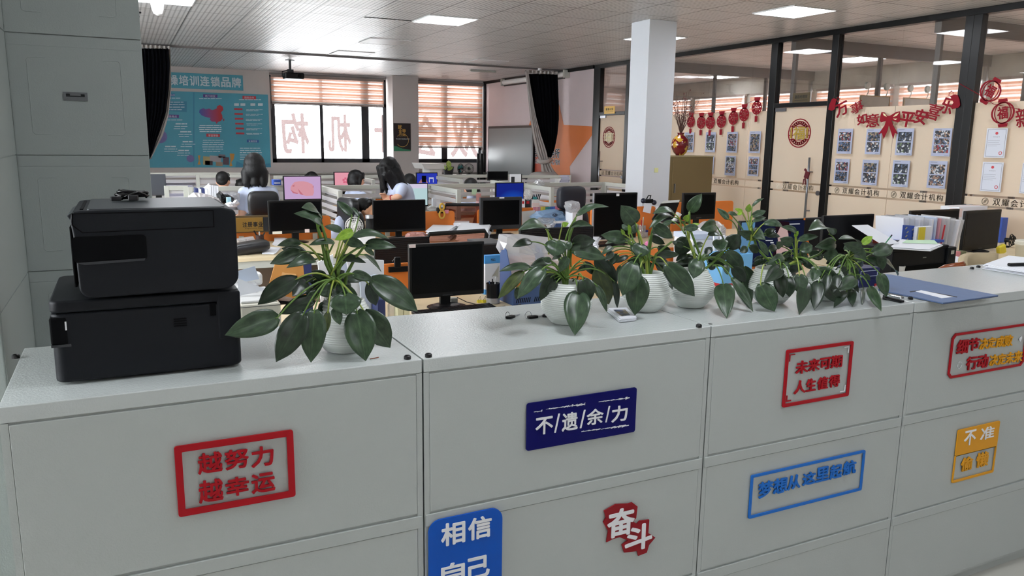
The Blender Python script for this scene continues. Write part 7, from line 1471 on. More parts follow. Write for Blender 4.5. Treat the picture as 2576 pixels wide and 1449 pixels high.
# right part of the near row
t, w, h = bx('paper_carton', 'white carton of papers behind the fourth plant', 'box', (1742, 590, 1800, 655), 4.15, .2, M_PAP, DZ); lb(t, M_PAPB, 'lid', -w-.004, w+.004, -.104, .104, h-.03, h+.004)
bag('plastic_bag', 'crumpled white plastic bag between the fourth and fifth plants', 'bag', [(1775, 575), (1800, 562), (1822, 558), (1836, 575), (1838, 612), (1800, 622), (1776, 612)], 4.3, .18, M_BAG, 5)
for i in range(5):
    P = [onY(a, b, 4.05-.02*i) for a, b in ((1796+i*9, 594+i), (1806+i*9, 590+i), (1808+i*9, 655), (1798+i*9, 655))]; sheet3('paper_folder', 'white translucent folder standing in a row behind the fourth plant', 'folder', P, M_BAG if i % 2 else M_PAP, .01, 'white folders behind the fourth plant')
t, w, h = bx('blue_carton', 'light blue carton behind the fifth plant', 'box', (1818, 640, 1892, 700), 3.85, .18, mat('light_blue_carton', '#6fb0e4', rough=.5), DZ); lb(t, M_REDP, 'red_strip', -w-.001, w+.001, -.0915, .0, 0, h*.10); b = MB(); b.prism([(-w, h), (-w*.3, h*1.35), (w*.4, h)], (0, -.08, 0), (1, 0, 0), (0, 0, 1), (0, .004, 0)); b.build('flap', MATS['light_blue_carton'], t, local=True)
# printer with files at the right
x0, x1, z0, z1 = RC(2244, 622, 2397, 694, 3.72); t = thing('inkjet_printer', 'black inkjet printer with papers on its lid behind the counter at the right', 'printer', ((x0+x1)/2, 3.9, DZ))
MB().box(x0, x1-.09, 3.72, 4.06, DZ, z1-.012).build('body', M_PRN, t, bevel=.012); MB().box(x0-.004, x1-.07, 3.715, 4.06, z1-.02, z1+.006).build('scanner_lid', M_PRN, t, bevel=.006); MB().box(x1-.088, x1, 3.70, 3.98, DZ, z1-.01).build('ink_tank_unit', M_PRN, t, bevel=.008)
xm = (x0+x1)/2
MB().box(x0+.13, x1-.1, 3.708, 3.74, DZ+.01, DZ+.065).build('output_slot', M_PRND, t); b = MB(); put_text(b, 'EPSON', (xm-.01, 3.7185, DZ+.115), (1, 0, 0), (0, 0, 1), .035, .008, .001, .01); b.build('lettering', M_LGREY, t)
MB().box(x1-.062, x1-.03, 3.697, 3.70, z1-.062, z1-.035).build('sticker', M_LGREY, t)
for k in range(4): MB().box(x1-.08+k*.018, x1-.068+k*.018, 3.697, 3.70, DZ+.015, DZ+.05).build('ink_window', M_LGREY, t)
q = [(2238, 616), (2300, 604), (2372, 612), (2368, 624), (2300, 630), (2240, 626)]
zt = z1+.008; stack('loose papers with a green sheet lying on the right printer', [(2242, 626), (2340, 632), (2370, 618), (2268, 606)], zt, .014, 4, 4); sheet3('loose_sheet', 'pale green sheet on top of the right printer papers', 'paper', [onZ(a, b, zt+.016) for a, b in ((2270, 611), (2360, 614), (2350, 604), (2280, 604))], mat('pale_green_paper', '#c5e3c4', rough=.8), group='loose sheets of paper')
P = [onY(*p, 3.78) for p in ((2194, 573), (2234, 571), (2262, 611), (2222, 617))]; P[0].y = P[1].y = 3.95
sheet3('propped_sheet', 'white sheet propped up left of the right printer lid', 'paper', P, M_PAP, .003); b = MB(); q0, q1 = onY(2240, 596, 3.74), onY(2226, 614, 3.72); t = thing('green_pen', 'green pen sticking up over the rightmost plant', 'pen', q1); b.cyl(q1, q0, .004); b.build('barrel', mat('green_plastic', '#2f8a5c', rough=.4), t); MB().cyl(q0, q0+(q0-q1)*.25, .0045).build('cap', M_BLK, t)
sheet3('red_file', 'dark red file left of the propped white sheet', 'folder', [onY(*p, 3.98) for p in ((2194, 590), (2200, 585), (2222, 618), (2198, 625))], mat('dark_red_file', '#7a2412', rough=.5), .004)
r = random.Random(9); fx = [2273, 2286, 2298, 2309, 2320, 2330, 2340, 2350, 2359, 2370, 2381, 2392, 2403, 2412]
for i, u in enumerate(fx):
    Yq = 4.18-.004*i; a = .00+.012*max(0, i-6); v0 = 549+r.uniform(-3, 4)+(i > 11)*4; P0, P1 = onY(u-i*.6, 632, Yq), onY(u+i*.9, v0, Yq); mm = [M_PAP, M_BAG, M_CLEAR][i % 3] if i not in (7, 8, 9) else {7: M_PAPB, 8: mat('clear_red_folder', '#d9a0a6', rough=.3), 9: M_BAG}[i]
    b = MB(); wv = P1-P0; wv.y = 0; b.prism([(0, 0), (.26, 0), (.26, 1), (0, 1)], P0, (0, 1, 0), wv, (.014 if i % 3 else .02, 0, 0)); tag(b.build('clear_folder', mm), 'pale folder standing in the fan of files behind the right printer' if i != 8 else 'reddish clear folder standing in the fan of files', 'folder', 'fan of files behind the right printer')
b = MB(); P0, P1 = onY(2367, 616, 4.12), onY(2377, 566, 4.12); b.tube([P0, P1], .007, 6); tag(b.build('red_slide_binder', M_REDP), 'red slide binder spine in the fan of files', 'binder')
t = thing('file_rack', 'bright blue perforated rack end left of the fan of files', 'file rack', onY(2290, 612, 4.1)); P = [onY(*p, 4.1) for p in ((2268, 610), (2272, 566), (2300, 568), (2310, 578), (2312, 610))]; mbl = mat('bright_blue_rack', '#3658b4', rough=.45); b = MB(); b.prism([(p.x, p.z) for p in P], (0, 4.1, 0), (1, 0, 0), (0, 0, 1), (0, .004, 0)); b.build('end_panel', mbl, t); b = MB()
for (u, v) in ((2280, 574), (2283, 584), (2280, 594), (2282, 603), (2297, 577), (2299, 587), (2297, 597), (2299, 605)): q = onY(u, v, 4.098); b.cbox((q.x, 4.098, q.z), (.022, .002, .008), 0, 0, -.6)
b.build('slots', M_YELP if False else mat('pale_slot', '#b9b58a', rough=.6), t); MB().box(P[0].x, P[-1].x+.3, 4.1, 4.4, P[0].z-.02, P[0].z).build('tray', mbl, t)
bx('yellow_label_box', 'white file box with a yellow label in the fan of files', 'box', (2306, 570, 2342, 612), 4.06, .03, M_PAP, None); x0, x1, z0, z1 = RC(2310, 572, 2326, 610, 4.055); tag(MB().box(x0, x1, 4.052, 4.055, z0, z1).build('yellow_label', M_YELP), 'yellow label on the white file box', 'label')
for s in (0,): pass
def fan(label, u, v, r_, Y, rim, blade, ang=0, z=None, rings=4):
    c = onY(u, v, Y); R_ = r_/pxm(c); t = thing('desk_fan', label, 'fan', (c.x, Y, z if z is not None else c.z-R_*1.25), ang, 'desk fans'); zc = c.z-(z if z is not None else c.z-R_*1.25)
    b = MB()
    for k in range(rings): rr_ = R_*(1-.22*k); y = -.02-.012*k; b.tube([(rr_*math.cos(a*PI/16), y, zc+rr_*math.sin(a*PI/16)) for a in range(33)], .003 if k else R_*.05, 6, cap=False)
    for k in range(20): a = k*PI/10; b.tube([(R_*.2*math.cos(a), -.055, zc+R_*.2*math.sin(a)), (R_*.6*math.cos(a), -.05, zc+R_*.6*math.sin(a)), (R_*math.cos(a), -.02, zc+R_*math.sin(a))], .0016, 4)
    b.build('guard', rim, t, local=True); MB().lathe([(0, 0), (R_*.22, 0), (R_*.22, .012), (0, .014)], (0, -.055, zc), 18, Matrix.Rotation(PI/2, 4, 'X')).build('hub', rim, t, local=True)
    for k in range(3):
        a0 = k*2*PI/3; b = MB(); b.grid(lambda p, q: ((R_*(.15+.7*p))*math.cos(a0+q*1.2), -.012+.02*(q-.5), zc+(R_*(.15+.7*p))*math.sin(a0+q*1.2)), 4, 5); b.build('blade', blade, t, local=True, solid=.002, smooth=True)
    MB().cyl((0, .03, zc), (0, .0, zc), R_*.35).build('motor', rim, t, local=True); MB().cyl((0, .02, .01), (0, .02, zc-R_*.2), R_*.12).build('stem', rim, t, local=True); MB().lathe([(0, 0), (R_*.6, 0), (R_*.55, .014), (0, .02)], (0, .02, 0), 22).build('base', rim, t, local=True); return t
fan('black wire fan behind the propped white sheet at the right', 2217, 572, 22, 5.0, M_BLK, M_DGR, 0, DZ); fan('small black fan beside the grey-screened monitor at the right edge', 2537, 604, 16, 4.45, M_BLK, M_DGR, .3, DZ)
fan('white desk fan behind the top of the largest plant', 890, 568, 22, 6.95, M_WPL, M_WPL, -.1, DZ); fan('white round fan right of the bright blue monitor', 1326, 489, 14, 7.9, M_WPL, M_WPL, .2, DZ)
fan('left of the two clip fans on the window ledge', 1157, 424, 12, 15.75, M_BLK, MATS['teal_card'], .5, .93, 2); fan('right of the two clip fans on the window ledge', 1180, 424, 12, 15.75, M_BLK, M_LGREY, -.5, .93, 2)
bx('chair_panel', 'dark grey panel seen left of the fan of files', 'panel', (2228, 541, 2290, 577), 5.1, .03, mat('slate_panel', '#4a5052', rough=.6), DZ)
t, w, h = bx('yellow_bottle', 'yellow bottle lying against the grey-screened monitor', 'bottle', (2520, 616, 2536, 646), 4.2, .04, M_YELP, None, bev=.012, rz=0); t.rotation_euler = (0, -.35, 0); lb(t, M_STICK, 'label', -w-.001, w*.9, -.0212, .0, h*.1, h*.3)
c = onZ(2585, 668, DZ); R_ = 33/pxm(c); hb = onY(2585, 606, c.y).z-DZ; t = round_thing('white_bucket', 'cream plastic bucket at the right edge behind the counter', 'bucket', c, [(0, 0), (R_*.86, 0), (R_*.97, hb*.8), (R_, hb*.8), (R_*1.02, hb*.97), (R_, hb), (R_*.94, hb), (R_*.84, .01), (0, .01)], M_CREAM); MB().lathe([(R_*1.0, hb*.84), (R_*1.05, hb*.85), (R_*1.05, hb*.9), (R_*1.0, hb*.91)], (0, 0, 0), 24).build('rim_band', M_CREAM, t, local=True)
bag('gift_bag', 'red and white patterned bag under the grey-screened monitor', 'bag', [(2462, 628), (2490, 621), (2514, 623), (2514, 637), (2490, 640), (2458, 640)], 4.5, .12, mat('red_white_print', '#b0414f', rough=.4, var=.5, vscale=25), 6)
t, w, h = bx('white_carton', 'white carton with pink marks above the row of monitors at the right', 'box', (2409, 520, 2480, 600), 5.0, .2, M_PAP, DZ); lb(t, M_PINKS, 'pink_print', -w-.001, -w+.05, -.1015, .0, h*.7, h*.95); lb(t, M_PINKS, 'tape', -w, w, -.02, .02, h, h+.002)
bx('blue_box_file', 'tall blue box file at the right of the grey-screened monitor', 'box file', (2517, 548, 2531, 640), 4.7, .2, mbl, DZ); bx('pink_carton', 'small pink carton beside the right printer', 'box', (2403, 633, 2416, 656), 4.1, .06, mat('pink_carton', '#d98c92', rough=.6), DZ); bx('green_carton', 'small olive carton beside the pink one', 'box', (2417, 632, 2430, 656), 4.12, .06, mat('olive_carton', '#6a6f52', rough=.6), DZ); bx('blue_carton', 'small blue carton beside the right printer tank', 'box', (2392, 627, 2403, 660), 4.06, .06, M_BLUP, DZ)
stack('white papers lying on the desk between the right printer and the wooden chair', [(2392, 664), (2412, 672), (2430, 660), (2405, 652)], DZ, .03, 6, 3)
c = onZ(2240, 684, DZ+.0); b = MB(); b.tube([(c.x+.05*math.cos(k*.5), c.y+.03*math.sin(k*.5), DZ+.006+.0012*k) for k in range(40)], .004, 6); tag(b.build('coiled_cable', M_BLK, smooth=True), 'black coiled cable left of the right printer', 'cable'); round_thing('paper_cup', 'white paper cup beside the right printer', 'cup', onZ(2263, 693, DZ), [(0, 0), (.025, 0), (.033, .07), (.031, .07), (.024, .004), (0, .004)], M_WPL)
# -- on the counter ------------------------------------------------------------------
P = [onZ(*p, ZC+.004) for p in ((2221, 691), (2243, 692), (2511, 744), (2372, 763), (2209, 729))]
t = thing('clipboard_folder', 'blue folder with a white label window lying over the counter edge', 'folder', sum(P, Vector())/5); mcb = mat('matte_blue_board', '#52688f', rough=.6, var=.04, vscale=30)
b = MB(); b.prism([(p.x, p.y) for p in P], (0, 0, ZC+.0015), (1, 0, 0), (0, 1, 0), (0, 0, .0045)); b.build('cover', mcb, t); b = MB(); b.prism([(p.x, p.y) for p in P], (0, 0, ZC+.0005), (1, 0, 0), (0, 1, 0), (0, 0, .0012)); b.build('dark_inside', M_INK, t)
W4 = [onZ(*p, ZC+.0065) for p in ((2303, 733), (2317, 730), (2398, 747), (2369, 750))]; b = MB(); b.prism([(p.x, p.y) for p in W4], (0, 0, ZC+.0062), (1, 0, 0), (0, 1, 0), (0, 0, .0006)); b.build('label_window', M_PAP, t)
W4 = [onZ(*p, ZC+.0065) for p in ((2288, 733), (2315, 729.5), (2408, 746), (2408, 748), (2316, 731.5), (2290, 735))]; b = MB(); b.prism([(p.x, p.y) for p in W4], (0, 0, ZC+.0062), (1, 0, 0), (0, 1, 0), (0, 0, .0004)); b.build('window_edge', M_INK, t)
t, P, c = stack('stack of white papers on the counter at the right edge of the picture', [(2482, 678), (2640, 702), (2660, 668), (2540, 655)], ZC+.001, .022, 7, 8); b = MB(); q = onZ(2562, 665, ZC+.03); b.cbox(q, (.10, .02, .012), -.2); tag(b.build('black_stapler', M_BLK, bevel=.004), 'black handle of a tool lying on the papers at the right edge', 'tool')
for i, (v0, v1, lab) in enumerate(((703, 744, 'lower navy carton with a red logo on the counter behind the rightmost plant'), (674, 701, 'upper navy carton stacked behind the rightmost plant'))):
    x0, x1, z0, z1 = RC(2160, v0, 2212, v1, 1.98); z0 = ZC+.001 if i == 0 else zlast+.001; t = thing('navy_carton', lab, 'box', ((x0+x1)/2, 2.03, z0), 0, 'navy cartons on the counter'); MB().box(x0, x1, 1.98, 2.08, z0, z1).build('carton', mat('navy_carton_print', '#1a1f52', rough=.4), t, bevel=.001); zlast = z1
    if i == 0:
        MB().box(x1-.028, x1-.010, 1.9785, 1.98, z1-.036, z1-.018).build('red_logo', M_REDP, t); b = MB(); put_text(b, 'deli', (x1-.026, 1.9782, z1-.032), (1, 0, 0), (0, 0, 1), .014, .009, .0005, .02); b.build('lettering', M_WHT, t)
    else:
        b = MB(); b.ring([(x0+.01, z0+.01), (x1-.01, z0+.01), (x1-.01, z1-.01), (x0+.01, z1-.01)], [(x0+.012, z0+.012), (x1-.012, z0+.012), (x1-.012, z1-.012), (x0+.012, z1-.012)], (0, 1.98, 0), (1, 0, 0), (0, 0, 1), (0, -.001, 0)); b.build('printed_frame', M_PAPB, t)
a, c = onZ(2224, 752, ZC), onZ(2270, 762, ZC); t = thing('stapler', 'silver and black stapler on the counter in front of the blue folder', 'stapler', (a+c)/2, math.atan2(c.y-a.y, c.x-a.x)); L = (c-a).length/2
MB().box(-L, L, -.010, .010, .0, .008).build('base', M_BLK, t, local=True, bevel=.002); MB().box(-L*.9, L, -.008, .008, .011, .020).build('chrome_arm', M_CHROME, t, local=True, bevel=.003); MB().box(-L, -L*.7, -.008, .008, .006, .014).build('hinge', M_BLK, t, local=True)
for i, (u, v, a, lab) in enumerate(((1284, 800, .5, 'leftmost black car-style key on the counter edge'), (1340, 800, .1, 'middle black key with a wire ring on the counter edge'), (1378, 797, -.5, 'rightmost black key beside the second white pot'))):
    c = onZ(u, v, ZC+.0005); t = thing('key', lab, 'key', c, a, 'keys on the counter'); MB().prism(rrect(-.016, .016, -.009, .009, .005), (0, 0, 0), (1, 0, 0), (0, 1, 0), (0, 0, .007)).build('key_head', M_BLK, t, local=True, bevel=.0015); MB().box(.014, .045, -.003, .003, .002, .0045).build('key_blade', M_SILV, t, local=True)
    if i < 2: MB().tube([(-.016+.011*math.cos(k*PI/10), .0, .010+.011*math.sin(k*PI/10)) for k in range(21)], .0008, 5, cap=False).build('key_ring', M_CHROME, t, local=True)
t, P, c = stack('small bundle of printed cards in plastic on the counter beside the second pot', [(1560, 812), (1600, 808), (1575, 783), (1529, 785)], ZC+.0005, .012, 6, 2, name='card_bundle', cat='cards', jit=.002, group=None); b = MB(); q = [P[0].lerp(P[2], .2), P[1].lerp(P[3], .2), P[2].lerp(P[0], .2), P[3].lerp(P[1], .2)]; b.prism([(p.x, p.y) for p in q], (0, 0, ZC+.0127), (1, 0, 0), (0, 1, 0), (0, 0, .0004)); b.build('printed_card', photo_mat('photo_print_c', 2, '#9a8a6a'), t)
q = onZ(930, 903, ZC+.001); b = MB(); b.tube([q, q+Vector((.012, -.004, .002)), q+Vector((.022, .002, .001))], .0012, 5); tag(b.build('dry_petal', mat('dry_brown_bit', '#7a3a24', rough=.8)), 'tiny dry brown stalk lying by the largest pot', 'plant bit')
# -- middle row ---------------------------------------------------------------------
c = onZ(634, 640, DZ); t = thing('leather_cushion', 'black leather cushion lying on the middle desk behind the printers', 'cushion', c, .06); b = MB(); cushion(b, (-.03, .08, .045), .36, .22, .085, Matrix.Rotation(-.12, 4, 'Y')); b.build('cover', M_LEATH, t, local=True, smooth=True)
def pencup(label, u, v, r_, h_, cols):
    c = onZ(u, v, DZ); R_ = r_/pxm(c); h = h_/pxm(c); t = round_thing('pen_cup', label, 'pen cup', c, [(0, 0), (R_, 0), (R_, h), (R_*.94, h), (R_*.9, .01), (0, .01)], mat('brown_mesh', '#3a2220', rough=.5), smooth=False)
    for i, k in enumerate(cols): MB().cyl((0, 0, .02), ((i-1)*R_*1.3, .01, h*1.55-.01*i), .006).build('pen', k, t, local=True)
pencup('dark mesh pencil cup in front of the brass name plate', 654, 611, 10, 20, (M_BLK, M_WPL, M_DGR))
bag('plastic_pack', 'clear plastic pack of white goods left of the pencil cup', 'bag', [(590, 604), (612, 600), (640, 597), (645, 606), (640, 616), (600, 618)], 6.75, .12, M_BAG, 3)
stack('loose papers on the middle desk beside the black cushion', [(660, 640), (690, 640), (705, 626), (672, 624)], DZ, .012, 4, 6); stack('papers in front of the monitor with the yellow sticker', [(690, 618), (720, 618), (722, 606), (695, 606)], DZ, .03, 6, 7)
x0, x1, z0, z1 = RC(592, 547, 690, 582, 7.2); t = thing('name_plate', 'brass department name plate on the orange divider behind the printers', 'sign', ((x0+x1)/2, 7.2, z0)); MB().box(x0, x1, 7.2, 7.235, z0-.01, z1+.015).build('wood_backing', mat('brown_backing', '#6a5534', rough=.5), t); xb = onY(662, 565, 7.2).x; MB().box(x0, xb, 7.19, 7.2, z0, z1).build('plate', M_GOLD, t, bevel=.004); b = MB()
for i, ch in enumerate('注册事业'): a = onY(610+i*13.3, 568, 7.19); put_text(b, ch, (a.x, 7.1895, onY(640, 571, 7.19).z), (1, 0, 0), (0, 0, 1), 11.5/pxm(a), 13/pxm(a), .001, .03)
a = onY(617, 574, 7.19); put_text(b, 'Registration Dept', (a.x, 7.1895, onY(640, 576, 7.19).z), (1, 0, 0), (0, 0, 1), 43/pxm(a), 3.2/pxm(a), .001, 0); b.build('lettering', M_INK, t); MB().box(xb, onY(676, 565, 7.2).x, 7.192, 7.2, z0, z1).build('dark_strip', M_DGR, t)
c = onY(930, 578, 6.95); t = round_thing('thermos', 'black thermos flask with a silver lid beside the dozing man', 'thermos', (c.x, 6.95, DZ), [(0, 0), (.034, 0), (.036, .01), (.036, onY(930, 549, 6.95).z-DZ), (0, onY(930, 549, 6.95).z-DZ)], M_BLK); hq = onY(930, 549, 6.95).z-DZ; MB().lathe([(.037, 0), (.037, .03), (.02, .032), (0, .032)], (0, 0, hq), 22).build('lid', M_SILV, t, local=True)
bx('white_carton', 'white carton with small print behind the leaves of the largest plant', 'box', (905, 590, 945, 612), 6.7, .15, M_PAP, DZ); bx('wooden_shelf', 'pale wood shelf under the teal tissue box', 'shelf', (864, 557, 918, 600), 7.9, .28, M_WOOD, 0); bx('teal_box', 'teal tissue box in the bay with the red folder', 'box', (878, 538, 912, 556), 8.0, .15, M_TEAL, None)
x0, x1, z0, z1 = RC(872, 510, 906, 540, 8.35)
for i in range(6): tag(MB().box(x0+(x1-x0)*i/6, x0+(x1-x0)*(i+.8)/6, 8.3, 8.5, .76, z1-.012*(i % 3)).build('ring_binder', [M_PAP, MATS['pale_kraft'] if 'pale_kraft' in MATS else mat('pale_kraft', '#c2a27c', rough=.8), M_REDP, M_PAPB, M_LGREY, mat('brown_binder', '#6b4a3a', rough=.6)][i]), ('white', 'kraft', 'red', 'bluish', 'grey', 'brown')[i]+' binder in the shelf right of the piglet monitor', 'binder', 'binders right of the piglet monitor')
sheet3('red_folder', 'red folder lying over the teal tissue box', 'folder', [onY(*p, 7.95) for p in ((862, 520), (872, 522), (905, 541), (880, 540))], M_REDP, .01)
stack('left white stack of stapled documents in front of the clip panel', [(1075, 606), (1130, 606), (1148, 590), (1090, 588)], DZ, .09, 14, 21); stack('right tall white stack of stapled documents', [(1150, 610), (1225, 612), (1232, 594), (1160, 588)], DZ, .115, 18, 22); stack('low stack of documents behind the right tall stack', [(1140, 590), (1178, 590), (1182, 580), (1146, 580)], DZ, .11, 8, 23)
bag('file_case', 'pinkish clear file case under the clip panel monitor', 'file case', [(1024, 588), (1040, 583), (1068, 584), (1082, 600), (1020, 602)], 6.8, .05, mat('translucent_pink_case', '#b98a84', rough=.25), 4)
c = onY(1110, 534, 7.22); t = thing('clip_with_tape', 'black clip holding a yellow tape roll on the orange panel', 'clip', c); MB().box(c.x-.035, c.x+.035, 7.215, 7.27, c.z-.01, c.z+.045).build('clip_body', M_BLK, t, bevel=.008); mt_ = mat('amber_tape', '#c49a34', rough=.35)
for dz, s in ((.055, .8), (-.02, 1)): b = MB(); b.tube([(c.x+.027*s*math.cos(k*PI/12), 7.20, c.z+dz+.036*s*math.sin(k*PI/12)) for k in range(25)], .010, 8, cap=False); b.build('tape_roll', mt_, t, smooth=True)
sheet3('pink_tabs', 'pink index tabs on the top of the orange panel beside the clip', 'index tabs', [onY(*p, 7.225) for p in ((1116, 528), (1129, 528), (1128, 537), (1116, 537))], mat('pink_tab', '#e08a9c', rough=.6), .004)
b_ = bag('tissue_holder', 'white cloud-shaped holder behind the orange clip panel', 'holder', [(1078, 524), (1086, 517), (1098, 519), (1108, 514), (1118, 519), (1122, 528), (1112, 533), (1085, 533)], 8.3, .08, M_WPL, 8); bx('document_box', 'grey box under the cloud-shaped holder', 'box', (1078, 533, 1122, 560), 8.28, .12, M_LGREY, DZ); bx('desk_calendar', 'white desk calendar on top of the cloud-shaped holder', 'calendar', (1089, 499, 1108, 519), 8.32, .05, M_PAP, None)
sheet3('kraft_board', 'orange-brown cardboard sheet left of the thick-framed monitor', 'cardboard', [onY(*p, 7.35) for p in ((1196, 535), (1212, 534), (1212, 578), (1186, 576))], M_KRAFT, .01)
c = onY(1204, 512, 8.4); t = round_thing('pink_flask', 'pink drinking flask before the partition left of the bright blue monitor', 'flask', (c.x, 8.4, .7509), [(0, 0), (.035, 0), (.035, .2), (.025, .22), (0, .22)], mat('pale_pink_flask', '#dcb4bc', rough=.3)); h8 = onY(1204, 487, 8.4).z-.751; MB().lathe([(.03, 0), (.03, h8-.22), (0, h8-.22)], (0, 0, .22), 18).build('cap', mat('dusty_pink_cap', '#c08a88', rough=.4), t, local=True)
sheet3('white_card', 'white printed card standing right of the thick-framed monitor', 'card', [onY(*p, 7.0) for p in ((1313, 532), (1346, 529), (1345, 574), (1314, 576))], mat('soft_white_card', '#d9d5cf', rough=.7, var=.06, vscale=14), .004)
x0, x1, z0, z1 = RC(1341, 520, 1408, 530, 7.23)
t = thing('index_tab_strip', 'row of coloured index tabs along the orange panel top', 'index tabs', ((x0+x1)/2, 7.23, z0))
for i, cc in enumerate(('#d98a9c', '#e2a0a8', '#cf9ab0', '#e6dd5c', '#d9d05a', '#3f9a8c', '#3a86a0', '#3a62b8', '#4a6ac0', '#c87a9c', '#e08a8c')): MB().box(x0+(x1-x0)*i/11, x0+(x1-x0)*(i+.92)/11, 7.225, 7.232, z0, z1).build('tab', mat('tab_%s' % ('rose', 'blush', 'mauve', 'lemon', 'mustard', 'green', 'aqua', 'blue', 'indigo', 'plum', 'coral')[i], cc, rough=.6), t)
t, c = bag('plastic_bag', 'pale blue printed plastic bag on the desk left of the dark headrest chair', 'bag', [(1343, 548), (1362, 533), (1405, 527), (1425, 534), (1442, 555), (1430, 562), (1398, 566), (1360, 566)], 6.75, .16, M_BLUET, 12)
def roundmark(t, u, v, Y, r_):
    q = onY(u, v, Y); k = r_/pxm(q); b = MB(); b.ring(ell2((q.x, q.z), k, k*.55), ell2((q.x, q.z), k*.72, k*.36), (0, Y, 0), (1, 0, 0), (0, 0, 1), (0, -.002, 0)); b.prism([(q.x-k*.4, q.z-k*.2), (q.x+k*.1, q.z+k*.3), (q.x+k*.4, q.z+k*.1), (q.x, q.z-k*.25)], (0, Y, 0), (1, 0, 0), (0, 0, 1), (0, -.002, 0)); b.build('round_mark', M_INK, t)
roundmark(t, 1396, 541, 6.73, 7); t, c = bag('plastic_bag', 'clearer plastic bag in front of the pale blue one', 'bag', [(1345, 560), (1362, 548), (1400, 550), (1404, 562), (1392, 580), (1362, 582)], 6.55, .08, M_CLEAR, 13); roundmark(t, 1370, 571, 6.53, 6)
t, w, h = bx('white_carton', 'white carton under the pale blue bag', 'box', (1398, 556, 1452, 582), 6.7, .2, M_PAP, DZ); lb(t, M_BLUP, 'blue_print', -w-.001, -w+.06, -.1015, 0, h*.5, h*.85)
t, c = bag('bread_bag', 'white plastic bag of food before the dark headrest chair', 'bag', [(1430, 520), (1434, 509), (1446, 505), (1460, 508), (1466, 520), (1462, 534), (1446, 538), (1434, 534)], 6.6, .12, M_BAG, 14); bx('white_carton', 'small white carton under the food bag', 'box', (1440, 534, 1466, 556), 6.62, .14, M_PAP, DZ)
c = onZ(1465, 566, DZ); t = round_thing('small_jar', 'small white jar with a blue lid left of the silver-edged monitor', 'jar', (c.x, 6.3, DZ), [(0, 0), (.034, 0), (.034, .05), (0, .05)], M_WPL); MB().lathe([(.036, 0), (.036, .018), (0, .02)], (0, 0, .05), 20).build('lid', mat('violet_blue_lid', '#3a3f9a', rough=.4), t, local=True)
bx('document_box', 'white storage box under the teal-capped bottle and small cartons', 'box', (1308, 523, 1362, 545), 7.87, .14, M_PAP, DZ); t, w, h = bx('sanitizer_bottle', 'white bottle with a teal cap before the grey side partition', 'bottle', (1338, 502, 1358, 524), 7.9, .06, M_WPL, None, bev=.012); lb(t, M_TEAL, 'cap', -w*.4, w*.4, -.02, .02, h, h+.03, .004); lb(t, M_PINKS, 'label', -w*.9, w*.9, -.0312, 0, h*.2, h*.6)
c = onY(1346, 496, 7.93); b = MB(); r = random.Random(3)
for k in range(6): b.tube([(c.x-.06+.022*k, 7.93, c.z-.03), (c.x-.065+.024*k, 7.9, c.z+.035), (c.x-.045+.022*k, 7.93, c.z+.03), (c.x-.04+.02*k, 7.95, c.z-.03)], .006, 6)
t = thing('claw_clip', 'black hair claw clip on top of the teal-capped bottle', 'hair clip', c); b.build('claws', M_BLK, t, smooth=True)
for i, (u0, u1, mm, lab) in enumerate(((1311, 1321, M_PAP, 'white'), (1321, 1335, M_INK, 'black'))):
    t, w, h = bx('small_carton', lab+' small carton with a red square left of the teal-capped bottle', 'box', (u0, 501, u1, 522), 7.9, .06, mm, None, 'small cartons with red squares'); lb(t, M_REDP, 'red_square', -w*.5, w*.5, -.0312, 0, h*.45, h*.75)
c = onY(1632, 506, 6.39); t = thing('clip_with_note', 'black clip with a white note on the orange panel before the pillar', 'clip', c); MB().box(c.x-.05, c.x+.05, 6.38, 6.43, c.z-.02, c.z+.02).build('clip_body', M_BLK, t, bevel=.006); b = MB(); b.tube([(c.x-.02, 6.4, c.z+.02), (c.x-.015, 6.38, c.z+.055), (c.x+.015, 6.38, c.z+.055), (c.x+.02, 6.4, c.z+.02)], .006, 6); b.build('lever', M_BLK, t)
for s in (-1, 1): b = MB(); b.ball((c.x+s*.065, 6.39, c.z-.005-.01*s), .026); b.build('knob', mat('navy_black', '#12162c', rough=.4), t, smooth=True)
b = MB(); b.face([onY(*p, 6.37) for p in ((1622, 511), (1640, 513), (1636, 537), (1617, 533))]); b.build('note', M_PAP, t, solid=.002)
c = onZ(1616, 592, DZ); t = round_thing('glass_jar', 'clear jar of pens in front of the orange panel before the pillar', 'jar', (onY(1616, 560, 6.25).x, 6.25, DZ), [(0, 0), (.035, 0), (.035, .12), (.032, .12), (.032, .005), (0, .005)], M_CLEAR); MB().cyl((0, 0, .01), (.01, .0, .2), .005).build('pen', M_LGREY, t, local=True); MB().cyl((0, .01, .01), (-.012, .0, .17), .005).build('pen', M_REDP, t, local=True)
P = [onY(*p, 6.1) for p in ((1663, 512), (1708, 509), (1692, 552), (1640, 552))]; t = thing('laptop', 'black laptop standing half open on the desk right of the pillar base', 'laptop', (P[2]+P[3])/2); b = MB(); b.face(P); b.build('display_lid', M_BLK, t, solid=.014); b = MB(); q = [P[3], P[2], P[2]+Vector((.02, -.24, -.01)), P[3]+Vector((.0, -.24, -.01))]; b.face(q); b.build('keyboard_base', M_BLK, t, solid=.016); b = MB(); b.face([P[0], P[1], P[1]+Vector((.03, .03, .02)), P[0]+Vector((.05, .03, .022))]); b.build('grey_edge', M_LGREY, t, solid=.003)
q0, q1 = onY(1692, 560, 5.95), onY(1708, 537, 5.95); t = thing('phone_handset', 'white telephone handset beside the plain monitor', 'handset', q0); MB().tube([q0, q0.lerp(q1, .5)+Vector((.008, 0, 0)), q1], [.028, .018, .03], 10).build('handset_body', M_WPL, t, smooth=True)
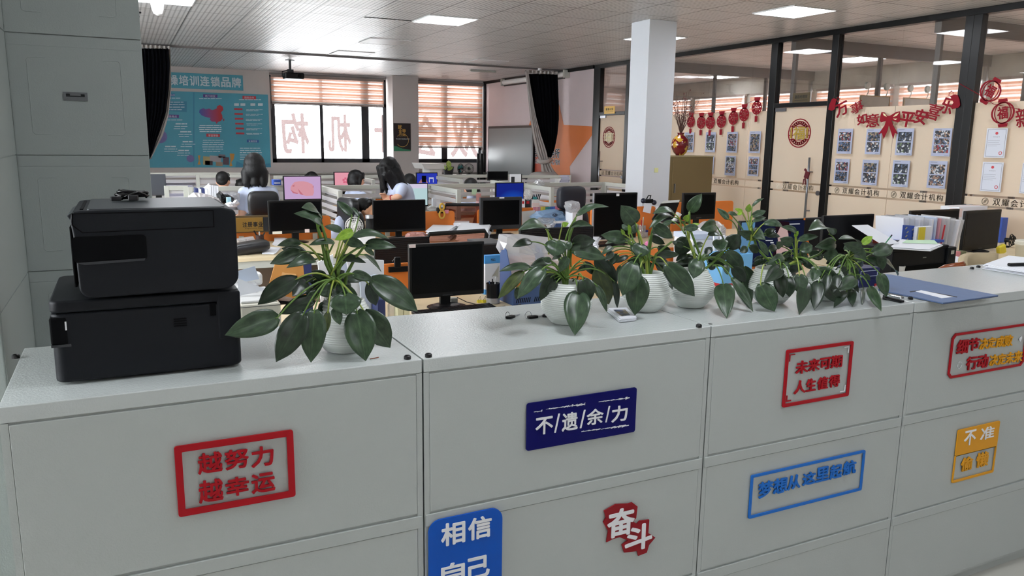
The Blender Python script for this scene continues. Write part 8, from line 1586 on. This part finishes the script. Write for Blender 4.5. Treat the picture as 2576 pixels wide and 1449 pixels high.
for i, (u, v, mm, lab) in enumerate(((1612, 576, M_LGREY, 'grey'), (1629, 576, mat('bright_pink_toy', '#f08ac0', rough=.5), 'bright pink'), (1637, 577, mat('skin_toy', '#e8bfa0', rough=.5), 'peach'))):
    c = onY(u, v, 5.55); t = thing('small_toy', lab+' round trinket on the desk behind the third plant', 'trinket', (c.x, 5.55, DZ), 0, 'round trinkets'); b = MB(); b.ball((0, 0, .028), .028); b.build('toy_body', mm, t, local=True, smooth=True); b = MB(); b.ball((0, 0, .055), .014); b.build('toy_head', mm, t, local=True, smooth=True)
stack('papers behind the black clip right of the pillar', [(1645, 600), (1672, 600), (1676, 588), (1650, 588)], DZ, .28, 26, 31); stack('documents right of the silver-edged monitor keyboard', [(1478, 632), (1500, 634), (1506, 620), (1484, 620)], DZ, .09, 10, 32)
# -- far left corner --------------------------------------------------------------------
stack('bundles of bluish paper beside the slate monitor', [(415, 505), (490, 505), (492, 490), (420, 490)], .76, .22, 22, 33, m=mat('lilac_paper', '#a9a7b8', rough=.8))
for i in range(5):
    x0, x1, z0, z1 = RC(492+i*8, 474+(i % 2)*2, 499+i*8, 502, 8.2); tag(MB().box(x0, x1, 8.2, 8.4, z0, z1).build('box_file', [M_NAVYP, M_PAP, M_NAVYP, M_PAP, M_PAP][i], bevel=.002), ('first navy', 'first white', 'second navy', 'second white', 'third white')[i]+' file from the left in the row before the seated man', 'file', 'files before the seated man')
for i in range(4):
    P = [onY(a, b, 8.15) for a, b in ((526+i*6, 468+i), (531+i*6, 466+i), (532+i*6, 502), (527+i*6, 502))]; sheet3('paper_folder', 'white folder standing right of the navy and white files', 'folder', P, M_PAP, .1, 'white folders before the seated man')
sheet3('loose_sheet', 'white sheet sticking up over the files before the seated man', 'paper', [onY(*p, 8.25) for p in ((512, 472), (526, 460), (527, 482), (514, 480))], M_PAP, .003, 'loose sheets of paper')
def low(name, label, cat, pts, Y, dep, m, seed): bag(name, label, cat, pts, Y, dep, m, seed)
low('white_jacket', 'white jacket draped behind the upper black printer', 'jacket', [(478, 497), (490, 487), (510, 488), (535, 494), (555, 502), (562, 512), (560, 600), (540, 612), (480, 612)], 6.85, .3, mat('white_cloth', '#d9d4d6', rough=.9), 15); low('black_bag', 'black bag on the desk left of the standing woman', 'bag', [(548, 490), (556, 482), (566, 490), (580, 492), (592, 500), (590, 515), (552, 515)], 7.9, .2, M_BLK, 16); low('plastic_bag', 'grey plastic bag on the desk left of the standing woman', 'bag', [(575, 488), (590, 483), (606, 488), (606, 505), (580, 504)], 8.1, .2, M_BAG, 17); low('crumpled_paper', 'crumpled white paper beside the upper printer corner', 'paper', [(568, 514), (582, 508), (590, 512), (597, 503), (606, 514), (590, 522), (575, 520)], 7.4, .1, M_PAP, 18)
bx('blue_carton', 'small pale blue carton before the crumpled paper', 'box', (571, 497, 582, 512), 7.7, .06, mat('pale_blue_carton', '#a8cfe0', rough=.6), None)
t, w, h = bx('paper_tray', 'blue wire tray on the partition right of the standing woman', 'tray', (688, 452, 707, 466), 8.66, .12, mbl, None); lb(t, M_PAP, 'papers', -w*.8, w*.8, -.062, .05, h*.3, h*.5)
t, w, h = bx('low_cabinet', 'low white cabinet before the right window carrying plants and fans', 'cabinet', (1055, 430, 1200, 438), 15.5, .6, M_WPL, 0); t.scale = (1, 1, .93/h)
for s in (-.5, 0, .5): lb(t, M_LGREY, 'door_gap', w*s-.004, w*s+.004, -.302, -.299, .05, h-.05)
x0, x1, z0, z1 = RC(486, 502, 556, 520, 8.05); t = thing('low_cabinet', 'low grey cabinet behind the printers carrying the navy and white files', 'cabinet', ((x0+x1)/2, 8.25, 0)); MB().box(x0, x1, 8.05, 8.45, 0, z1-.001).build('body', M_LGREY, t, bevel=.004); MB().box(x0+.01, x1-.01, 8.045, 8.05, .06, z1-.03).build('door', M_LGREY, t)
# -- window ledge at the back -------------------------------------------------------------
x0, x1, z0, z1 = RC(1066, 412, 1112, 440, 15.0); t = thing('lectern', 'white lectern in front of the right window', 'lectern', ((x0+x1)/2, 15.2, 0)); MB().box(x0+.13, x1-.0, 15.0, 15.45, 0, z1-.10).build('column', M_WPL, t, bevel=.01); b = MB(); b.prism([(x0-.02, z1-.10), (x1+.02, z1-.10), (x1, z1), (x0-.08, z1+.01)], (0, 14.9, 0), (1, 0, 0), (0, 0, 1), (0, .6, 0)); b.build('slanted_top', M_WPL, t, bevel=.005)
for i, (u, v, tp, lab) in enumerate(((1082, 432, [((1082, 432), (1061, 418), 14), ((1080, 434), (1087, 424), 9), ((1078, 435), (1070, 432), 8)], 'pale green variegated plant left of the lectern'), (1128, 434, [((1130, 424), (1128, 402), 12), ((1122, 426), (1113, 415), 8), ((1126, 428), (1140, 420), 7)], 'pale green variegated plant right of the lectern'))):
    c = onY(u, v+8, 15.75); t = thing('potted_plant', lab, 'plant', (c.x, 15.75, .93), 0, 'variegated plants by the window'); MB().lathe([(0, 0), (.09, 0), (.12, .18), (.11, .18), (.08, .02), (0, .02)], (0, 0, 0), 18).build('pot', M_DGR, t, local=True); mv = leaf_mat('variegated_pale_leaf', '#8db53c', '#d6e88a', .45); rr = random.Random(i); cr = Vector((c.x, 15.75, 1.09))
    ML['v'] = mv
    for bs, tip, wd in tp:
        ML['l'], sv = mv, ML['l']; leaf(t, bs, tip, wd, 15.75, cr, 'l', rr); ML['l'] = sv
for i, (u, lab) in enumerate(((1203, 'left of two dark poles in the corner beside the whiteboard'), (1211, 'right of two dark poles in the corner beside the whiteboard'))): c = onY(u, 440, 16.9); t = thing('corner_pole', lab, 'pole', (c.x, 16.9, 0), 0, 'poles in the corner'); MB().cyl((0, 0, 0), (0, 0, onY(u, 386, 16.9).z), .035).build('shaft', M_BLK, t, local=True); MB().cyl((0, 0, onY(u, 386, 16.9).z), (0, 0, onY(u, 378, 16.9).z), .012).build('tip', M_SILV, t, local=True)
sheet3('pale_note', 'pale green note on the partition glass left of the bright blue monitor', 'note', [onY(*p, 8.66) for p in ((1187, 475), (1200, 475), (1199, 490), (1187, 489))], MATS['pale_green_paper'], .002)
t, w, h = bx('picture_frame', 'white framed sheet behind the partition below the whiteboard', 'frame', (1283, 438, 1312, 462), 11.0, .02, M_PAP, DZ); lb(t, M_DGR, 'dark_photo', -w*.8, -w*.2, -.0112, 0, h*.3, h*.9); lb(t, M_BLK, 'right_edge', w*.92, w*1.06, -.011, .01, 0, h)
bag('plastic_bag', 'small white plastic bag on the partition below the tied-back curtain', 'bag', [(1348, 462), (1352, 455), (1360, 451), (1370, 456), (1374, 466), (1358, 470)], 8.63, .08, M_BAG, 19); t, w, h = bx('white_device', 'white device on the far desk right of the tied-back curtain', 'device', (1405, 449, 1434, 462), 11.2, .3, M_WPL, None); lb(t, M_DGR, 'slot', -w*.8, w*.8, -.152, 0, h*.3, h*.6)
stack('leaning stack of papers left of the dark headrest', [(1408, 528), (1428, 528), (1430, 522), (1410, 522)], .751, .45, 34, 35, m=MATS['lilac_paper'])
